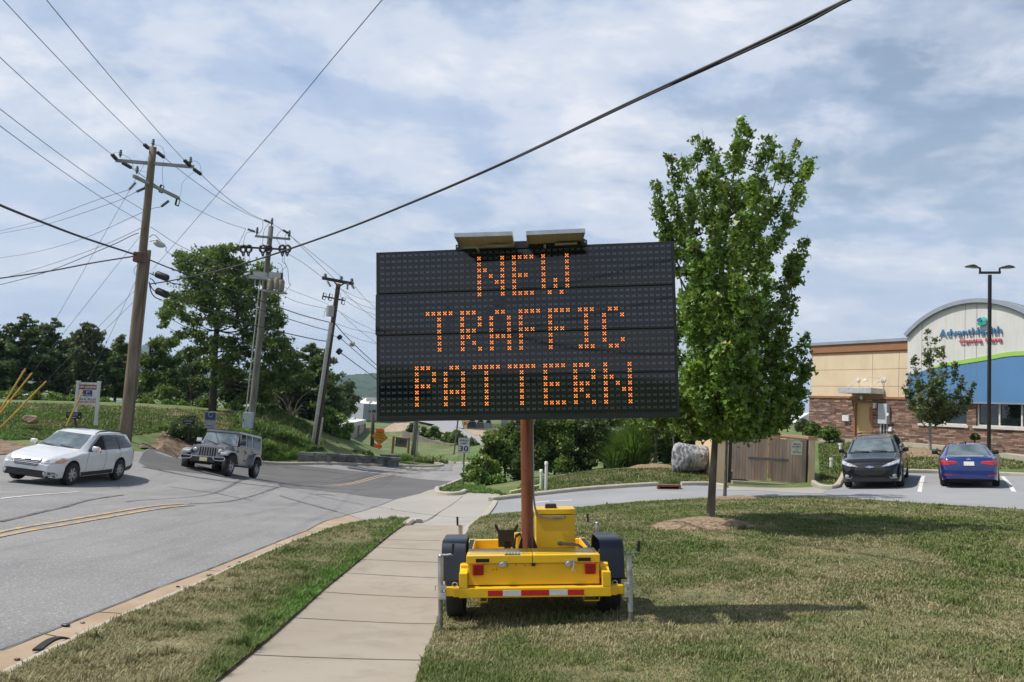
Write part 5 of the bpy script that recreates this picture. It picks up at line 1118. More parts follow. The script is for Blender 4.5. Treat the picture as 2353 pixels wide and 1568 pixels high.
wire('telephone_cable', 'black cable leaving the leaning pole from its lower splice case', [(784,812,52),(865,871,62),(960,938,74)], .03, M_cable, G3)
G4 = 'thin wires fanning from the leaning pole to behind the message board'
for k, (a, b3) in enumerate((((785,666),(862,697)),((794,682),(862,712)),((797,694),(861,724)),((815,658),(860,706)),((773,712),(860,760)),((784,721),(864,788)),((769,743),(861,767)),((770,650),(862,735)),((790,765),(862,790)))):
    f = ('first','second','third','fourth','fifth','sixth','seventh','eighth','ninth')[k]
    wire('power_line', f'thin wire fanning right from the leaning pole, {f} of nine', [(*a,52),((a[0]+b3[0])/2,(a[1]+b3[1])/2+3,58),(*b3,64),(b3[0]+(b3[0]-a[0]),b3[1]+(b3[1]-a[1])*.9,76)], .014, M_wire, G4)
sl = thing('street_lamp', 'distant street lamp head hanging from the cable right of the leaning pole', 'street lamp', P(808,790,57)); m = MB(); a, b3 = V3(P(803,789,57)), V3(P(815,792,57)); m.tube([a, a.lerp(b3,.3), a.lerp(b3,.8), b3], [.08,.2,.2,.1], 10); build(m, 'lamp_head', M_xf, sl, True)
# guys with their yellow guards
M_guard = mat('yellow_guard', (0.66,0.42,0.07), 0.5, col2=(0.50,0.25,0.05), scale=2, stretch=(1,1,.4))
GG = 'guy wires anchored in the field'; YG = 'yellow guy guards'
for top, mid, ga, gb, lab in (((341,362,33),(131,729,34.5),(58.6,847,34.5),(-4,950,34.5),'leftmost and topmost yellow plastic guard leaning on its guy wire'),
    ((321,544,33),(158,751,34.3),(74,857,34),(-4,955,34),'yellow guard leaning at the left edge, second from the left'),
    ((311,667,33),(232,746,34),(106.4,876,33.5),(1,983,33.5),'lowest lying yellow guard, its foot at the left edge'),
    ((312,645,33),(251,774,34),(190.4,897.6,33.6),(150.4,982,33.6),'yellow guard crossing in front of the white leasing sign')):
    wire('guy_wire', {'leftmost':'guy wire running from the top of the brown pole into the topmost yellow guard','yellow guard leaning':'guy wire running from the middle of the brown pole into the second yellow guard','lowest lying':'guy wire running from low on the brown pole into the lowest yellow guard','yellow guard crossing':'steep guy wire running down to the yellow guard before the leasing sign'}[[k for k in ('leftmost','yellow guard leaning','lowest lying','yellow guard crossing') if lab.startswith(k)][0]], [top, mid, (*ga[:2],ga[2])], .008, M_wire, GG, n=6)
    a, b3 = V3(P(*ga)), V3(P(*gb)); m = MB(); m.tube([a, a.lerp(b3,.02), b3], [.018,.034,.034], 8); g = build(m, 'guy_guard', M_guard, None, True); tag(g, lab, 'guy guard', YG)
wire('guy_wire', 'guy wire beside the brown pole stayed to the middle of the field', [(311,690,33),(230,770,34),(120,880,36)], .008, M_wire, GG)
# ---------------------------------------------------------------- clinic building
FO = P(1860, 1000, 49.6); fu = np.array([.4695,-.8829,0]); fu /= np.linalg.norm(fu); fn = np.array([fu[1], -fu[0], 0])   # fn: outwards, towards the camera side
if fn.dot(EYE - FO) < 0: fn = -fn
def F(px, py, off=0.0):
    """pixel -> (along facade, height) on the plane lying `off` in front of the wall"""
    d = ray(px, py); o = FO + fn*off; t = (o - EYE).dot(fn) / d.dot(fn); p = EYE + d*t; return ((p - FO).dot(fu), p[2])
FX, FY, FZ = Vector(fu), Vector((0,0,1)), Vector(fn); FB = Vector((FO[0], FO[1], 0))
def fpoly(mb, pts, off, t): mb.prism(pts, FB + FZ*off, FX, FY, FZ, t); return mb
def frect(mb, s0, s1, h0, h1, off, t): return fpoly(mb, [(s0,h0),(s1,h0),(s1,h1),(s0,h1)], off, t)
M_stu = mat('tan_stucco', (0.62,0.50,0.345), 0.9, var=0.04, scale=1.2, bump=0.25, bscale=60); two_noise(M_stu, (0.46,0.34,0.20), 0.9, 0.5, 0.78, 0.45, (2.5,2.5,.35)); M_grayp = mat('pale_panel', (0.58,0.575,0.55), 0.8, var=0.04, scale=1, bump=0.1); two_noise(M_grayp, (0.34,0.33,0.31), 2.0, 0.5, 0.75, 0.35, (3,3,.25))
M_bluep = mat('blue_panel', (0.085,0.21,0.41), 0.55, var=0.05, scale=.8); two_noise(M_bluep, (0.08,0.21,0.44), 1.2, 0.5, 0.8, 0.6, (2,2,.2)); M_lime = mat('lime_band', (0.30,0.52,0.09), 0.6, var=0.03); M_brn = mat('brown_cornice', (0.27,0.125,0.055), 0.7, var=0.06, scale=2)
M_metal = mat('grey_coping', (0.34,0.37,0.42), 0.4, 0.4, var=0.06, scale=2); M_sill = mat('pale_sill', (0.55,0.53,0.48), 0.8, var=0.05); M_reveal = mat('reveal_groove', (0.22,0.15,0.08), 0.9)
# stacked ledge stone: bands and cells of different colour with relief
def stone_mat():
    m = bpy.data.materials.new('ledge_stone'); m.use_nodes = True; t = m.node_tree; t.nodes.clear(); n = t.nodes.new; L = t.links.new
    o = n('ShaderNodeOutputMaterial'); b = n('ShaderNodeBsdfPrincipled'); b.inputs['Roughness'].default_value = .9; tcn = n('ShaderNodeTexCoord'); sp = n('ShaderNodeSeparateXYZ'); L(tcn.outputs['UV'], sp.inputs[0])
    br = n('ShaderNodeTexBrick'); L(tcn.outputs['UV'], br.inputs['Vector']); br.inputs['Scale'].default_value = 1.0; br.inputs['Brick Width'].default_value = .42; br.inputs['Row Height'].default_value = .085; br.inputs['Mortar Size'].default_value = .007; br.inputs['Bias'].default_value = 0; br.offset = .37; br.squash = 1.6; br.squash_frequency = 3
    br.inputs['Color1'].default_value = (0,0,0,1); br.inputs['Color2'].default_value = (1,1,1,1); br.inputs['Mortar'].default_value = (.5,.5,.5,1)
    r = n('ShaderNodeValToRGB'); e = r.color_ramp.elements; L(br.outputs[0], r.inputs[0])
    st = [(0,(.075,.05,.042)),(.2,(.16,.085,.062)),(.4,(.27,.15,.105)),(.6,(.12,.085,.075)),(.8,(.38,.26,.19)),(1,(.21,.12,.085))]
    while len(e) < len(st): e.new(.5)
    for q, (p_, c_) in zip(e, st): q.position = p_; q.color = (*c_, 1)
    mx = n('ShaderNodeMix'); mx.data_type = 'RGBA'; L(br.outputs['Fac'], mx.inputs[0]); L(r.outputs[0], mx.inputs[6]); mx.inputs[7].default_value = (.03,.022,.02,1)
    nz = n('ShaderNodeTexNoise'); nz.inputs['Scale'].default_value = 5; nz.inputs['Detail'].default_value = 6; L(tcn.outputs['UV'], nz.inputs['Vector']); m2 = n('ShaderNodeMix'); m2.data_type = 'RGBA'; m2.blend_type = 'OVERLAY'; m2.inputs[0].default_value = .55; L(mx.outputs[2], m2.inputs[6]); L(nz.outputs[0], m2.inputs[7])
    L(m2.outputs[2], b.inputs['Base Color']); bp = n('ShaderNodeBump'); bp.inputs['Strength'].default_value = 1; bp.inputs['Distance'].default_value = .05; ad = n('ShaderNodeMath'); ad.operation = 'SUBTRACT'; L(br.outputs[0], ad.inputs[0]); L(br.outputs['Fac'], ad.inputs[1]); L(ad.outputs[0], bp.inputs['Height']); L(bp.outputs[0], b.inputs['Normal']); L(b.outputs[0], o.inputs[0]); return m
M_stone = stone_mat()
def uv_wall(o, scale=1.0):
    me = o.data; uv = me.uv_layers.new(name='UVMap'); Mw = FRAME[o.name]
    for lp_ in me.loops:
        w = Mw @ me.vertices[lp_.vertex_index].co; uv.data[lp_.index].uv = ((w.x-FO[0])*fu[0] + (w.y-FO[1])*fu[1] + .6*((w.x-FO[0])*fn[0] + (w.y-FO[1])*fn[1]), w.z*scale)
SE = 24.0                                             # the building runs on past the frame
clinic = thing('clinic_building', 'tan and blue clinic with a stone base and a curved roof at the right', 'building', (FO[0], FO[1], 0))
sA, zroofL = F(1860, 812); sC, zroofR = F(2087, 800); zcap = F(1862, 907)[1]; zcap0 = F(1862, 915)[1]; sL = 0.0
sArch0 = F(2088, 860)[0]
zst = (F(1870,915)[1] + F(2060,918)[1])/2
DPT = 14.0
def bp(mb, name, mt, par=clinic, sm=False, **k): return build(mb, name, mt, par, sm, **k)
# stone base with real openings for the door and windows
sD0, sD1 = F(1966,940)[0], F(2008,940)[0]; zD = F(1990,924)[1]
w1a, w1b = F(2118,960)[0], F(2224,960)[0]; w2a, w2b = F(2245,975)[0], F(2353,975)[0]; zW0 = F(2290,981)[1]; zW1 = F(2290,925)[1]
m = MB(); gz = -1.5
for s0, s1, h0, h1 in ((0,sD0,gz,zst),(sD0,sD1,zD,zst),(sD1,w1a,gz,zst),(w1a,w2b+1.0,gz,zW0),(w1b,w2a,zW0,zst),(w2b+1.0,SE,gz,zst)): frect(m, s0, s1, h0, h1, -.30, .40)
o = bp(m, 'stone_base', M_stone); uv_wall(o)
m = MB(); frect(m, 0, sArch0, zst+.12, F(1862,815)[1], -.30, .28); bp(m, 'stucco_wall', M_stu)
m = MB(); fpoly(m, [(0,gz),(0.001,gz),(0.001,zst),(0,zst)], -.30, .01); m.add([tuple(FB+FY*gz-FZ*.3), tuple(FB+FY*(zroofL)-FZ*.3), tuple(FB+FY*zroofL-FZ*DPT), tuple(FB+FY*gz-FZ*DPT)], [(0,1,2,3)])
m.add([tuple(FB+FX*SE+FY*h-FZ*d) for h, d in ((gz,.3),(5.4,.3),(5.4,DPT),(gz,DPT))], [(0,1,2,3)]); m.add([tuple(FB+FX*s_+FY*h-FZ*DPT) for s_, h in ((0,gz),(SE,gz),(SE,5.4),(0,5.4))], [(0,1,2,3)]); m.add([tuple(FB+FX*s_+FY*(5.0)-FZ*d) for s_, d in ((0,.35),(sArch0,.35),(sArch0,DPT),(0,DPT))], [(0,1,2,3)]); bp(m, 'rear_wall', M_stu)
zR = F(1862,812)[1]; zR2 = F(2086,800)[1]; zt_ = (zR + zR2)/2
m = MB(); frect(m, -.10, sArch0, zt_-.05, zt_+.42, -.32, .40); frect(m, -.05, sArch0, zt_-.16, zt_-.055, -.32, .35); bp(m, 'cornice', M_brn)
m = MB(); frect(m, -.16, sArch0, zt_+.425, zt_+.60, -.40, .56); bp(m, 'roof_coping', M_metal)
m = MB(); frect(m, -.03, sArch0, zst+.002, zst+.13, -.28, .44); bp(m, 'band_course', M_brn)
m = MB()
for z in (F(2040,848)[1], F(2040,888)[1]): frect(m, 0, sArch0, z-.012, z+.012, -.0199, .003)
for px_q in (2004, 2065): s_ = F(px_q, 860)[0]; frect(m, s_-.012, s_+.012, zst+.14, zt_-.17, -.0199, .0025)
bp(m, 'wall_joint', M_reveal)
# arched front
arch_px = [(2087,776),(2095,765),(2110,748),(2130,732),(2155,718),(2185,706),(2215,700),(2245,698),(2275,699),(2305,704),(2330,710),(2353,718)]
arc = [F(x, y, .25) for x, y in arch_px]; ctr = F(2250, 700, .25)[0]
A = np.array(arc); cc = np.linalg.lstsq(np.c_[A[:,0], A[:,1], np.ones(len(A))], A[:,0]**2+A[:,1]**2, rcond=None)[0]; ax_, az_ = cc[0]/2, cc[1]/2; ar = math.sqrt(cc[2]+ax_**2+az_**2)
s0_ = arc[0][0]; z0_ = arc[0][1]
th0 = math.atan2(z0_-az_, s0_-ax_); arcp = [(ax_+ar*math.cos(th0-(2*th0-math.pi)*k/40), az_+ar*math.sin(th0-(2*th0-math.pi)*k/40)) for k in range(41)]
print('ARCH', ax_, az_, ar, arcp[0], arcp[-1])
zbB = F(2240,925)[1]                                    # bottom of the blue panels
lime_px = [(2160,838),(2187,832),(2220,826),(2250,821),(2280,816),(2305,811),(2330,808),(2353,807)]
lime = [F(x, y, .25) for x, y in lime_px]; limeb = [F(x, y+9, .25) for x, y in lime_px]
sR_ = arcp[-1][0]
lim_full = [(s0_, lime[0][1]-.55), (lime[0][0]-.8, lime[0][1]-.28)] + lime + [(lime[-1][0]+2, lime[-1][1]-.1), (lime[-1][0]+5, lime[-1][1]-.9), (sR_, lime[-1][1]-1.6)]
m = MB(); fpoly(m, arcp + [p for p in reversed(lim_full)], -.30, .55); bp(m, 'gable_wall', M_grayp)
m = MB(); fpoly(m, [(s0_, zbB),(sR_, zbB)] + [p for p in reversed(lim_full)], -.30, .55); bp(m, 'blue_wall', M_bluep)
m = MB(); th_ = .22; up = [(a, b_+.002) for a, b_ in lim_full[1:]]; dn = [(a, b_-(.02 if i == 0 else th_*min(1, .35+i*.25))) for i, (a, b_) in enumerate(lim_full[1:])]; fpoly(m, up + dn[::-1], .25, .03); bp(m, 'lime_band', M_lime)
m = MB(); ar2 = ar + .22; ring = [(ax_+(p[0]-ax_)*ar2/ar, az_+(p[1]-az_)*ar2/ar) for p in arcp]; fpoly(m, arcp + ring[::-1], -.4, .80)
ro = bp(m, 'roof_edge', M_metal); m = MB(); vs = [tuple(FB+FX*p[0]+FY*(p[1]+.02)-FZ*d) for d in (.38, DPT) for p in ring]; n = len(ring); m.add(vs, [(i, i+1, i+1+n, i+n) for i in range(n-1)]); bp(m, 'curved_roof', M_metal, sm=True)
m = MB(); ar3 = ar - .03; r3 = [(ax_+(p[0]-ax_)*ar3/ar, az_+(p[1]-az_)*ar3/ar) for p in arcp]; fpoly(m, arcp + r3[::-1], .401, .012); bp(m, 'edge_shadow_strip', M_trim, ro)  # thin black strip along the inner rim of the roof edge
m = MB()
for px_q in (2118, 2217, 2244): s_ = F(px_q, 800, .25)[0]; frect(m, s_-.012, s_+.012, zbB, az_+math.sqrt(max(.1, ar**2-(s_-ax_)**2))-.05, .2501, .0022)
bp(m, 'panel_joint', mat('panel_joint', (0.16,0.17,0.19), 0.9))
m = MB(); frect(m, s0_, sR_, zbB-.07, zbB+.0, -.28, .55); bp(m, 'drip_edge', M_metal)
# lettering
M_lb = mat('sign_blue', (0.035,0.16,0.34), 0.35, coat=0.3); M_lr = mat('sign_red', (0.55,0.03,0.07), 0.35, coat=0.3)
def letters(word, x0, y0, x1, y1, hpx, mt, bold, name):
    a = F(x0, y0, .40); b_ = F(x1, y1, .40); c1 = F(x0, y0-hpx, .40); h = c1[1]-a[1]; m = MB(); X = (FX*(b_[0]-a[0]) + FY*(b_[1]-a[1])); w = X.length; X.normalize()
    text_fit(m, word, FB + FZ*.29 + FX*a[0] + FY*a[1], X, FY, w, h, bold, .05, FZ); return bp(m, name, mt)
letters('AdventHealth', 2156, 774.5, 2300, 767, 17, M_lb, .006, 'sign_lettering'); letters('Centra Care', 2202, 790, 2300, 785, 11.5, M_lr, .006, 'sign_lettering')
for (cx_, cy_), colr, rot in (((2250.5,735.5),(0.03,0.12,0.36),.5),((2260.5,733.5),(0.05,0.48,0.42),-.5),((2251.5,744.5),(0.02,0.30,0.14),-.4),((2260.5,742.5),(0.02,0.32,0.28),.5)):
    a = F(cx_, cy_, .40); rx, rz = .125, .098; q = []
    for k in range(20):
        t_ = 2*math.pi*k/20; x = rx*math.copysign(abs(math.cos(t_))**.7, math.cos(t_)); z = rz*math.copysign(abs(math.sin(t_))**.7, math.sin(t_)); q.append((a[0]+x*math.cos(rot)-z*math.sin(rot), a[1]+x*math.sin(rot)+z*math.cos(rot)))
    m = MB(); fpoly(m, q, .33, .08); bp(m, 'logo_petal', mat('petal_%d' % int(cx_*10+cy_), colr, 0.35, coat=0.3))
# windows
M_wgl = mat('window_glass', (0.010,0.014,0.014), 0.04, spec=0.9, scale=1.5, var=0.4); M_wfr = mat('white_window_frame', (0.62,0.62,0.60), 0.5)
def window(s0, s1, z0, z1, nm):
    m = MB(); frect(m, s0, s1, z0, z1, -.12, .02); w = bp(m, 'window', M_wgl)
    m = MB(); 
    for k in range(nm+1): s_ = s0 + (s1-s0-.07)*k/nm; frect(m, s_, s_+.07, z0, z1, -.095, .07)
    frect(m, s0+.07, s1-.07, z1-.06, z1, -.095, .066); frect(m, s0+.07, s1-.07, z0, z0+.07, -.095, .068); bp(m, 'window_frame', M_wfr, w); return w
window(w1a, w1b, zW0, zW1, 2); window(w2a, w2b+1.0, zW0, zW1, 3)
for a, b_ in ((w1a-.12, w1b+.12),(w2a-.12, w2b+1.1)):
    m = MB(); frect(m, a, b_, zW0-.13, zW0-.002, .05, .13); bp(m, 'window_sill', M_sill)
# door and canopy
m = MB(); frect(m, sD0+.06, sD1-.06, gz, zD-.05, -.10, .06); dr = bp(m, 'door', mat('tan_door', (0.44,0.31,0.15), 0.7, var=0.03)); m = MB(); frect(m, sD1-.30, sD1-.12, .85+F(1990,1003)[1]*0+ (zD-1.15), zD-1.10, -.04, .05); frect(m, sD1-.26, sD1-.15, zD-1.25, zD-1.0, -.04, .03); bp(m, 'door_handle', M_brn, dr)
m = MB(); frect(m, sD0-.02, sD0+.06, gz, zD, -.12, .24); frect(m, sD1-.06, sD1+.02, gz, zD, -.12, .24); frect(m, sD0+.06, sD1-.06, zD-.05, zD+.02, -.12, .239); bp(m, 'door_frame', M_brn)
ca, cb_ = F(1930, 902, 1.15), F(2016, 905, 1.15)
m = MB(); zc0 = F(1950, 903, 1.2)[1]; zc1 = F(1950, 891, 1.2)[1]; sa = F(1925,897,1.2)[0]; sb = F(2001,899,1.2)[0]; frect(m, sa, sb, zc0, zc1, .02, 1.18); cn = bp(m, 'door_canopy', mat('canopy_metal', (0.50,0.52,0.54), 0.4, 0.3))
for px_q in (1943, 1997): 
    s_ = F(px_q, 895, 1.1)[0]; zh = F(2020,873)[1]; m = MB(); p0 = FB+FX*s_+FY*zc1+FZ*1.05; p1 = FB+FX*(s_)+FY*(zh)+FZ*.0; m.tube([p0, p1], .022, 8); m.lathe([(0,.03),(.10,.03),(.11,0)], p1, FZ, 14); bp(m, 'canopy_rod', M_wfr, cn)
def wall_item(name, x0, y0, x1, y1, dep, mt):
    a = F(x0, y1); b_ = F(x1, y0); m = MB(); frect(m, a[0], b_[0], a[1], b_[1], .101, dep); return bp(m, name, mt)
M_ebox = mat('electric_box', (0.42,0.46,0.48), 0.5, var=0.05)
mb1 = wall_item('meter_cabinet', 2027, 929, 2048, 974, .28, M_ebox); m = MB(); a = F(2039,953,.4); m.lathe([(0,.06),(.09,.05),(.10,0)], FB+FX*a[0]+FY*a[1]+FZ*.38, FZ, 14); bp(m, 'meter', M_wfr, mb1)
wall_item('outlet_box', 1942, 955, 1957, 968, .18, M_wfr); wall_item('outlet_box', 2012, 927, 2018, 939, .15, M_wfr); wall_item('outlet_box', 2046, 982, 2054, 992, .12, M_wfr)
for x in (2029, 2036, 2043):
    a = F(x, 975); b_ = F(x, 1008); m = MB(); m.tube([FB+FX*a[0]+FY*a[1]+FZ*.18, FB+FX*a[0]+FY*(gz+.5)+FZ*.18], .05 if x == 2029 else .03, 8); bp(m, 'conduit', M_ebox)
a = F(1985, 914); m = MB(); m.ell(FB+FX*a[0]+FY*a[1]+FZ*.2, .10, .10, .13); bp(m, 'wall_lamp', M_wfr, sm=True)
a = F(2031, 873); m = MB(); m.lathe([(0,.04),(.11,.04),(.12,0)], FB+FX*a[0]+FY*a[1]-FZ*.02, FZ, 14); p0 = FB+FX*a[0]+FY*a[1]; m.tube([p0, p0+FZ*.5-FX*.2+FY*.1, p0+FZ*.9-FX*.45+FY*.05], .02, 6); m.lathe([(.02,0),(.16,-.10),(.17,-.14)], p0+FZ*.95-FX*.5, FY, 12); bp(m, 'gooseneck_lamp', M_wfr, sm=True)
# walk along the building
struct(sweep('building_walk', [(FO[0]+fn[0]*1.2+fu[0]*t, FO[1]+fn[1]*1.2+fu[1]*t) for t in np.linspace(-1, 22, 24)], [(-.9,-.3),(-.9,.10),(.9,.10),(.9,-.3)], M_curb, 0.8))
# ---------------------------------------------------------------- double headed lamp post
lb = U(2278, 1064); D_l = (np.array(lb)-EYE).dot(RCW @ np.array([0,0,-1.0])); D_l = 34.5; base = V3(P(2272, 1058, D_l))
lpst = thing('parking_lamp', 'tall dark lamp post with two flat heads on a concrete footing', 'lamp post', base)
M_bron = mat('bronze_paint', (0.018,0.013,0.013), 0.45, scale=4)
top = V3(P(2274.5, 632, D_l)); m = MB(); hh = .055; m.obox((base+top)/2 + Vector((0,0,.2)), (hh,0,0), (0,hh,0), (top-base)/2 + Vector((0,0,-.2))); build(m, 'post', M_bron, lpst)
g = Hs(base.x, base.y); m = MB(); m.box(base.x-.30,base.x+.30,base.y-.30,base.y+.30,g-.3,base.z+.30,.02); build(m, 'footing', mat('footing_concrete', (0.40,0.37,0.33), 0.85, var=0.1, scale=4), lpst); m = MB(); m.box(base.x-.13,base.x+.13,base.y-.13,base.y+.13,base.z+.30,base.z+.42,.02); build(m, 'base_cover', M_bron, lpst)
a, b_ = V3(P(2250.5,627,D_l)), V3(P(2298.5,627,D_l)); m = MB(); m.obox((a+b_)/2, ((b_-a).x/2,(b_-a).y/2,(b_-a).z/2), (0,.05,0), (0,0,.05)); build(m, 'cross_bar', M_bron, lpst)
for s, (ex, ey), (tx, ty) in ((-1,(2252,617),(2219,613)),(1,(2297,617),(2331,616))):
    e0 = V3(P(ex,ey+9,D_l)); e1 = V3(P(ex,ey,D_l)); t1 = V3(P(tx,ty,D_l)); m = MB(); m.tube([e0, e1, e1.lerp(t1,.25)+Vector((0,0,.05))], .045, 6); X = (t1-e1).normalized(); up_ = Vector((0,0,1)); Yh = up_.cross(X).normalized()
    prof = [(.0,.05,.10),(.2,.10,.14),(.45,.12,.19),(.8,.075,.19),(1.0,.02,.10)]; vs = []; L0 = (t1-e1).length*.85; o0 = e1.lerp(t1,.15)
    for f, hgt, wd in prof:
        for yy, z_ in ((-wd,0),(-wd*.6,hgt),(wd*.6,hgt),(wd,0)): vs.append(o0 + X*L0*f + Yh*yy + up_*z_)
    n = len(prof); fs = [(i*4+j, i*4+(j+1) % 4, (i+1)*4+(j+1) % 4, (i+1)*4+j) for i in range(n-1) for j in range(4)] + [(3,2,1,0), tuple(range(4*n-4, 4*n))]
    m.add(vs, fs); h_ = build(m, 'lamp_head', M_bron, lpst); m = MB(); m.obox(o0+X*L0*.5-up_*.006, X*L0*.28, Yh*.13, up_*.005); build(m, 'led_panel', mat('led_panel_off', (0.35,0.33,0.28), 0.4), h_)
# ---------------------------------------------------------------- waste enclosure with plank gate
GD = 31.0
def gp_(x, y, D=GD): return V3(P((1780 + x/7.353)*2353/2560, (1060 + y/7.353)*2353/2560, D))
g0 = gp_(90, 1160); g1 = gp_(1925, 1160); gX = (g1-g0); gX.z = 0; gLn = gX.length; gX.normalize(); gY = Vector((-gX.y, gX.x, 0)); zb = min(Hs(g0.x,g0.y), Hs(g1.x,g1.y))-.1
if gY.y < 0: gY = -gY
GM = Matrix(((gX.x,gY.x,0,g0.x),(gX.y,gY.y,0,g0.y),(0,0,1,0),(0,0,0,1))); zt = gp_(1850, 285).z; zlow = gp_(1700,1105).z
s_of = lambda x: (gp_(x, 600)-g0).dot(gX)
enc = thing('waste_enclosure', 'tan walled waste enclosure closed by a weathered plank gate', 'enclosure', None, GM); M_tan = mat('tan_block', (0.62,0.47,0.30), 0.9, var=0.04, scale=1.5, bump=0.2); M_dkt = mat('tan_coping', (0.36,0.24,0.14), 0.85, var=0.05)
Gm = lambda: MB(GM)
s1, s2, s3, s4 = s_of(90), s_of(325), s_of(1785), s_of(1915)
m = Gm(); m.box(s1,s1+.28,0,3.6,zb-.5,zt); m.box(s4-.26,s4,0,3.6,zb-.5,zt); m.box(s1+.28,s4-.26,3.4,3.6,zb-.5,zt); m.box(s1+.28,s2-.02,0,.22,zb-.5,zt); build(m, 'wall', M_tan, enc)
m = Gm(); m.box(s1-.05,s1+.33,-.05,3.66,zt+.002,zt+.11); m.box(s4-.31,s4+.06,-.05,3.66,zt+.002,zt+.11); m.box(s1+.33,s4-.31,3.34,3.66,zt+.004,zt+.108); build(m, 'coping', M_dkt, enc)
M_plank = mat('weathered_plank', (0.29,0.21,0.165), 0.9, col2=(0.45,0.345,0.28), scale=3.0, bump=0.5, bscale=20, stretch=(1,1,.08), detail=9); two_noise(M_plank, (0.09,0.05,0.035), 9, 0.68, 0.74, 0.9)
M_plank2 = mat('weathered_plank_red', (0.32,0.20,0.14), 0.9, col2=(0.48,0.34,0.26), scale=3.0, bump=0.5, bscale=20, stretch=(1,1,.08), detail=9); two_noise(M_plank2, (0.09,0.045,0.03), 8, 0.68, 0.74, 0.9)
sm_ = s_of(1050); rr = random.Random(4)
for k, (a, b_) in enumerate(((s_of(405), sm_-.02), (sm_+.03, s_of(1755)))):
    m1, m2 = Gm(), Gm(); npk = 11; ww = (b_-a)/npk
    for i in range(npk):
        j = rr.uniform(-.02,.02); tg = m1 if rr.random() < .55 else m2; tg.box(a+i*ww+.004, a+(i+1)*ww-.004, .02+j*.1, .05+j*.1, zlow+.02+abs(j)+(0.10 if (k==1 and i==0) else 0), zt-.06+j)
    gl = build(m1, 'gate_leaf', M_plank, enc); build(m2, 'plank', M_plank2, gl)
    m = Gm(); 
    for z in (zlow+.25, zt-.3, (zlow+zt)/2): m.box(a, b_, .055,.10,z-.04,z+.04)
    build(m, 'gate_rail', M_blk, gl)
for a, b_ in ((s2,s2+.12),(s3-.06,s3+.03)):
    m = Gm(); m.box(a,b_,.02,.12,zb-.3,zt-.05); build(m, 'hinge_post', M_blk, enc)
m = Gm(); z_ = gp_(1050,650).z; m.box(s_of(680), s_of(1425), -.02,.015,z_-.05,z_+.05); m.box(s_of(1305), s_of(1325), -.035,-.02,z_-.09,z_+.06); build(m, 'gate_bar', mat('grey_bar', (0.13,0.125,0.12), 0.7), enc)
m = Gm(); m.box(s2+.1,s3,-.35,-.05,zlow-.16,zlow-.03); build(m, 'threshold', M_conc, enc)
psn = tag(mkobj('no_trespassing_sign', *(lambda b0: (b0.v, b0.f))((lambda q: (q.prism([(0,0),(.43,0),(.43,.50),(.36,.52),(.31,.575),(.12,.575),(.07,.52),(0,.50)], (s_of(1470),-.012,gp_(1570,575).z), (1,0,0), (0,0,1), (0,-1,0), .012), q)[1])(Gm())), mat('cream_sign', (0.50,0.50,0.40), 0.6, var=0.04)), 'small cream PRIVATE PROPERTY sign screwed to the plank gate', 'sign')
m = Gm(); zs = gp_(1570,575).z; sx = s_of(1470)
text_fit(m, 'PRIVATE', (sx+.07,-.0255,zs+.385), (1,0,0), (0,0,1), .29, .075, .02); text_fit(m, 'PROPERTY', (sx+.035,-.0255,zs+.285), (1,0,0), (0,0,1), .36, .075, .02); m.box(sx+.08,sx+.35,-.0256,-.025,zs+.245,zs+.25); text_fit(m, 'NO', (sx+.18,-.0255,zs+.165), (1,0,0), (0,0,1), .07, .05, .02); text_fit(m, 'TRESPASSING', (sx+.05,-.0255,zs+.09), (1,0,0), (0,0,1), .33, .05, .02)
build(m, 'sign_text', M_blk, psn)
# ---------------------------------------------------------------- boulder, pipes, drain
def rock(name, label, px, py, D, rx, ry, rz, seed, m, planes=14, yaw=0.0, cat='boulder'):
    c = V3(P(px, py, D)); rnd = random.Random(seed); bm = bmesh.new(); bmesh.ops.create_icosphere(bm, subdivisions=4, radius=1)
    pl = [(Vector((rnd.gauss(0,1), rnd.gauss(0,1), rnd.gauss(0,.8))).normalized(), rnd.uniform(.62,.92)) for _ in range(planes)]
    for v in bm.verts:
        for n_, d in pl:
            k = v.co.dot(n_)
            if k > d: v.co -= n_*(k-d)
        v.co *= 1 + .02*math.sin(9*v.co.x+3)*math.cos(8*v.co.y+v.co.z*7)
    R = Matrix.Rotation(yaw, 3, 'Z')
    for v in bm.verts: v.co = R @ Vector((v.co.x*rx, v.co.y*ry, v.co.z*rz)) + c
    mb_ = MB(); mb_.bm(bm); o = build(mb_, name, m, None, True, 25); tag(o, label, cat); return o
M_rock = mat('veined_rock', (0.10,0.105,0.115), 0.8, col2=(0.30,0.31,0.32), scale=2.2, bump=0.8, bscale=9, detail=10, lo=.4, hi=.6)
def veins(m):
    t = m.node_tree; b = t.nodes[m['bsdf']]; n = t.nodes.new; L = t.links.new; src = b.inputs['Base Color'].links[0].from_socket
    w = n('ShaderNodeTexWave'); w.inputs['Scale'].default_value = 1.5; w.inputs['Distortion'].default_value = 12; w.inputs['Detail'].default_value = 4; w.inputs['Detail Scale'].default_value = 1.3; tcn = n('ShaderNodeTexCoord'); L(tcn.outputs['Object'], w.inputs[0])
    r = n('ShaderNodeValToRGB'); r.color_ramp.elements[0].position = .62; r.color_ramp.elements[1].position = .95; L(w.outputs[0], r.inputs[0]); mx = n('ShaderNodeMix'); mx.data_type = 'RGBA'; L(r.outputs[0], mx.inputs[0]); L(src, mx.inputs[6]); mx.inputs[7].default_value = (.42,.42,.42,1); L(mx.outputs[2], b.inputs['Base Color'])
veins(M_rock)
bo = MB(); bD = 32.5
def bq(x, y, d=0): return V3(P((1480 + x/6.536)*2353/2560, (980 + y/6.536)*2353/2560, bD+d))
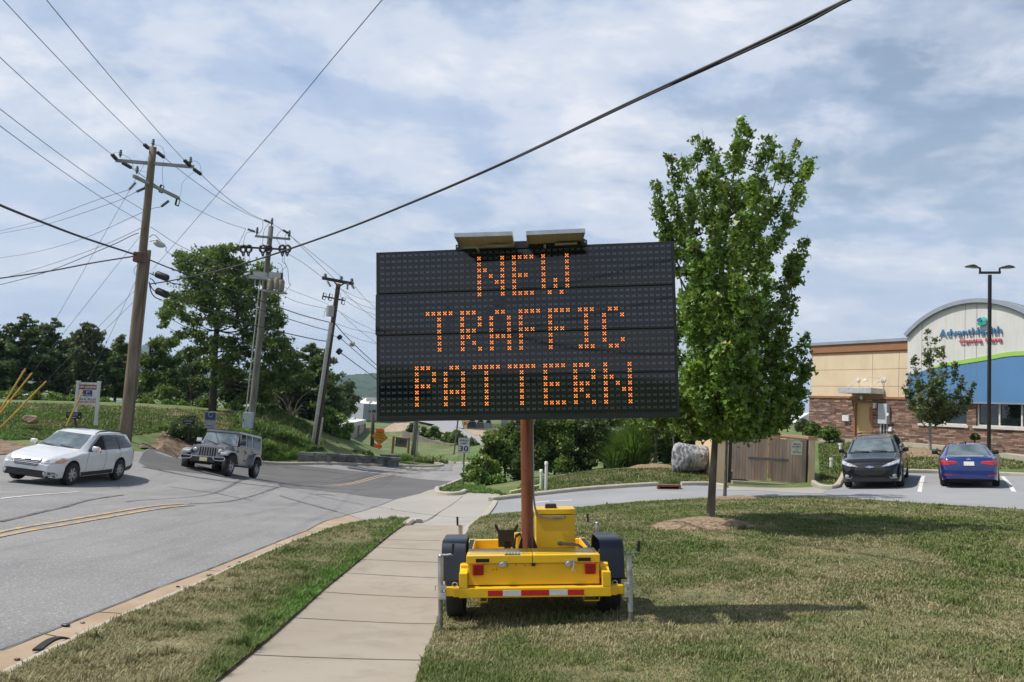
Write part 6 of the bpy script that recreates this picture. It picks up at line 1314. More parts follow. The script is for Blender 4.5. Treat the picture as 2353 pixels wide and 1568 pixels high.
fr = [(1310,1310),(1420,1320),(1900,1270),(1960,1120),(1945,1010),(1900,900),(1740,885),(1600,870),(1460,840),(1370,825),(1315,900),(1300,1000)]
mid = [(1470,860,-.30),(1560,930,-.45),(1700,1000,-.55),(1850,1050,-.5),(1560,1100,-.55),(1420,1200,-.30),(1390,1000,-.28),(1750,1180,-.45),(1600,1240,-.35)]
bm = bmesh.new(); pts3 = [bq(x, y, 0) for x, y in fr] + [bq(x, y, d) for x, y, d in mid] + [bq(x*.9+160, y*.9+105, 1.0) for x, y in fr] + [bq(x, y, -.22) for x, y in ((1330,1290),(1320,1000),(1400,850),(1900,940),(1930,1180),(1880,1250))]
for p in pts3: bm.verts.new(p)
bmesh.ops.convex_hull(bm, input=bm.verts); 
for v in [v for v in bm.verts if not v.link_faces]: bm.verts.remove(v)
bmesh.ops.triangulate(bm, faces=bm.faces[:]); bmesh.ops.bevel(bm, geom=bm.edges[:], offset=.035, segments=2, affect='EDGES')
bmesh.ops.subdivide_edges(bm, edges=bm.edges[:], cuts=2, use_grid_fill=True); rnd = random.Random(5)
from mathutils import noise as mnoise
for v in bm.verts: v.co += Vector(mnoise.noise_vector(v.co*2.2))*.07 + Vector(mnoise.noise_vector(v.co*7))*.02
bo.bm(bm); tag(build(bo, 'boulder', M_rock, None, True, 28), 'big grey boulder with pale veins beside the young trees', 'boulder')
M_pvc = mat('white_pvc', (0.68,0.67,0.62), 0.45, var=0.04, scale=6)
for (x, y0, y1, lab) in ((1254.5,1062,1130,'taller of two white pipes standing right of the rusty mast'),(1243,1080,1127,'shorter of two white pipes standing right of the rusty mast')):
    a = U(x, y1); D_ = (a-EYE).dot(RCW @ np.array([0,0,-1.0])); b0 = P(x+1, y0, D_); t_ = thing('white_pipe', lab, 'pipe', a, group='white pipes by the mast'); m = MB(); m.tube([V3(a)-Vector((0,0,.1)), V3(b0)], .055, 14); build(m, 'pipe', M_pvc, t_, True); m = MB(); m.lathe([(0,.02),(.05,.02),(.066,.0),(.066,-.10)], V3(b0), (0,0,1), 14); build(m, 'cap', M_pvc, t_, True)
a, b0 = U(1172, 1134), U(1232, 1122); m = MB(); m.tube([V3(a)+Vector((0,0,.05)), V3(b0)+Vector((0,0,.07)), V3(U(1241,1120))+Vector((0,0,.09))], .045, 10); tag(build(m, 'drain_pipe', mat('yellow_pipe', (0.62,0.58,0.28), 0.5, var=0.06), None, True), 'pale yellow pipe lying on the grass by the mast', 'pipe')
for (x, y, h, lab) in ((1931,1040,.42,'white cleanout pipe highest up the slope beside the plank gate'),(1910,1076,.40,'white cleanout pipe nearest the plank gate'),(1952,1003,.35,'white cleanout pipe near the clinic door')):
    a = V3(U(x, y)); t_ = thing('cleanout_pipe', lab, 'pipe', a, group='white cleanout pipes'); m = MB(); m.tube([a-Vector((0,0,.1)), a+Vector((0,0,h))], .075, 12); build(m, 'pipe', M_pvc, t_, True); m = MB(); m.lathe([(0,.05),(.09,.05),(.095,-.06)], a+Vector((0,0,h)), (0,0,1), 12); build(m, 'cap', M_pvc, t_, True)
z7a, z7b = UXY(z7((1710,600),(1903,602))); m = MB(); A_, B_ = Vector((*z7a,Hs(*z7a))), Vector((*z7b,Hs(*z7b))); X = (B_-A_).normalized(); Y = Vector((-X.y, X.x, 0)); w = (B_-A_).length
dm = Matrix(((X.x,Y.x,0,A_.x),(X.y,Y.y,0,A_.y),(X.z,0,1,A_.z),(0,0,0,1))); m = MB(dm); m.box(0,w,.02,.45,.10,.16); m.box(0,.08,.02,.45,-.1,.10); m.box(w-.08,w,.02,.45,-.1,.10); m.box(.08,w-.08,.40,.45,-.1,.10); dn_ = build(m, 'storm_drain', mat('rusty_iron', (0.11,0.045,0.03), 0.85, col2=(0.20,0.09,0.06), scale=7), None); tag(dn_, 'rusty iron storm drain inlet set in the driveway curb', 'drain')
m = MB(dm); m.box(.08,w-.08,-.05,.40,-.06,.01)
for k in range(8): m.box(.1+k*(w-.2)/8,.1+k*(w-.2)/8+.04,-.05,.40,.011,.02)
build(m, 'grate', MATS['rusty_iron'], dn_)
# piece of tyre tread in the gutter
pa = [U(*q) for q in z5((195,850),(260,822),(320,803),(375,792))]; m = MB(); L_ = [V3(p) for p in pa]
vs = []; sp_ = spline(L_, 6); 
for i, p in enumerate(sp_):
    t_ = i/(len(sp_)-1); d = (sp_[min(i+1,len(sp_)-1)]-sp_[max(i-1,0)]).normalized(); n_ = Vector((-d.y,d.x,0)); zz_ = .025+.035*math.sin(math.pi*t_)
    for s_, u_ in ((.035,0),(.035,.018),(-.035,.022),(-.035,.004)): vs.append(Vector((p.x,p.y,Hs(p.x,p.y)+zz_+u_)) + n_*s_)
n = len(sp_); m.add(vs, [(i*4+j, i*4+(j+1) % 4, (i+1)*4+(j+1) % 4, (i+1)*4+j) for i in range(n-1) for j in range(4)] + [(3,2,1,0), tuple(range(4*n-4,4*n))]); tag(build(m, 'tyre_scrap', M_rub, None, True), 'curled black strip of tyre tread lying in the gutter', 'tyre scrap')
for k, q in enumerate(z5((350,708),(1118,433),(950,495),(1225,385),(1280,362),(1795,180),(1820,157),(2095,74),(90,890),(440,690))):
    p = V3(U(*q)); rs = .02 if k in (0,1) else .012; m = MB(); m.ell((p.x,p.y,p.z+.015+rs*.6), rs*2.2, rs, rs*.8, 8, 5); tag(build(m, 'pebble', M_dkgalv if k % 2 else M_blk, None, True), ('dark scrap lying where the asphalt meets the gutter near the tyre tread','small dark scrap lying in the gutter right of the tyre tread','grey pebble in the gutter, upper of the pair','dark pebble in the gutter beside the verge','grey pebble in the gutter touching the verge lawn','dark pebble on the concrete near the tip of the verge','grey pebble on the concrete beyond the verge tip','dark pebble on the driveway apron','grey pebble in the gutter below the tyre tread','dark pebble in the lower gutter near the asphalt edge')[k], 'pebble', 'scraps in the gutter')
# ---------------------------------------------------------------- signs
M_swhite = mat('sign_white', (0.60,0.60,0.60), 0.5, var=0.03); M_sblk = mat('sign_black', (0.012,0.012,0.013), 0.5); M_or = mat('work_orange', (0.85,0.10,0.015), 0.6, var=0.06, scale=6); M_ylo = mat('diamond_orange', (0.62,0.27,0.02), 0.5, var=0.06, scale=4); M_navy = mat('sign_navy', (0.02,0.045,0.16), 0.4); M_mar = mat('sign_maroon', (0.25,0.02,0.05), 0.5); M_gtxt = mat('faded_letters', (0.33,0.34,0.36), 0.6, var=0.2, scale=30); M_redt = mat('red_letters', (0.50,0.05,0.08), 0.5); M_post = mat('steel_sign_post', (0.16,0.17,0.16), 0.5, 0.5, var=0.2)
def plane_at(tl, tr, bl, D, D2=None):
    """board frame from three pixel corners at a distance: matrix with x right, z up, y away; returns matrix, width, height"""
    a, b_, c_2 = V3(P(*tl, D)), V3(P(*tr, D2 or D)), V3(P(*bl, D)); X = (b_-a); w = X.length; X.normalize(); Z = a-c_2; Z = Z - X*Z.dot(X); h = Z.length; Z.normalize(); Y = Z.cross(X)
    return Matrix(((X.x,Y.x,Z.x,c_2.x),(X.y,Y.y,Z.y,c_2.y),(X.z,Y.z,Z.z,c_2.z),(0,0,0,1))), w, h
# speed limit
SM, w, h = plane_at((1053,1006),(1080,1007),(1052,1040.5), 37.5); base = V3(U(1064, 1120)); 
sg = thing('speed_limit_sign', 'white SPEED LIMIT 30 sign on a steel post at the driveway corner', 'sign', base)
m = MB(); tp = V3(P(1068,1004,37.55)); m.tube([base-Vector((0,0,.2)), tp], .034, 8); build(m, 'post', M_post, sg, True)
m = MB(SM); m.box(0,w,-.03,-.026,0,h); pl = build(m, 'sign_plate', M_swhite, sg)
m = MB(SM); e = .018; yy = -.0305; T_ = lambda s_, x, z, ww, hh, bd: text_fit(m, s_, (x*w,yy,z*h), (1,0,0), (0,0,1), ww*w, hh*h, bd)
T_('SPEED',.10,.76,.80,.13,.03); T_('LIMIT',.18,.575,.64,.12,.03); T_('30',.12,.10,.76,.38,.02)
for a in ((.03*w,.97*w,.03*h,.04*h),(.03*w,.97*w,.96*h,.97*h),(.03*w,.045*w,.04*h,.96*h),(.955*w,.97*w,.04*h,.96*h)): m.box(a[0],a[1],yy-.0008,yy,a[2],a[3])
build(m, 'sign_text', M_sblk, pl)
# the thin dark post standing behind it
b_ = V3(P(1043,1045,60)); t_ = V3(P(1060,900,60)); o = thing('thin_post', 'thin dark steel post running up behind the speed limit sign', 'post', b_); m = MB(); m.tube([b_, t_], .06, 8); build(m, 'post', M_post, o, True); m = MB(); c_2 = V3(P(1069,973,60)); m.box(c_2.x-.12,c_2.x+.12,c_2.y-.05,c_2.y+.05,c_2.z-.14,c_2.z+.12); build(m, 'orange_tag', M_or, o)
# diamond work sign
c_2 = V3(P(872.5,1004,72)); k = 72/1800; R_ = 19.5*k
dm_ = Matrix.Translation(c_2); base = V3(P(873,1052,72)); ws = thing('work_zone_sign', 'orange diamond sign NEW TRAFFIC PATTERN AHEAD between two bright orange plates', 'sign', base)
m = MB(dm_); m.prism([(0,-R_*1.0),(R_,0),(0,R_*1.0),(-R_,0)], (0,0,0), (1,0,-.09), (0,0,1), (0,-1,0), .02); dp = build(m, 'diamond_plate', M_ylo, ws)
m = MB(dm_); r2, r3 = R_*.93, R_*.87
for a in range(4):
    q = [(0,-1),(1,0),(0,1),(-1,0)]; p0, p1 = q[a], q[(a+1) % 4]; f_ = lambda p, r: (p[0]*r, -.021, p[1]*r-.09*p[0]*r); m.add([f_(p0,r2), f_(p1,r2), f_(p1,r3), f_(p0,r3)], [(0,1,2,3)])
for i, (s_, ww) in enumerate((('NEW',.55),('TRAFFIC',.95),('PATTERN',1.1),('AHEAD',.75))): text_fit(m, s_, (-ww*R_/2,-.022,(.38-.32*i)*R_+.045*ww*R_), (1,0,-.09), (0,0,1), ww*R_, .22*R_, .01)
build(m, 'sign_text', M_sblk, dp)
for (x0,y0,x1,y1) in ((864,986,883,994),(858.5,1021.5,877,1031)):
    a, b2_ = V3(P(x0,y1-1.5,71.9)), V3(P(x1,y1,71.9)); m = MB(); X = b2_-a; m.add([a, b2_, b2_+Vector((0,0,(y1-y0)*k*.85)), a+Vector((0,0,(y1-y0)*k*.85))] + [p+Vector((0,.03,0)) for p in (a, b2_, b2_+Vector((0,0,(y1-y0)*k*.85)), a+Vector((0,0,(y1-y0)*k*.85)))], [(0,1,2,3),(7,6,5,4),(0,4,5,1),(1,5,6,2),(2,6,7,3),(3,7,4,0)]); build(m, 'orange_plate', M_or, ws)
m = MB(); m.tube([V3(P(870,1052,72.1)), V3(P(875,984,72.1))], .05, 6); m.tube([V3(P(862,1053,72.1)), V3(P(870,1030,72.1))], .04, 6); m.tube([V3(P(880,1053,72.1)), V3(P(870,1030,72.1))], .04, 6); build(m, 'stand', M_post, ws)
c_2 = V3(P(870,1046,71)); m = MB(); 
for j in range(4): m.box(c_2.x-.36+.18*j,c_2.x-.22+.18*j,c_2.y-.3,c_2.y+.3,c_2.z-.5,c_2.z+.35)
tag(build(m, 'log_crate', mat('dark_red_wood', (0.09,0.03,0.025), 0.9, var=0.3), None), 'dark red wooden crate under the orange diamond sign', 'crate')
# second, tilted orange sign half hidden in the hedge
c_2 = V3(P(1140,1003,52)); rs_ = thing('work_zone_sign', 'tilted orange work sign with flags, half hidden in the bushes', 'sign', c_2-Vector((0,0,1)))
m = MB(); f_ = Matrix.Translation(c_2) @ Matrix.Rotation(.35, 4, 'Y'); m = MB(f_); m.prism([(0,-.45),(.45,0),(0,.45),(-.45,0)], (0,0,0), (1,0,0), (0,0,1), (0,-1,0), .02); build(m, 'diamond_plate', M_ylo, rs_)
for x, y, s_ in ((1134,994,1),(1146,999,1)):
    q = V3(P(x,y,51.9)); m = MB(); m.prism([(-.20,-.02),(0,-.16),(.22,-.05),(.14,.12),(-.12,.16)], q, (1,0,0), (0,0,1), (0,-1,0), .02); build(m, 'flag', M_or, rs_)
m = MB(); m.tube([c_2-Vector((0,-.05,1.6)), c_2+Vector((0,.05,.3))], .03, 6); build(m, 'stand', M_post, rs_)
# brown framed board sign GRAVITY
k = 66/1800; GMx, w, h = plane_at((906,1006),(938,1010),(905,1023), 66); gs = thing('board_sign', 'grey board sign framed by two brown wooden posts on the grass slope', 'sign', V3(P(922,1050,66)))
M_bw = mat('brown_timber', (0.32,0.17,0.09), 0.8, var=0.12, scale=3, stretch=(1,1,.2))
for (tx, ty), (bx_, by_) in (((905,1003),(901,1049)),((940,1006),(937,1062))): 
    m = MB(); a, b2_ = V3(P(bx_,by_,66)), V3(P(tx,ty,66)); m.obox((a+b2_)/2, (.09,0,0), (0,.09,0), (b2_-a)/2); build(m, 'post', M_bw, gs)
m = MB(GMx); m.box(.1,w-.1,-.02,.03,0,h); bd = build(m, 'board', mat('board_grey', (0.10,0.11,0.12), 0.6, var=0.08), gs); m = MB(GMx); m.box(.06,w-.06,-.05,.05,h,h+.09); m.box(.06,w-.06,-.05,.05,-.09,-.001); build(m, 'rail', M_bw, gs)
m = MB(GMx); text_fit(m, 'AV', (w*.36,-.025,h*.34), (1,0,0), (0,0,1), w*.30, h*.50, .02); text_fit(m, 'GR', (w*.16,-.025,h*.58), (1,0,0), (0,0,1), w*.17, h*.20, .0); text_fit(m, 'ITY', (w*.68,-.025,h*.58), (1,0,0), (0,0,1), w*.17, h*.20, .0); build(m, 'sign_text', M_sblk, bd)
# leasing sign: the text crop is 14.26 px per photo px from (150,940)
zq = zc(150, 940, 14.26); LD = 38.5
tl, tr, bl = zq((655,300),(1345,320),(610,1000)); LM, w, h = plane_at(tl, tr, bl, LD)
ls = thing('leasing_sign', 'white framed NOW LEASING sign with a blue logo square standing in the field', 'sign', V3(P(215,972,LD)))
m = MB(LM); m.box(-.06,w+.06,-.02,.01,-.02,h+.10); pn = build(m, 'sign_panel', M_swhite, ls)
for x0, y0, x1, y1 in ((655,215,540,1400),(1398,235,1265,1760)):
    (ax0, ay0), (bx0, by0) = zq((x0,y0),(x1,y1)); m = MB(); a, b2_ = V3(P(bx0,by0,LD-.02)), V3(P(ax0,ay0,LD-.02)); hw_ = .062; m.obox((a+b2_)/2, (hw_,0,0), (0,hw_,0), (b2_-a)/2); m.obox(b2_+Vector((0,0,.03)), (.08,0,0), (0,.08,0), (0,0,.03)); build(m, 'post', M_swhite, ls)
m = MB(LM); m.box(.0,w*.99,-.024,-.0205,h*.75,h*.995); build(m, 'red_band', M_mar, pn)
m = MB(LM); text_fit(m, 'NOW', (w*.04,-.0245,h*.81), (1,0,0), (0,0,1), w*.31, h*.13, .03); text_fit(m, 'LEASING', (w*.40,-.0245,h*.81), (1,0,0), (0,0,1), w*.56, h*.13, .03); build(m, 'band_text', M_swhite, pn)
m = MB(LM); m.box(w*.29,w*.78,-.024,-.0205,h*.41,h*.715); build(m, 'logo_square', M_navy, pn)
m = MB(LM); text_fit(m, 'P', (w*.46,-.0245,h*.55), (1,0,0), (.25,0,.97), w*.16, h*.12, .0); text_fit(m, 'Pulliam', (w*.33,-.0245,h*.44), (1,0,0), (0,0,1), w*.40, h*.08, .0); build(m, 'logo_text', M_swhite, pn)
m = MB(LM); text_fit(m, 'CALL', (w*.43,-.0245,h*.33), (1,0,0), (0,0,1), w*.2, h*.045, .0); text_fit(m, '828-684-4344', (w*.05,-.0245,h*.065), (1,0,0), (0,0,1), w*.93, h*.105, .03); build(m, 'red_text', M_redt, pn)
m = MB(LM); text_fit(m, 'PAUL ELLIS', (w*.04,-.0245,h*.20), (1,0,0), (0,0,1), w*.94, h*.105, .03); build(m, 'blue_text', M_navy, pn)
# small black directional signs and the name board
def small_sign(lab, tl, tr, bl, D, pm, rows, foot, parent_post=True, pmat=None, round_=False):
    Mx_, w, h = plane_at(tl, tr, bl, D); s_ = thing('directional_sign', lab, 'sign', V3(P(*foot, D)))
    m = MB(Mx_); m.box(0,w,-.03,.02,0,h,.006); pn_ = build(m, 'sign_panel', pm, s_)
    for txt, x, z, ww, hh, mt in rows:
        m = MB(Mx_)
        if txt is None: m.box(w*x,w*(x+ww),-.034,-.0305,h*z,h*(z+hh))
        else: text_fit(m, txt, (w*x,-.033,h*z), (1,0,0), (0,0,1), w*ww, h*hh, .02)
        build(m, 'sign_text', mt, pn_)
    c_2 = V3(P((tl[0]+tr[0])/2, bl[1]-2, D)); f2 = V3(P(*foot, D)); m = MB(); m.obox((c_2+f2)/2+Vector((0,.03,0)), (.05,0,0), (0,.03,0), (c_2-f2)/2); build(m, 'post', pmat or M_sblk, s_); return s_
M_dkred = mat('dark_red_post', (0.08,0.015,0.012), 0.6)
q = zq((235,1265),(775,1305),(220,1500)); small_sign('small black directional sign with pale letters on a dark post before the leasing sign', q[0], q[1], q[2], 37, M_sblk, [('LUNCHEON',.09,.55,.68,.30,M_gtxt),(None,.30,.14,.35,.07,M_swhite),(None,.86,.28,.06,.13,M_swhite),(None,.10,.40,.66,.05,M_gtxt)], (180,1000), pmat=M_dkred)
zs_ = zc(420, 1020, 16.807); q = zs_((640,475),(1125,490),(640,690)); small_sign('small black directional sign standing in front of the round bush', q[0], q[1], q[2], 43.5, M_sblk, [('LUNCHEON',.10,.50,.70,.34,M_gtxt),(None,.20,.12,.48,.10,M_gtxt)], (432,1012))
q = zs_((1590,165),(2040,190),(1550,840)); s_ = small_sign('tall navy and white name board right of the round bush', q[0], q[1], q[2], 43.5, mat('sign_pale', (0.28,0.29,0.29), 0.5), [(None,.0,.50,.96,.49,M_navy),('CLARION',.08,.60,.84,.09,M_gtxt),(None,.12,.12,.68,.045,M_navy),(None,.2,.55,.5,.01,M_gtxt)], (482,1020), pmat=M_post)
Mx_, w, h = plane_at(q[0], q[1], q[2], 43.5); m = MB(Mx_); m.tube([(w*.5+.13*math.cos(a),-.036,h*.84+.13*math.sin(a)) for a in [math.radians(t) for t in range(40, 330, 20)]] + [(w*.5+.10,-.036,h*.85)], .018, 5); build(m, 'logo_ring', M_gtxt, [c for c in s_.children if c.name.startswith('sign_panel')][0])
q = zs_((1590,890),(2160,920),(1590,1080)); small_sign('low black and red strip sign under the tall navy board', q[0], q[1], q[2], 43.3, M_sblk, [(None,.14,.12,.76,.72,mat('sign_dullred', (0.20,0.02,0.03), 0.5)),('DRIVEWAY',.18,.3,.66,.42,mat('pinkish', (0.36,0.10,0.12), 0.5))], (494,1035))
# ---------------------------------------------------------------- trees, shrubs, grass
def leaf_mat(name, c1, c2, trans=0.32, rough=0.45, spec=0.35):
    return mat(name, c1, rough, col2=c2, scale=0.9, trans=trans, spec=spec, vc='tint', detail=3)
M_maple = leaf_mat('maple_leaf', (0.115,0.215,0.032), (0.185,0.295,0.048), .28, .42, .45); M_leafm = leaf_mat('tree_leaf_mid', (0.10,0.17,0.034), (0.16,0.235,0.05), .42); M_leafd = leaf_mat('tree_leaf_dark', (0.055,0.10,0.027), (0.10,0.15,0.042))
M_leafb = leaf_mat('leaf_bright', (0.11,0.20,0.035), (0.17,0.27,0.055), .4); M_pine = leaf_mat('pine_needles', (0.085,0.145,0.045), (0.145,0.20,0.065), .35); M_leafg = leaf_mat('leaf_greyish', (0.075,0.115,0.036), (0.12,0.155,0.055))
M_bark = mat('tree_bark', (0.09,0.075,0.06), 0.95, col2=(0.17,0.145,0.115), scale=6, bump=1, bscale=20, stretch=(1,1,.3)); M_barkd = mat('dark_bark', (0.035,0.025,0.018), 0.95, col2=(0.07,0.05,0.035), scale=5, bump=1)
def leaf_shape(kind):
    if kind == 'maple': r = [.5,.28,.42,.24,.55,.24,.42,.28]; a0 = [-90+45*i for i in range(8)]; r = [.18,.30,.50,.26,.62,.26,.50,.30]; return np.array([(x*math.cos(math.radians(a)), x*math.sin(math.radians(a))) for x, a in zip(r, a0)])
    if kind == 'oval': return np.array([(0,-.5),(.26,-.1),(.22,.25),(0,.5),(-.22,.25),(-.26,-.1)])
    if kind == 'tuft': return np.array([(0,-.5),(.16,-.2),(.5,-.1),(.2,.12),(.12,.5),(-.1,.16),(-.5,.2),(-.2,-.12)])
    if kind == 'blade': return np.array([(0,-.5),(.10,0),(0,.5),(-.10,0)])
def leaves(name, pts, size, kind, mt, parent, rng, droop=0.0, up=0.6, tint=None, var=0.35):
    n = len(pts); S = leaf_shape(kind); k = len(S); nv = rng.normal(size=(n,3)); nv[:,2] = np.abs(nv[:,2])*(.4+up); nv /= np.linalg.norm(nv,axis=1)[:,None]
    a = rng.normal(size=(n,3)); a[:,2] -= droop; u = a - nv*(a*nv).sum(1)[:,None]; u /= np.linalg.norm(u,axis=1)[:,None]; w = np.cross(nv, u); s = size*(1+var*(rng.rand(n)-.5)*2)
    V = pts[:,None,:] + (w[:,None,:]*S[None,:,0,None] + u[:,None,:]*(-S[None,:,1,None]))*s[:,None,None]
    V += nv[:,None,:]*(np.abs(S[:,0])[None,:,None]*.35*s[:,None,None])
    V = V.reshape(-1,3); Mp = FRAME.get(parent.name); Mi = np.array(Mp.inverted()); V = V @ Mi[:3,:3].T + Mi[:3,3]
    me = bpy.data.meshes.new(name); me.vertices.add(n*k); me.vertices.foreach_set('co', V.astype(np.float32).ravel()); me.loops.add(n*k); me.loops.foreach_set('vertex_index', np.arange(n*k, dtype=np.int32)); me.polygons.add(n); me.polygons.foreach_set('loop_start', np.arange(0,n*k,k,dtype=np.int32)); me.polygons.foreach_set('loop_total', np.full(n,k,dtype=np.int32)); me.update(calc_edges=True)
    at = me.color_attributes.new('tint','FLOAT_COLOR','POINT'); t = (.72+.56*rng.rand(n)) if tint is None else tint; col = np.ones((n,4)); 
    if np.ndim(t) == 1: col[:,:3] = t[:,None]; col[:,0] *= .9+.25*rng.rand(n)
    else: col[:,:3] = t
    at.data.foreach_set('color', np.repeat(col, k, 0).astype(np.float32).ravel()); me.materials.append(mt); o = bpy.data.objects.new(name, me); COL.objects.link(o); o.parent = parent; FRAME[o.name] = Mp; return o
def curve_pts(a, b, bend, n=7, up=0.0):
    a, b = Vector(a), Vector(b); return [a.lerp(b, i/n) + Vector(bend)*math.sin(math.pi*i/n) + Vector((0,0,up*math.sin(math.pi*i/n))) for i in range(n+1)]
def blob_tree(name, label, cat, group, base, tkw, clumps, D, dd, leaf, nleaf, kind, mt, bark=M_barkd, seed=1, spread=.25, base_pt=None, trunk_pts=None, r0=.2, sub=18, tint=None):
    """clumps: (px, py, radius px[, extra depth]) -> balls of foliage round real limbs"""
    rng = np.random.RandomState(seed); rd = random.Random(seed); b = V3(base_pt if base_pt is not None else P(*base, D)); t = thing(name, label, cat, b, group=group); cs = []
    for c in clumps:
        dz = c[3] if len(c) > 3 else rd.uniform(-1,1)*dd; cs.append((V3(P(c[0],c[1],D+dz)), c[2]*(D+dz)/FPX))
    if trunk_pts is None: top = V3(P(tkw[0], tkw[1], D)); trunk_pts = [b - Vector((0,0,.3)), b.lerp(top,.35), b.lerp(top,.7), top]
    else: trunk_pts = [V3(P(*q, D)) for q in trunk_pts]
    tp = spline(trunk_pts, 5); m = MB(); m.tube(tp, [r0*(1.25 if i == 0 else 1)*(1-.65*i/(len(tp)-1)) for i in range(len(tp))], 12); tr = build(m, 'trunk', bark, t, True, None)
    m = MB()
    for c, r in cs:
        k = min(range(len(tp)), key=lambda i: abs(tp[i].z-(c.z-r*1.2)) + .15*(tp[i]-c).length); k = max(k, len(tp)//3); a = tp[k]; rr = max(.02, r0*.30*min(1, r/1.2)); pts = curve_pts(a, c, (rd.uniform(-.1,.1)*r,rd.uniform(-.1,.1)*r,0), 6, -.12*(c-a).length); m.tube(pts, [rr*(1-.7*i/6) for i in range(7)], 6, False)
        for _ in range(4): e = c + Vector((rd.gauss(0,.5),rd.gauss(0,.5),rd.gauss(0,.4)))*r; m.tube([c, c.lerp(e,.5)+Vector((0,0,.05)), e], [rr*.35,rr*.25,rr*.1], 4, False)
    build(m, 'branches', bark, t, True, None)
    tot = sum(r*r for c, r in cs); P_ = []; T_ = []
    for c, r in cs:
        n = int(nleaf*r*r/tot); ns = max(6, int(sub*min(2.2, r/1.0+.4))); d = rng.normal(size=(ns,3)); d /= np.linalg.norm(d,axis=1)[:,None]; rad = rng.uniform(.35,1.0,ns)**.6; cen = np.array(c)[None] + d*(rad*r*.86)[:,None]*np.array([1,1,.85])
        ii = rng.randint(0,ns,n); P_.append(cen[ii] + rng.normal(size=(n,3))*spread*r*np.array([1,1,.62])*rng.uniform(.5,1.1,ns)[ii][:,None]); T_.append((.62+.66*rng.rand(ns))[ii]*(.85+.3*rng.rand(n)))
    leaves('crown', np.concatenate(P_), leaf, kind, mt, t, rng, tint=np.concatenate(T_), droop=.3); return t
# ---- the young maple: leaders with leaves all along them
def plume_tree(name, label, group, base, trunk, tips, D, leafs, nleaf, seed, mt=M_maple, r0=.11, kind='maple', bark=M_bark, width=.26, red=True, start=.18, cb=None, base_pt=None, steep=2.5, dzm=1.9):
    rng = np.random.RandomState(seed); rd = random.Random(seed); b = V3(base_pt if base_pt is not None else P(*base, D)); t = thing(name, label, 'tree', b, group=group)
    tr = [b - Vector((0,0,.15))] + [V3(P(*q, D)) for q in trunk]; tp = spline(tr, 6); n = len(tp); m = MB(); m.tube(tp, [r0*(1.35 if i == 0 else 1.1 if i == 1 else 1)*(1-.92*(i/n)**.8) for i in range(n)], 14); build(m, 'trunk', bark, t, True, None)
    cbz = V3(P(*cb, D)).z if cb else b.z+1.5; m = MB(); LP = []; TT = []; L_all = []
    for q in tips:
        x, y, dz, s0 = q[:4]; wmul = q[4] if len(q) > 4 else 1.0
        tip = V3(P(x, y, D+dz*dzm)); hz_ = math.hypot(tip.x-tp[n//2].x, tip.y-tp[n//2].y); za = max(cbz, tip.z-(steep*hz_+.35)); k = min(range(1,n-1), key=lambda i: abs(tp[i].z-za)); a = tp[k]; L = (tip-a).length; out = Vector((tip.x-a.x, tip.y-a.y, 0)); pts = [a + (tip-a)*f + out*.16*math.sin(math.pi*f) - Vector((0,0,L*.10*math.sin(math.pi*f))) for f in [i/10 for i in range(11)]]
        rr = max(.008, r0*.33*min(1, L/2.5)); m.tube(pts, [rr*(1-.85*i/10) for i in range(11)], 6, False); L_all.append((pts, L, wmul))
    tot = sum(L*w_ for p, L, w_ in L_all)
    for pts, L, wm in L_all:
        nl = int(nleaf*L*wm/tot); nt = max(5, int(L*9)); A = np.array([list(p) for p in pts])
        f = rng.uniform(start,1,nt); idx = f*10; i0 = np.minimum(idx.astype(int),9); base_ = A[i0]+(A[i0+1]-A[i0])*(idx-i0)[:,None]; wd = width*wm*(1.0-.80*f**1.5)*(.55+.45*np.minimum(1,f/.35)); ang = rng.uniform(0,2*math.pi,nt); dirs = np.stack([np.cos(ang),np.sin(ang),rng.uniform(.0,.8,nt)],1)*(wd*rng.uniform(.4,1.25,nt))[:,None]; tipc = base_+dirs
        for j in range(nt):
            if wd[j] > .12: m.tube([tuple(base_[j]), tuple(tipc[j])], [.007,.003], 3, False)
        ii = rng.randint(0,nt,nl); g = rng.rand(nl)**.6; pos = base_[ii]*(1-g)[:,None]+tipc[ii]*g[:,None] + rng.normal(size=(nl,3))*(.045+.15*wd[ii])[:,None]; LP.append(pos)
        tt = np.ones((nl,3))*(.62+.5*rng.rand(nl))[:,None]*rng.uniform(.75,1.3); 
        if red: k_ = (f[ii] > .965) & (rng.rand(nl) < .10); tt[k_] *= np.array([1.9,.85,1.0])
        k2 = rng.rand(nl) < .25; tt[k2] *= np.array([1.45,1.25,1.0]); TT.append(tt)
    build(m, 'branches', bark, t, True, None); leaves('crown', np.concatenate(LP), leafs, kind, mt, t, rng, droop=.9, up=.5, tint=np.concatenate(TT)); return t
TD = 15.25; tb0 = U(1632, 1204)
trunk = [(1637,1110),(1643,1010),(1648,900),(1652,780),(1660,640),(1672,500),(1690,380)]
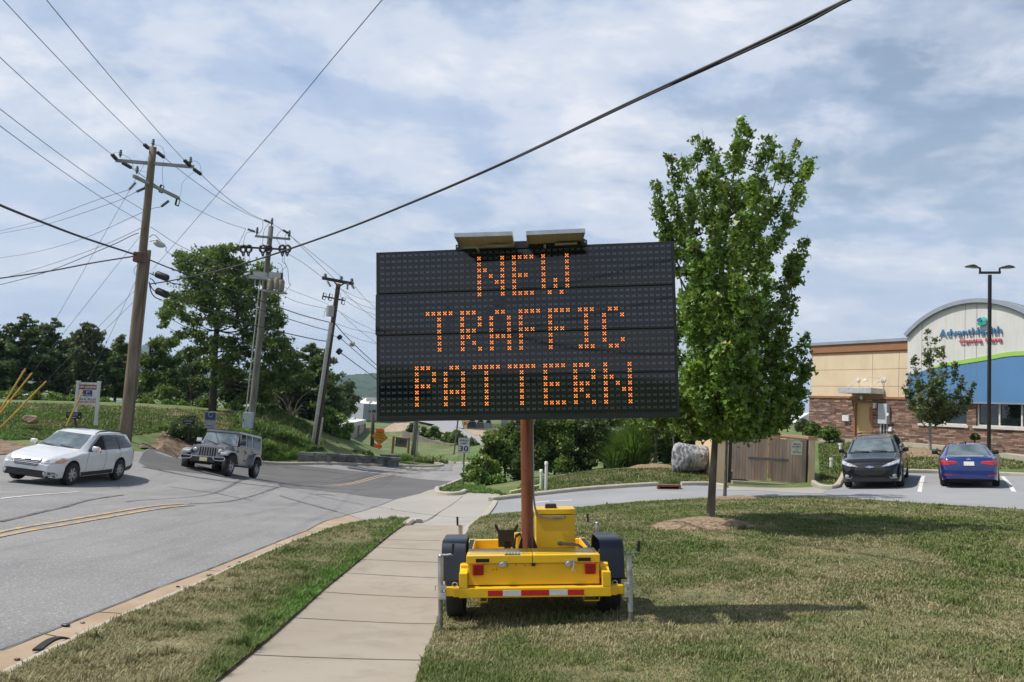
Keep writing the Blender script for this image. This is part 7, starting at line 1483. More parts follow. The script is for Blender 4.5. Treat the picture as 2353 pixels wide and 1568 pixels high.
tips = [(1704,268,0,0,.75),(1722,290,.2,0,.6),(1690,330,-.4,0,.8),(1612,292,.2,0,.7),(1598,320,-.4,0,.7),(1640,335,-.5,0,.7),(1565,350,.3,0,.8),(1540,356,-.3,0,.7),(1763,314,-.1,0,.7),(1780,318,.3,0,.6),(1800,345,-.3,0,.7),(1828,340,.2,0,.6),(1862,364,-.1,0,.6),(1850,380,.2,0,.8),(1500,412,.1,0,.7),(1512,430,-.2,0,.7),(1540,440,.4,0,.7),(1740,400,-.7,0,.9),(1660,420,-.8,0,1),(1580,430,-.7,0,.9),(1700,380,.7,0,.8),(1620,400,.8,0,.9),(1760,420,.8,0,.8),
  (1856,540,.1,0,.75),(1840,556,-.3,0,.8),(1822,580,.3,0,.8),(1560,500,.3,0,.7),(1552,560,-.3,0,.8),(1700,500,-1.1,0,1.2),(1640,520,-1.1,0,1.2),(1600,560,-.9,0,1.1),(1750,560,-.9,0,1),(1690,540,1.1,0,1.2),(1620,590,1.1,0,1.1),(1770,600,.9,0,.9),
  (1826,686,.1,0,.8),(1812,704,-.4,0,.8),(1790,700,.5,0,.9),(1700,640,-1.3,0,1.3),(1640,680,-1.3,0,1.3),(1590,680,-1.1,0,1.2),(1560,660,.2,0,1),(1535,720,.4,0,1),(1740,690,-1.1,0,1.2),(1680,700,1.3,0,1.3),(1600,740,1.1,0,1.2),(1750,740,1.1,0,1.1),
  (1853,771,0,0,.8),(1868,820,-.2,0,.8),(1864,838,.4,0,.8),(1830,800,-.5,0,1),(1800,810,.8,0,1),(1730,790,-1.3,0,1.4),(1660,800,-1.5,0,1.5),(1590,810,-1.3,0,1.4),(1540,800,-.4,0,1.3),(1510,830,.2,0,1.1),(1570,840,1.2,0,1.3),(1650,830,1.5,0,1.4),(1730,840,1.4,0,1.3),
  (1826,900,.1,0,1),(1850,905,-.2,0,.8),(1835,940,.3,0,.9),(1805,925,-.7,0,1.2),(1760,900,-1.2,0,1.4),(1690,900,-1.5,0,1.6),(1620,900,-1.4,0,1.6),(1550,890,-.9,0,1.5),(1500,900,.1,0,1.2),(1470,925,.3,0,1),(1530,930,.9,0,1.4),(1600,930,1.3,0,1.5),(1680,930,1.5,0,1.5),(1750,930,1.2,0,1.4),(1800,960,.3,0,1.1),(1770,975,-.5,0,1.1),(1720,970,-.9,0,1.3),(1560,965,-.7,0,1.2),(1600,975,-.3,0,1.2),(1520,960,.2,0,1),(1660,950,-1.0,0,1.3)]
plume_tree('maple_tree', 'young maple with bright upright crown in the mulch ring behind the message board', 'young maples by the driveway', None, trunk, tips, TD, .098, 56000, 5, r0=.088, width=.25, base_pt=tb0, cb=(1643,990), steep=1.45, dzm=1.35)
t2b = U(1665, 1145); D2_ = (t2b-EYE).dot(RCW@np.array([0,0,-1.0]))
plume_tree('maple_tree', 'second young maple, its thin trunk just right of the near maple trunk', 'young maples by the driveway', None, [(1668,1080),(1670,1010),(1672,900),(1680,760),(1690,600)], [(x, y, d, s, 1.2) for x, y, d, s in ((1700,470,0,.8),(1650,520,.5,.7),(1750,540,-.4,.65),(1620,600,.3,.55),(1770,640,.3,.5),(1600,720,-.3,.42),(1760,740,-.5,.4),(1620,820,.6,.3),(1740,840,.5,.28),(1660,700,-.8,.45),(1700,640,-.8,.5),(1640,900,-.8,.2),(1720,910,-.8,.2),(1770,930,.2,.15),(1600,930,.2,.15),(1680,950,.8,.12),(1810,930,.0,.16),(1740,970,.0,.1),(1600,975,.2,.1))], D2_, .125, 8000, 8, r0=.062, width=.5, base_pt=t2b, cb=(1669,1010))
t3b = U(1505, 1068); D3_ = (t3b-EYE).dot(RCW@np.array([0,0,-1.0]))
plume_tree('maple_tree', 'third young maple, standing left of the grey boulder under the board corner', 'young maples by the driveway', None, [(1507,1020),(1508,980),(1510,900),(1512,820)], [(x, y, d, s, 1.3) for x, y, d, s in ((1515,760,0,.8),(1480,820,.5,.6),(1545,830,-.4,.6),(1460,890,.3,.5),(1560,900,.3,.45),(1450,950,-.3,.35),(1575,950,-.5,.35),(1480,985,.6,.25),(1540,985,.5,.25),(1510,900,-.9,.5),(1580,975,.0,.3),(1470,960,.9,.3))], D3_, .13, 5500, 9, r0=.10, width=.8, base_pt=t3b, red=False)
# small loose tree in front of the clinic
t4b = U(2137, 1040); D4_ = (t4b-EYE).dot(RCW@np.array([0,0,-1.0]))
plume_tree('maple_tree', 'small loose leaved tree growing before the blue wall of the clinic', None, None, [(2137,985),(2138,940),(2138,880),(2136,820)], [(x, y, d, s, w_) for x, y, d, s, w_ in ((2131,757,0,.8,.5),(2150,775,.3,.75,.6),(2168,800,-.3,.65,.6),(2120,790,.2,.7,.6),(2100,820,.3,.6,.7),(2175,840,.4,.5,.8),(2196,832,-.2,.5,.7),(2160,850,-.5,.55,1),(2105,860,-.4,.5,.9),(2085,858,.2,.5,.6),(2078,882,0,.4,.5),(2090,905,.4,.3,1),(2215,865,.2,.4,.6),(2240,878,0,.36,.6),(2232,895,.4,.32,.9),(2200,900,-.4,.3,1.1),(2170,905,-.7,.3,1.2),(2120,910,-.7,.3,1.2),(2210,925,.4,.22,1),(2180,940,0,.2,1.1),(2105,935,.3,.22,1),(2140,950,-.5,.18,1.2),(2160,955,.6,.18,1.1),(2120,950,.5,.2,1),(2145,880,-.8,.4,1.2),(2140,840,.6,.5,1))], D4_, .15, 6500, 12, r0=.085, width=.52, mt=M_leafg, red=False, bark=mat('pale_bark', (0.28,0.26,0.22), 0.9, var=0.2, scale=8), base_pt=t4b)
# ---- the big loose tree behind the second pole
BD_ = 57.0
big_c = [(500,790,24,-2.6),(510,735,26,-2.8),(488,835,22,-2.6),(535,815,24,-2.4),(475,700,24,-2.6),(500,880,18,-2.2),(455,775,24),(420,770,20),(470,800,22),(530,790,26),(520,860,22),(640,780,24),(660,880,24),(610,920,22),(570,920,22),(700,870,20),(540,570,16),(490,578,18),(415,588,16),(430,600,30),(475,595,34),(515,590,32),(545,615,30),(455,640,36),(505,635,38),(560,650,34),(420,680,32),(400,700,26),(383,725,20),(465,690,32),(530,690,34),(590,680,28),(625,690,24),(640,720,22),(590,640,22),(608,615,20),(610,725,30),(640,745,20),(555,735,30),(500,735,24),(445,735,22),(575,775,28),(610,790,32),(645,800,28),(670,820,22),(630,830,30),(560,815,26),(585,850,28),(620,870,28),(540,860,24),(650,850,22),(680,845,18),(600,900,26),(515,830,20),(420,725,18),(375,745,14),(480,660,30),(535,655,30),(600,755,28),(560,700,28)]
blob_tree('shade_tree', 'big loose crowned tree with dark trunk behind the grey green pole', 'tree', None, (487,958), None, big_c, BD_, 2.6, .24, 30000, 'tuft', M_leafm, seed=21, spread=.32, r0=.30, sub=18, trunk_pts=[(487,965),(490,900),(492,840),(498,760),(505,690),(520,640)])
# ---- belt of trees beyond the field
TG = 'trees along the back of the field'
def belt(lab, base, clumps, D, seed, mt, kind='tuft', leaf=.28, n=9000, tt=None, r0=.22, dd=1.6, spread=.28, name='field_tree'):
    return blob_tree(name, lab, 'tree', TG, base, tt or (base[0], min(c[1] for c in clumps)+12), clumps, D, dd, leaf, n, kind, mt, seed=seed, spread=spread, r0=r0, sub=14)
def conif(label, base, top, halfw, D, seed, mt=M_pine, n=10000, name='pine_tree', group=TG, tiers=22, leaf=.32, lean=0.0, ragged=.45):
    rng = np.random.RandomState(seed); b = V3(P(*base, D)); tp = V3(P(*top, D)); Hh = (tp-b).length; t = thing(name, label, 'tree', b, group=group); m = MB(); m.tube([b-Vector((0,0,.3)), b.lerp(tp,.5), tp], [Hh*.022,Hh*.013,.02], 8); build(m, 'trunk', M_barkd, t, True, None); R = 1.3*halfw*D/FPX; m = MB(); A = []; 
    for i in range(tiers):
        f = .12+.86*i/(tiers-1); c = b.lerp(tp, f); nb = 5 if f < .85 else 3; Lr = R*min(1,1.9*(1-f))**.8*1.1 + .10
        for j in range(nb):
            a = rng.uniform(0,2*math.pi); L = Lr*rng.uniform(1-ragged,1.15); e = c + Vector((math.cos(a)*L, math.sin(a)*L, L*rng.uniform(.05,.35))); m.tube([c, c.lerp(e,.6)-Vector((0,0,.04*L)), e], [.045,.03,.01], 4, False); A.append((np.array(c), np.array(e), L))
    build(m, 'branches', M_barkd, t, True, None); tot = sum(a[2] for a in A); pts = []; tn = []
    for c, e, L in A:
        k = max(4, int(n*L/tot)); f = rng.uniform(.15,1.02,k)**.8; pts.append(c+(e-c)*f[:,None]+rng.normal(size=(k,3))*np.array([.16,.16,.09])*(L*.35+.5)); tn.append(np.full(k, rng.uniform(.6,1.2)))
    leaves('crown', np.concatenate(pts), leaf, 'tuft', mt, t, rng, tint=np.concatenate(tn), up=.9); return t
conif('pine at the left frame edge beyond the field', (-15,925), (-12,745), 45, 72, 31)
conif('ragged pine, second from the left frame edge', (35,928), (62,722), 50, 73, 32)
conif('pine with a bare pointed tip, third from the left', (118,928), (128,732), 48, 76, 33, n=8000, ragged=.65)
conif('short pine filling the gap behind the black directional sign', (165,930), (170,765), 40, 80, 34, n=7000)
belt('rounded dark tree standing behind the leasing sign', (212,930), [(205,755,18),(190,775,20),(222,775,20),(205,800,28),(180,815,22),(235,812,22),(205,845,32),(175,860,24),(240,855,24),(210,890,32),(180,900,20),(245,895,18)], 74, 35, M_leafg, leaf=.28, n=10000)
conif('dark pine just left of the brown pole', (262,932), (283,770), 32, 75, 36)
belt('bushy mid green tree just right of the brown pole', (345,935), [(360,800,22),(385,790,20),(340,830,26),(375,835,28),(415,820,20),(345,870,30),(395,870,30),(430,855,22),(330,900,26),(380,905,28),(425,895,24),(365,785,14),(400,782,12)], 68, 37, M_leafm, leaf=.26, n=13000)
belt('dark bushy tree filling the gap left of the big tree trunk', (440,938), [(440,815,22),(465,840,24),(440,870,26),(470,885,26),(445,910,24),(475,920,20),(420,915,20)], 66, 38, M_leafd, leaf=.26, n=8000)
belt('dark tree right of the big tree trunk', (540,938), [(520,860,24),(545,880,26),(525,905,26),(560,910,26),(580,890,22),(535,930,18)], 66, 39, M_leafd, leaf=.26, n=7500)
belt('mid green tree between the two right hand poles', (625,945), [(600,900,24),(635,880,26),(660,900,26),(620,925,24),(655,930,24),(690,915,24),(675,880,20)], 64, 40, M_leafg, leaf=.26, n=9000)
conif('tall dark pine left of the leaning pole', (705,965), (715,790), 52, 66, 41, n=13000, leaf=.30, ragged=.35)
conif('pine reaching right behind the leaning pole', (735,985), (735,838), 40, 64, 42, n=8000, leaf=.28)
belt('small bright tree at the foot of the leaning pole', (775,1035), [(755,955,22),(780,965,20),(745,985,22),(775,990,22),(798,985,16),(790,1005,16),(740,1010,18),(765,1015,18)], 60, 43, M_leafb, leaf=.28, n=4200, dd=.8)
belt('dark shrub growing over the end of the block wall', (790,1045), [(745,1025,16),(770,1032,16),(795,1038,16),(820,1044,14),(845,1048,12)], 57, 44, M_leafd, leaf=.22, n=2600, dd=.5, name='wall_shrub')
belt('brownish tree before the far white building', (800,955), [(790,895,18),(805,890,16),(795,915,20),(812,918,16),(790,935,18),(808,940,14)], 118, 45, M_leafg, leaf=.42, n=3000)
belt('low leafy tree right of the white building gap at the board edge', (770,945), [(765,905,16),(778,915,16),(768,930,16)], 112, 46, M_leafd, leaf=.42, n=2200)
# fallen pale branches under the belt
rd = random.Random(77); t_ = thing('dead_branches', 'pale dead branches tangled under the dark pine', 'branches', P(672,955,61)); m = MB()
for k in range(26):
    a = V3(P(668+rd.uniform(-6,6), 962, 60.5+rd.uniform(-.5,.5))); e = V3(P(668+rd.uniform(-48,42), 962-rd.uniform(10,65), 60.5+rd.uniform(-1.5,1.0))); m.tube(curve_pts(a, e, (rd.uniform(-.3,.3),0,rd.uniform(.0,.5)), 5), [.035,.03,.025,.02,.014,.008], 4, False)
build(m, 'twigs', mat('dead_wood', (0.17,0.14,0.11), 0.9, var=0.2), t_, True, None)
# undergrowth along the field edge
G5 = 'green shrubs along the far edge of the field'
shr = [(30,905,20),(75,912,17),(125,915,17),(165,918,13),(240,925,12),(300,928,12),(335,925,14),(385,930,16),(420,935,16),(470,925,17),(540,935,15),(590,938,13),(640,948,12)]
nm = ('at the left frame edge','second from the left','third from the left','left of the leasing sign','right of the leasing sign','left of the brown pole','right of the brown pole','behind the round bush','above the round bush','tall and bright beside the big trunk','right of the big trunk','beside the grey green pole','beside the dead branches')
for i, ((x, y, r), nn_) in enumerate(zip(shr, nm)):
    D = 63-i*.3; blob_tree('shrub', 'leafy green shrub ' + nn_, 'shrub', G5, (x, y+r*.9), (x, y), [(x-r*.9,y+r*.2,r*.7),(x,y-r*.1,r*.95),(x+r*.9,y+r*.2,r*.7),(x,y+r*.5,r*.7)], D, .5, .20, 900, 'oval', M_leafb if i % 3 else M_leafm, seed=60+i, r0=.04, spread=.32)
# round clipped bush and others
blob_tree('round_bush', 'round clipped dark green bush behind the small black sign', 'shrub', None, (430,1018), (430,1000), [(430,990,36),(412,990,28),(450,990,28),(430,976,28),(430,1004,28),(408,1002,20),(454,1002,20)], 45, .5, .12, 14000, 'oval', M_leafd, seed=80, r0=.06, spread=.22, sub=40)
WEEDS = ((375,989,44,.45,.5,300,'pale yellow daylily clump left of the round bush'),(612,1030,48,.6,.7,260,'tall weed clump on the bank right of the silver car'),(700,1052,53,.6,.8,300,'weed clump at the left end of the block wall'),(930,1060,57,.6,1.0,400,'grassy tuft at the foot of the far grey pole'),(655,1005,50,.5,.8,260,'weedy tuft on the bank between the two right hand poles'),(560,1000,47,.5,.9,260,'weedy tuft behind the roof of the silver car'))
# hedge mass right of the speed sign: separate bushes
G6 = 'bushes behind the mast'
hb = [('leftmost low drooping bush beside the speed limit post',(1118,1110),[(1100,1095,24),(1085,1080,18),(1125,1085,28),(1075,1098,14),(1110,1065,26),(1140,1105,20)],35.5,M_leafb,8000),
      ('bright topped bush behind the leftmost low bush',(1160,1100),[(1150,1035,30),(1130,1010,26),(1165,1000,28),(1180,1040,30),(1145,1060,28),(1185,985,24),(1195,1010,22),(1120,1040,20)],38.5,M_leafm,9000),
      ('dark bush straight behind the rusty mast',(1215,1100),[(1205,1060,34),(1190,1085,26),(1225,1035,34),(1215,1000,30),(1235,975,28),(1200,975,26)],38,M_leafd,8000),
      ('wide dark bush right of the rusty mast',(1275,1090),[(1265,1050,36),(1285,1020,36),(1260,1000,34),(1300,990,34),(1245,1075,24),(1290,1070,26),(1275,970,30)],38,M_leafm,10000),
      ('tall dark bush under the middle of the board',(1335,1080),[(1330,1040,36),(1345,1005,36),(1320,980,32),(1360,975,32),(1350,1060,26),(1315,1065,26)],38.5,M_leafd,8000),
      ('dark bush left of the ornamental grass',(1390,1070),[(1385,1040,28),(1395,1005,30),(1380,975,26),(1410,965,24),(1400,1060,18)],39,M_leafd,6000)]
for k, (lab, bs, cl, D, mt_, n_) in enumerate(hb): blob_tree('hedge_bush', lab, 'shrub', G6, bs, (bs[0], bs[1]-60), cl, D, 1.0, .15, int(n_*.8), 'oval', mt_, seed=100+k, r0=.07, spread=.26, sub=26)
blob_tree('hedge_tree', 'dark tree whose crown shows just below the board corner', 'tree', None, (1440,1062), (1440,960), [(1400,940,26),(1440,930,28),(1475,945,26),(1420,965,20),(1460,968,18),(1385,955,20)], 42, 1.0, .2, 5000, 'oval', M_leafd, seed=120, r0=.09)
blob_tree('hedge_bush', 'sunlit leafy bush between the third maple and the boulder', 'shrub', G6, (1530,1062), (1530,1020), [(1520,1030,24),(1545,1020,26),(1570,1010,26),(1595,1000,24),(1550,990,22),(1530,1050,18),(1500,1020,20),(1620,990,22)], 38, .8, .16, 6500, 'oval', M_leafm, seed=121, r0=.05)
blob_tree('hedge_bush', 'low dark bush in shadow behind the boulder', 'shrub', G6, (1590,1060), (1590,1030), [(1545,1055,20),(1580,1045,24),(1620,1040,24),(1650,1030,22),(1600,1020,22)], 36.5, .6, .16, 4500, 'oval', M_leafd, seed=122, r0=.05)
# ornamental grasses
def tuft(label, px, py, D, h, w, n, seed, mt, bw=.02):
    rng = np.random.RandomState(seed); b = V3(P(px, py, D)); t = thing('ornamental_grass', label, 'plant', b); V = []; F_ = []; 
    for i in range(n):
        a = rng.uniform(0,2*math.pi); r0_ = abs(rng.normal(0,.22))*w; o = np.array([b.x+r0_*math.cos(a), b.y+r0_*math.sin(a), b.z]); L = h*rng.uniform(.6,1.1); sp = w*rng.uniform(.1,1.0)*(r0_/(.3*w)+.5); dx = np.array([math.cos(a), math.sin(a), 0])*sp; s = np.array([-math.sin(a), math.cos(a), 0])*bw; k0 = len(V)
        for f, ww in ((0,1),(.45,.9),(.8,.6),(1.0,.0)):
            c = o + dx*f**2 + np.array([0,0,L*(f-.28*f*f*(sp/w))]); V += [c-s*ww, c+s*ww] if ww else [c]
        F_ += [(k0,k0+1,k0+3,k0+2),(k0+2,k0+3,k0+5,k0+4),(k0+4,k0+5,k0+6)]
    mb_ = MB(); mb_.v = [tuple(v) for v in V]; mb_.f = F_; o = build(mb_, 'blades', mt, t)
    at = o.data.color_attributes.new('tint','FLOAT_COLOR','POINT'); c = np.ones((len(V),4)); c[:,:3] = np.repeat(.7+.6*rng.rand(n),7)[:,None]; at.data.foreach_set('color', c.astype(np.float32).ravel()); return t
tuft('tall bright ornamental grass clump left of the third maple trunk', 1455, 1072, 37.5, 2.3, 1.4, 2600, 5, M_leafb, .022)
tuft('smaller ornamental grass clump left of the tall one', 1412, 1076, 37, 1.3, .9, 1300, 6, M_leafb, .02)
for k, (x, y, D, h_, w_, n_, lab) in enumerate(WEEDS):
    o = tuft(lab, x, y, D, h_, w_, n_, 200+k, M_leafb, .02); o.name = 'weed_clump'; o['category'] = 'weeds'; FRAME[o.name] = o.matrix_world.copy()
# shrubs by the clinic
for k, (x, y, r, D, lab) in enumerate(((1905,992,17,45,'rounded green shrub before the stone wall left of the clinic door'),(1870,985,16,47,'shrub at the left corner of the clinic'),(1845,975,14,48,'pale shrub behind the plank gate coping'),(2240,1002,7,37.5,'small yellowish shrub by the clinic wall near the blue sedan'))):
    blob_tree('clinic_shrub', lab, 'shrub', 'shrubs by the clinic', (x, y+r), (x, y), [(x,y,r),(x-r*.7,y+3,r*.7),(x+r*.8,y+4,r*.75),(x,y-r*.4,r*.6),(x,y+r*.6,r*.9),(x-r*.8,y+r*.7,r*.6),(x+r*.8,y+r*.7,r*.6)], D, .4, .12, 3000, 'oval', M_leafm if k != 2 else M_leafg, seed=130+k, r0=.04)
# slope trees beyond the junction
G7 = 'small trees on the far grass slope'
for k, (x, y, r, D, lab) in enumerate(((948,1003,11,100,'leftmost small tree on the far slope, cut by the grey pole'),(975,1012,11,98,'second small tree on the far slope right of the grey pole'),(997,1012,15,96,'third and tallest small tree on the far slope'),(1032,1025,14,90,'fourth small tree on the far slope'),(1085,1040,14,82,'small tree on the far slope just right of the speed limit sign'),(1050,1022,16,86,'wide small tree on the far slope behind the speed limit sign'))):
    blob_tree('slope_tree', lab, 'tree', G7, (x+1, y+8), (x+1, y-14), [(x,y-18,r),(x-r*.7,y-14,r*.75),(x+r*.7,y-13,r*.75),(x,y-18-r*.6,r*.6)], D, .6, .30, 1500, 'oval', M_leafd if k < 2 else M_leafm, seed=140+k, r0=.10)
# ---------------------------------------------------------------- grass blades
def grass(name, poly, n, dmax, seed, hmin=.022, hmax=.062, bright=None, base_off=.04, fall=6.5, wm=1.0, ymin=3.8):
    rng = np.random.RandomState(seed); a = np.array(poly); lo = a.min(0); hi = a.max(0); out = []; got = 0
    while got < n:
        k = 400000; x = rng.uniform(lo[0],hi[0],k); y = rng.uniform(max(lo[1],ymin),min(hi[1],dmax),k); d = np.hypot(x,y); keep = rng.rand(k) < np.minimum(1,(fall/d)**1.7); fx = x/np.maximum(y,.1); keep &= (fx > -.78) & (fx < .82); x, y = x[keep], y[keep]; i = inpoly(x,y,poly); out.append(np.stack([x[i],y[i]],1)); got += i.sum()
        if len(out) > 60: break
    q = np.concatenate(out)[:n]; n = len(q); x, y = q[:,0], q[:,1]; d = np.hypot(x,y); z = H(x,y) + base_off
    g1 = vnoise(x,y,.55); g2 = vnoise(x+31,y+7,1.7); g3 = vnoise(x+3,y+77,5.0); g = .42*g1+.33*g2+.25*g3
    if bright is not None: g = g + bright(x,y)
    L = (hmin+(hmax-hmin)*rng.rand(n)**1.6)*(.7+.6*np.clip(g,0,1))*(1+1.3*np.clip((vnoise(x+9,y+3,6.5)-.74)*6,0,1)*(rng.rand(n)<.6)); w = wm*.0032*(d/6.5)**.85*(1+.6*rng.rand(n)); an = rng.uniform(0,2*math.pi,n); ln_ = L*rng.uniform(.2,1.0,n); dr = np.stack([np.cos(an),np.sin(an)],1); sd = np.stack([-dr[:,1],dr[:,0]],1)
    V = np.zeros((n,5,3)); b = np.stack([x,y,z],1); V[:,0] = b; V[:,0,:2] -= sd*w[:,None]; V[:,1] = b; V[:,1,:2] += sd*w[:,None]
    mid = b.copy(); mid[:,:2] += dr*(ln_*.35)[:,None]; mid[:,2] += L*.65; V[:,2] = mid; V[:,2,:2] += sd*(w*.8)[:,None]; V[:,3] = mid; V[:,3,:2] -= sd*(w*.8)[:,None]; V[:,4] = b; V[:,4,:2] += dr*ln_[:,None]; V[:,4,2] += L*.95
    green = np.array([.115,.158,.042]); lush = np.array([.115,.225,.04]); straw = np.array([.39,.355,.20]); brown = np.array([.25,.21,.10]); r_ = rng.rand(n); t = np.clip((g-.46)*3.2+.5+(rng.rand(n)-.5)*.75,0,1)[:,None]; dry = straw*(.65+.6*rng.rand(n))[:,None]; kb = rng.rand(n) < .35; dry[kb] = brown; gr_ = green*(.7+.8*rng.rand(n))[:,None]; lu = np.clip((g-.78)*4,0,1)[:,None]; gr_ = gr_*(1-lu)+lush*(.8+.5*rng.rand(n))[:,None]*lu; C = dry*(1-t)+gr_*t
    me = bpy.data.meshes.new(name); me.vertices.add(n*5); me.vertices.foreach_set('co', V.astype(np.float32).ravel()); me.loops.add(n*7); base = np.arange(n)*5; li = np.stack([base,base+1,base+2,base+3,base+3,base+2,base+4],1); me.loops.foreach_set('vertex_index', li.astype(np.int32).ravel()); me.polygons.add(n*2); ls_ = np.stack([np.arange(n)*7,np.arange(n)*7+4],1); me.polygons.foreach_set('loop_start', ls_.astype(np.int32).ravel()); me.polygons.foreach_set('loop_total', np.tile([4,3],n).astype(np.int32)); me.update(calc_edges=True)
    at = me.color_attributes.new('tint','FLOAT_COLOR','POINT'); c = np.ones((n,5,4)); c[:,:,:3] = C[:,None,:]; at.data.foreach_set('color', c.astype(np.float32).ravel()); me.materials.append(M_blade); o = bpy.data.objects.new(name, me); COL.objects.link(o); o['kind'] = 'stuff'; return o
M_blade = mat('grass_blade', (1.0,1.0,1.0), 0.6, var=0.0, trans=0.25, vc='tint', spec=0.25)
wl_a = np.array(wl)
def edge_bright(x, y):      # lush band along the sidewalk edge
    out = np.zeros_like(x)
    for i in range(0, len(x), 20000):
        dx = x[i:i+20000,None]-wl_a[None,:,0]; dy = y[i:i+20000,None]-wl_a[None,:,1]; out[i:i+20000] = np.sqrt(dx*dx+dy*dy).min(1)
    return .46*np.exp(-(out/.30)**2) - .12 + .30*np.clip((y-13)/6,0,1)
wl_a = resample(wl, .1)
grass('verge_grass', strip_poly, 170000, 21, 11, .022, .062, edge_bright)
grass('lawn_grass', big_poly, 470000, 24, 12, .018, .048, lambda x, y: .03*np.clip((x-4)/6,0,1)+.01)
far_lawn = UXY([(1180,1140),(1300,1128),(1500,1114),(1640,1112),(1640,1085),(1500,1078),(1350,1085),(1200,1112)]); grass('bank_grass', far_lawn, 30000, 40, 13, .04, .09, lambda x, y: .12+0*x, 0.0)

fieldp = UXY([(-400,1010),(-400,915),(-40,926),(160,930),(330,935),(480,942),(540,948),(560,985),(520,1000),(400,984),(330,998),(250,1004),(120,1010)]); grass('field_grass', fieldp, 75000, 62, 14, .04, .11, lambda x, y: .16*vnoise(x,y,.12)+.22-.32*np.clip((y-44)/8,0,1), -.03, 40, 1.3, 28)
bankp = UXY([(520,1048),(530,990),(560,955),(640,958),(700,975),(735,1012),(745,1034),(690,1056),(610,1058)]); grass('bank_weeds', bankp, 45000, 62, 15, .10, .34, lambda x, y: .22+.12*vnoise(x,y,.4), -.03, 60, 1.3, 30)
slp = UXY([(900,1050),(1000,1056),(1030,1066),(960,1062)]); grass('kerb_weeds', slp, 6000, 75, 16, .10, .35, lambda x, y: .1+0*x, -.03, 70, 1.3, 30)

isl = UXY(z6((1725,935),(1790,880),(1985,805),(2100,860),(2353,905),(2500,960),(2353,945),(2015,930),(1760,950))); grass('island_grass', isl, 6000, 60, 17, .05, .13, lambda x, y: .3+0*x, -.03, 40, 1.2, 20)
rl_ = UXY([(1885,1108),(1880,1020),(1935,1012),(2080,1030),(2200,1040),(2353,1062),(2353,1076),(2200,1078),(2096,1076),(1950,1080),(1915,1112)]); grass('clinic_grass', rl_, 26000, 60, 18, .04, .10, lambda x, y: .12+0*x, -.03, 40, 1.2, 20)
# ---------------------------------------------------------------- things beyond the junction
M_blockw = mat('block_wall_dark', (0.06,0.065,0.06), 0.9, col2=(0.19,0.195,0.18), scale=1.6, bump=.8, bscale=5); M_beigeb = mat('beige_block', (0.30,0.25,0.19), 0.9, var=.12, scale=2, bump=.5); M_wroof = mat('white_roof', (0.80,0.80,0.80), 0.5, var=.02); M_fgray = mat('far_wall', (0.28,0.30,0.34), 0.8, var=.05)
bw_top = [(742,1037),(790,1041),(840,1046),(880,1050),(912,1054)]
lw = thing('block_wall', 'low dark block retaining wall with weeds on the far side of the junction', 'wall', U(820,1066)); m = MB()
line = [U(x, y) for x, y in ((683,1062),(740,1064),(800,1067),(860,1070),(914,1074))]
for a, b_ in zip(line[:-1], line[1:]):
    n_ = 4
    for i in range(n_):
        p, q = V3(a).lerp(V3(b_), i/n_), V3(a).lerp(V3(b_), (i+1)/n_); p.z += 0; m.add([p-Vector((0,0,.3)), q-Vector((0,0,.3)), q+Vector((0,0,.48)), p+Vector((0,0,.48)), p+Vector((0,.5,-.3)), q+Vector((0,.5,-.3)), q+Vector((0,.5,.46)), p+Vector((0,.5,.46))], [(0,1,2,3),(7,6,5,4),(3,2,6,7),(0,3,7,4),(1,5,6,2)])
        if i % 2: c_2 = (p+q)/2; m.box(c_2.x-.5,c_2.x+.35,c_2.y-.03,c_2.y+.45,c_2.z+.42,c_2.z+.60)
build(m, 'blocks', M_blockw, lw); m = MB(); c_2 = V3(P(895,1053,57)); m.box(c_2.x-.7,c_2.x+.7,c_2.y,c_2.y+.6,c_2.z-.6,c_2.z+.25); build(m, 'pillar', M_blockw, lw)
def wallstrip(name, lab, pts, D, h, mt, cat='wall', thick=.5, capm=None):
    t = thing(name, lab, cat, P(*pts[0][:2], D)); m = MB()
    for (a, b_) in zip(pts[:-1], pts[1:]):
        p, q = V3(P(*a[:2], a[2] if len(a) > 2 else D)), V3(P(*b_[:2], b_[2] if len(b_) > 2 else D)); dn = Vector((0,0,-h)); bk = Vector((0,thick,0)); m.add([p+dn, q+dn, q, p, p+dn+bk, q+dn+bk, q+bk, p+bk], [(0,1,2,3),(7,6,5,4),(3,2,6,7),(0,3,7,4),(1,5,6,2)])
    build(m, 'wall', mt, t); return t
wallstrip('slope_wall', 'brown grey block retaining wall stepping down the far grass slope', [(1005*1.0-5,1000,92),(1005,1003,91),(1050,1020,86),(1082,1026,83),(1092,1031,82)], 90, 1.0, mat('slope_block', (0.20,0.16,0.13), .9, var=.2, scale=1.5)) if False else None
zl_ = zc(860, 1000, 5.8825)
q = zl_((860,450),(930,475),(1100,520),(1240,580),(1340,610),(1440,625),(1560,665)); wallstrip('slope_wall', 'brown grey block retaining wall stepping down the far grass slope', [(x, y, 98-i*2.2) for i, (x, y) in enumerate(q)], 95, 1.9, mat('slope_block', (0.17,0.14,0.12), .9, var=.2, scale=1.5))
# hillside road with its kerb as thin draped sheets on built slope
M_hroad = mat('hill_road', (0.26,0.26,0.27), .9, var=.06)
def hillsheet(name, pts, mt, kind='structure'):
    vs = [V3(P(*p)) for p in pts]; m = MB(); tri = geometry.tessellate_polygon([[Vector((p[0], p[1], 0)) for p in pts]]); m.add(vs, [tuple(t) for t in tri]); o = build(m, name, mt, None); o['kind'] = kind; return o
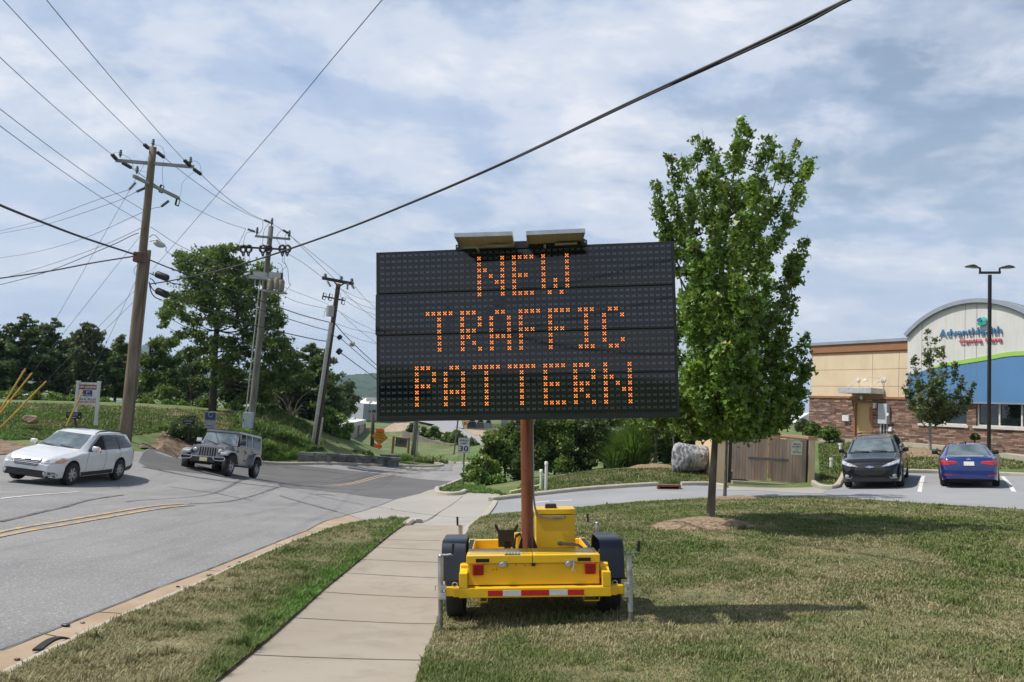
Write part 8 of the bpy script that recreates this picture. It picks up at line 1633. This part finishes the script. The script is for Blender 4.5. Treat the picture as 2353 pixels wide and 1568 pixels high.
# grass bank rising beyond the junction (a real slope the road climbs)
bankg = [(880,1030,84),(940,1052,74),(1000,1061,70),(1060,1064,68),(1110,1064,66),(1150,1050,72),(1200,1000,100),(1200,960,150),(1100,960,150),(1000,962,140),(900,975,128),(860,990,115),(855,1015,95)]
hillsheet('grass_bank', bankg, mat('bank_mix', (0.075,0.12,0.03), .95, col2=(0.17,0.16,0.07), scale=.35, detail=9, lo=.42, hi=.62, bump=1, bscale=3)); 
two_noise(MATS['bank_mix'], (0.035,0.06,0.018), 1.6, .5, .68, .8)
hillsheet('dirt_slope', [(905,972,126.5),(960,972,126.5),(940,990,113),(900,996,110),(875,990,113.5)], mat('riprap', (0.25,0.18,0.12), .95, col2=(0.42,0.32,0.24), scale=1.5, bump=1, bscale=6, detail=8))
hillsheet('hill_road', [(1000,975,124),(1060,985,112),(1100,1000,98),(1125,1012,88),(1125,1032,79.5),(1095,1022,83.5),(1055,1008,93.5),(1020,995,104),(985,983,116)], M_hroad)
hillsheet('hill_road', [(960,962,138),(1060,966,135),(1065,984,113),(1020,980,119),(960,968,131)], M_hroad)
hillsheet('dirt_slope', [(1062,986,110.5),(1120,990,104),(1140,1000,96),(1128,1014,86.6),(1095,1002,96.3)], MATS['riprap'])
# white gabled building
z7w = zc(840, 940, 13.07); WD = 165.0; k = WD/FPX
def far_box(name, lab, cat, corner, DL, DC, DR, left, right, ytop, ybot, wallm, roofm, slope=0.0):
    pass
wb = thing('warehouse', 'white gabled warehouse with tall dark doors far behind the board edge', 'building', P(835,955,WD))
eL, eC, eR = z7w((220,755),(910,905),(1700,945)); rL, rR = z7w((300,690),(1700,760)); bL, bC, bR = z7w((220,1245),(910,1290),(1700,1330))
pe = [V3(P(*eL,WD+28)), V3(P(*eC,WD)), V3(P(*eR,WD+4))]; pbm = [Vector((p.x,p.y,V3(P(*bC,WD)).z-1)) for p in pe]; pr = [V3(P(*rL,WD+34)), V3(P(*rR,WD+26))]
m = MB(); m.add([pbm[0],pbm[1],pe[1],pe[0]], [(0,1,2,3)]); m.add([pbm[1],pbm[2],pe[2],pe[1]], [(0,1,2,3)]); bk = Vector((0,45,0)); m.add([pbm[0]+bk,pbm[2]+bk,pe[2]+bk,pe[0]+bk], [(3,2,1,0)]); build(m, 'wall', M_fgray, wb)
m = MB(); m.add([pe[0],pe[1],pe[2],pr[1],pr[0]], [(0,1,2,3,4)]); m.add([pr[0],pr[1],pe[2]+bk,pe[0]+bk], [(0,1,2,3)]); build(m, 'roof', M_wroof, wb)
for x in (385,500,630,750,850):
    (ax0, ay0), (bx0, by0) = z7w((x-25,1065+ (x-385)*.05),(x+22,1255+(x-385)*.06)); m = MB(); f = lambda px: WD+28*(835.6-px)/(835.6-eL[0]) - .4; m.add([V3(P(ax0,by0,f(ax0))),V3(P(bx0,by0,f(bx0))),V3(P(bx0,ay0,f(bx0))),V3(P(ax0,ay0,f(ax0)))], [(0,1,2,3)]); build(m, 'door', M_under, wb)
for x0, x1 in ((1050,1140),(1180,1300)):
    (ax0, ay0), (bx0, by0) = z7w((x0,1110),(x1,1205)); m = MB(); m.add([V3(P(ax0,by0,WD-.3)),V3(P(bx0,by0,WD-.3)),V3(P(bx0,ay0,WD-.3)),V3(P(ax0,ay0,WD-.3))], [(0,1,2,3)]); build(m, 'window', M_wgl, wb)
m = MB(); c_2 = V3(P(*z7w((1130,790))[0], WD+10)); m.box(c_2.x-1.0,c_2.x+1.0,c_2.y,c_2.y+2,c_2.z-.8,c_2.z+.6); build(m, 'roof_unit', M_xf, wb)
ll = thing('far_lamp', 'distant lamp post standing before the white warehouse', 'lamp post', P(849,965,140)); m = MB(); m.tube([V3(P(846,978,140)), V3(P(850,925,140))], .10, 6); m.tube([V3(P(850,925,140)), V3(P(855,924,140))], .14, 6); build(m, 'post', M_post, ll)
# flat roofed beige building below it
LD2 = 92.0; lbd = thing('flat_roof_building', 'low beige flat roofed building down the slope left of the orange sign', 'building', P(802,1020,LD2))
c0 = V3(P(801.7,973.3,LD2)); c1 = V3(P(841,964.8,LD2+22)); cL = V3(P(770,966,LD2+9)); zt2 = c0.z; c1.z = zt2; cL.z = zt2; dn = Vector((0,0,-5.2)); cB = c1 + (cL-c0)
m = MB(); m.add([c0+dn,c1+dn,c1,c0], [(0,1,2,3)]); m.add([cL+dn,c0+dn,c0,cL], [(0,1,2,3)]); m.add([c1+dn,cB+dn,cB,c1], [(0,1,2,3)]); build(m, 'wall', mat('pinkish_wall', (0.36,0.32,0.30), .85, var=.05), lbd)
up1 = Vector((0,0,.02)); m = MB(); e1 = Vector((0,0,-.5)); m.add([c0+up1,c1+up1,cB+up1,cL+up1], [(0,1,2,3)]); build(m, 'roof', M_wroof, lbd)
o_ = Vector((0,-.06,0)); ox = Vector((.07,-.02,0)); m = MB(); m.add([c0+e1+ox,c1+e1+ox,c1+ox,c0+ox], [(0,1,2,3)]); m.add([cL+e1+o_,c0+e1+o_,c0+o_,cL+o_], [(0,1,2,3)]); build(m, 'parapet', mat('parapet_pale', (0.52,0.52,0.50), .7), lbd)
m = MB()
for f in (.04,.52,.93): a = c0.lerp(c1,f)+ox*1.3; b_ = c0.lerp(c1,f+.05)+ox*1.3; m.add([a+dn,b_+dn,b_+e1,a+e1], [(0,1,2,3)])
build(m, 'brown_pilaster', mat('brown_pilaster', (0.14,0.07,0.05), .8), lbd); m = MB(); a, b_ = c0.lerp(c1,.60)+ox*1.5, c0.lerp(c1,.92)+ox*1.5; m.add([a+dn*.62,b_+dn*.62,b_+dn*.40,a+dn*.40], [(0,1,2,3)]); m.add([a+dn,b_+dn,b_+dn*.62,a+dn*.62], [(0,1,2,3)]); build(m, 'brick_panel', mat('brick_red', (0.24,0.10,0.06), .85, var=.1), lbd)
# building and fence glimpsed under the board
ub = thing('row_building', 'grey building with pale framed windows seen just below the board beside the mast', 'building', P(1190,1000,118)); a, b_ = V3(P(1150,992,120)), V3(P(1240,1002,116)); h_ = Vector((0,0,3.6)); dn = Vector((0,0,-3)); bk = Vector((0,14,0)); b_ = a.lerp(b_, 2.6)
m = MB(); m.add([a+dn,b_+dn,b_+h_,a+h_,a+dn+bk,b_+dn+bk,b_+h_+bk,a+h_+bk], [(0,1,2,3),(7,6,5,4),(3,2,6,7),(0,3,7,4),(1,5,6,2)]); build(m, 'wall', mat('slate_wall', (0.09,0.10,0.12), .8), ub)
for x0, x1 in ((1176,1184),(1193,1199),(1206,1216)):
    m = MB(); D_ = 117.6; m.add([V3(P(x0-1,993,D_)),V3(P(x1+1,993,D_)),V3(P(x1+1,950,D_)),V3(P(x0-1,950,D_))], [(0,1,2,3)]); w_ = build(m, 'window_frame', M_wfr, ub); m = MB(); D_ = 117.4; m.add([V3(P(x0,991,D_)),V3(P(x1,991,D_)),V3(P(x1,952,D_)),V3(P(x0,952,D_))], [(0,1,2,3)]); build(m, 'pane', mat('pale_glass', (0.16,0.20,0.20), .2), w_)
wallstrip('terrace_wall', 'beige block terrace wall below the black railing under the board', [(1068,986,112),(1100,990,110),(1135,995,108),(1160,1000,107)], 110, 2.0, M_beigeb)
rl = thing('railing', 'black picket railing on the terrace wall under the board', 'railing', P(1100,990,110)); m = MB(); a, b_ = V3(P(1074,986,111)), V3(P(1155,995,107.5)); up1 = Vector((0,0,1.1))
for i in range(27): p = a.lerp(b_, i/26); m.tube([p, p+up1], .03, 4)
m.tube([a+up1, b_+up1], .035, 4); m.tube([a+Vector((0,0,.15)), b_+Vector((0,0,.15))], .03, 4); build(m, 'pickets', M_blk, rl)
for k, (x, w_, c, lab) in enumerate(((1085,12,(0.03,0.035,0.04),'dark car parked behind the railing, leftmost'),(1104,11,(0.12,0.13,0.14),'grey car parked behind the railing, middle'),(1122,10,(0.35,0.36,0.37),'pale car parked behind the railing, right'))):
    c_2 = V3(P(x,985,116)); s_ = w_*116/FPX; t = thing('far_car', lab, 'car', c_2, group='cars behind the railing'); m = MB(); m.prism([(-s_,0),(s_,0),(s_,.6),(s_*.7,.75),(s_*.35,1.3),(-s_*.4,1.3),(-s_*.8,.8),(-s_,.65)], c_2, (1,0,0), (0,0,1), (0,1,0), 1.7); build(m, 'body', mat('farcar%d' % k, c, .3, coat=.5), t); m = MB(); m.prism([(s_*.6,.76),(s_*.32,1.22),(-s_*.36,1.22),(-s_*.68,.80)], c_2-Vector((0,.02,0)), (1,0,0), (0,0,1), (0,1,0), .02); build(m, 'window', M_glassT, t)
# white roof / tent glimpsed between bushes and left of the clinic
for pts, D, lab in (((( 1425,1020),(1440,1000),(1470,985),(1490,1000),(1485,1030),(1430,1035)),60,'white gable of a building glimpsed through the trees above the ornamental grass'),(((1830,966),(1862,949),(1862,985),(1822,985)),75,'white gable end glimpsed left of the clinic')):
    t = thing('white_shed', lab, 'building', P(pts[0][0], pts[0][1]+20, D)); m = MB(); q = [V3(P(x, y, D)) for x, y in pts]; o0 = q[0]; m.prism([((p-o0).x, (p-o0).z) for p in q], o0, (1,0,0), (0,0,1), (0,1,0), 4); build(m, 'wall', mat('bright_wall', (0.6,0.62,0.66), .6), t)
# white trailers glimpsed beyond the belt
for k, (x, y, w_, lab) in enumerate(((60,912,25,'white parked trailer glimpsed under the pines, leftmost'),(160,919,18,'white parked trailer glimpsed left of the leasing sign'),(245,922,14,'white parked trailer glimpsed right of the leasing sign'),(555,936,28,'white parked trailer glimpsed right of the big tree trunk'))):
    c_2 = V3(P(x,y,86)); s_ = w_*86/FPX; t = thing('parked_trailer', lab, 'trailer', c_2-Vector((0,0,1)), group='white trailers beyond the tree belt'); m = MB(); m.box(c_2.x-s_,c_2.x+s_,c_2.y,c_2.y+2,c_2.z-.4,c_2.z+.25,.04); build(m, 'body', M_wroof, t)
    for sx in (-.6,.6): m = MB(); m.lathe([(0,-.1),(.3,-.1),(.3,.1),(0,.1)], (c_2.x+sx*s_,c_2.y,c_2.z-.6), (0,1,0), 12); build(m, 'wheel', M_rub, t)
# woods standing behind the board and the hedge
for k, (x, y, r, D) in enumerate(((1230,905,26,105),(1290,900,30,112),(1350,905,28,108),(1420,905,30,115),(1500,915,28,110),(1580,920,28,118),(1660,925,28,112),(1740,930,26,108),(1815,938,20,104))):
    blob_tree('wood_tree', 'broad tree of the wood behind the hedge, ' + ('first','second','third','fourth','fifth','sixth','seventh','eighth','ninth')[k] + ' from the left', 'tree', 'trees of the wood behind the hedge', (x, y+r*1.7), (x, y), [(x,y,r),(x-r,y+r*.5,r*.8),(x+r,y+r*.5,r*.8),(x,y+r,r*.8)], D, 1.5, .38, 2600, 'tuft', (M_leafd, M_leafm, M_leafg)[k % 3], seed=300+k, r0=.25)
# mound of earth in the field
rock('earth_mound', 'small brown mound of earth in the field at the left', 72, 964, 38, .42, .4, .22, 3, mat('mound_earth', (0.16,0.10,0.06), .95, col2=(0.34,0.25,0.16), scale=3, bump=1, bscale=12), 10, 0, 'mound')
struct(drape('bare_earth', ragged([(35,972),(70,962),(115,968),(180,980),(200,990),(150,994),(95,981),(45,977)], .5, .4), -.005, MATS['mound_earth'], .6))
struct(drape('bare_earth', ragged([(220,942),(300,939),(380,943),(380,946),(300,946),(230,947)], .9, .6, 4), 0.0, mat('pale_earth', (0.30,0.235,0.13), .95, var=.25, scale=1, bump=.5), 1.0)); struct(drape('bare_earth', ragged([(40,934),(90,932),(110,936),(60,938)], .8, .6, 5), 0.0, MATS['pale_earth'], 1.0))
# ---------------------------------------------------------------- mountains
def ridge(name, prof, D0, D1, mt, seed, zf=-8):
    """prof: pixel x -> pixel y of the skyline at distance D1; slopes down towards the viewer to D0"""
    xs = np.linspace(prof[0][0], prof[-1][0], 160); ys = np.interp(xs, [p[0] for p in prof], [p[1] for p in prof]); rows = 26; vs = []; fs = []
    for j in range(rows):
        f = j/(rows-1)
        for i, (x, y) in enumerate(zip(xs, ys)):
            p = P(x, y, D1); s = 1-(1-f)*(1-D0/D1); q = EYE + (p-EYE)*np.array([s,s,0]); zt_ = p[2]; e = vnoise(np.array([i*.25]),np.array([j*.3+seed]),1.0)[0]; e2 = vnoise(np.array([i*1.1]),np.array([j*1.3+seed]),1.0)[0]
            hh_ = zf + (zt_-zf)*(f**1.3)*(1+.25*(e-.5)*(1-f)) + (e2-.5)*D1*.004*min(1,3*f); vs.append((q[0], q[1], hh_))
    n = len(xs)
    for i in range(n): x, y, z = vs[(rows-1)*n+i]; vs.append((x*1.15, y*1.15, zf))
    for j in range(rows):
        for i in range(n-1): a = j*n+i; fs.append((a, a+1, a+1+n, a+n))
    return struct(mkobj(name, vs, fs, mt, None, True, None))
M_for = mat('forest_slope', (0.014,0.032,0.016), .95, col2=(0.040,0.070,0.03), scale=.03, bump=1, bscale=.05, detail=10, lo=.4, hi=.6)
ridge('mountains', [(-250,880),(0,845),(120,838),(220,815),(300,800),(340,789),(365,800),(400,822),(460,832),(520,845),(560,852),(620,845),(660,850),(720,872),(760,890),(860,905),(1000,912),(1200,930),(1500,950),(1900,975),(2500,1010)], 2200, 3600, M_for, 3, -20)
ridge('mountains', [(640,915),(740,880),(770,868),(800,862),(830,859),(865,858),(900,862),(960,880),(1060,915),(1200,935),(1400,945),(1700,965)], 700, 1700, M_for, 9, -12)
# ---------------------------------------------------------------- behind the camera: what the glossy board mirrors
bP = np.array(BM.translation); bNv = np.array(bN)
def mirror(px, py, dist):
    d = ray(px, py); t = (bP-EYE).dot(bNv)/d.dot(bNv); h = EYE+d*t; r = d-2*d.dot(bNv)*bNv; r /= np.linalg.norm(r); return V3(h+r*dist)
z2 = zc(920, 560, 2.978); SD = 16.0; ksc = (8.3+SD)/FPX
for lab, pts, r in (('span cable of the traffic signals behind the viewer, mirrored in the board', [(20,500),(150,560),(430,640),(620,690),(900,780),(1400,905),(2000,965),(2500,972)], .035),('upper span cable behind the viewer, mirrored in the board', [(20,535),(400,545),(850,553),(1050,520),(1500,440),(2000,330),(2500,200)], .025)):
    m = MB(); m.tube(spline([mirror(*q, SD) for q in z2(*pts)], 6), r, 6); tag(build(m, 'span_cable', M_cable, None, True), lab, 'cable')
for k, (cx_, cy_, w_, h_, g, lab) in enumerate(((600,705,48,215,0,'tall traffic signal head behind the viewer, mirrored left of the word TRAFFIC'),(905,690,70,130,0,'left one of the twin signal heads mirrored at the letter A'),(975,640,75,230,0,'right one of the twin signal heads mirrored at the letter A'),(1008,1215,26,110,1,'small green lit signal mirrored between the two letters T'),(1215,1225,30,170,1,'small green lit signal mirrored beside the second letter T'))):
    q = z2((cx_,cy_))[0]; sd_ = SD if not g else 40.0; kk = (8.3+sd_)/FPX*.919/2.978; c_2 = mirror(*q, sd_); X = bX; Z = Vector((0,0,1)); Y = Z.cross(X).normalized(); hw_, hh_ = w_*kk/2, h_*kk/2; t = thing('traffic_signal', lab, 'traffic signal', c_2); m = MB(); m.obox(c_2, X*hw_, Y*hw_*.8, Z*hh_); build(m, 'housing', M_blk, t)
    for i in (-1,0,1):
        c3 = c_2+Z*(hh_*.62*i)+Y*(hw_*.82); c3 = c_2+Z*(hh_*.62*i)-Y*0; dirn = (V3(cTL)-c_2); dirn.z = 0; dirn.normalize(); m = MB(); m.lathe([(0,.01),(hw_*.6,.0)], c3+dirn*hw_*1.02, dirn, 12)
        build(m, 'lens', mat('signal_green', (0,.1,.05), .4, emit=(0.0,.9,.45), estr=3.0) if (g and i == -1) else M_under, t)
c_2 = mirror(920, 958, 26); b = Vector((c_2.x, c_2.y, Hs(c_2.x, c_2.y))); rng = np.random.RandomState(50); t = thing('street_tree', 'dark tree behind the viewer, mirrored low in the message board', 'tree', b); m = MB(); m.tube([b, c_2], [.2,.12], 8); build(m, 'trunk', M_barkd, t, True, None)
n = 6000; d = rng.normal(size=(n,3)); d /= np.linalg.norm(d,axis=1)[:,None]; leaves('crown', np.array(c_2)[None]+d*(rng.uniform(.2,1,n)[:,None]**.5)*np.array([1.7,1.7,1.5]), .3, 'tuft', M_leafd, t, rng)
print('MIR', mirror(600,700,16), bN)
hzm = bpy.data.materials.new('haze_air'); hzm.use_nodes = True; t = hzm.node_tree; t.nodes.clear(); o_ = t.nodes.new('ShaderNodeOutputMaterial'); v_ = t.nodes.new('ShaderNodeVolumePrincipled'); v_.inputs['Color'].default_value = (0.50,0.72,1.0,1); v_.inputs['Density'].default_value = 0.00012; v_.inputs['Anisotropy'].default_value = 0.2; t.links.new(v_.outputs[0], o_.inputs['Volume'])
m = MB(); m.box(-5000,5000,-700,7000,-40,370); hz_ = build(m, 'haze', hzm, None); hz_['kind'] = 'stuff'
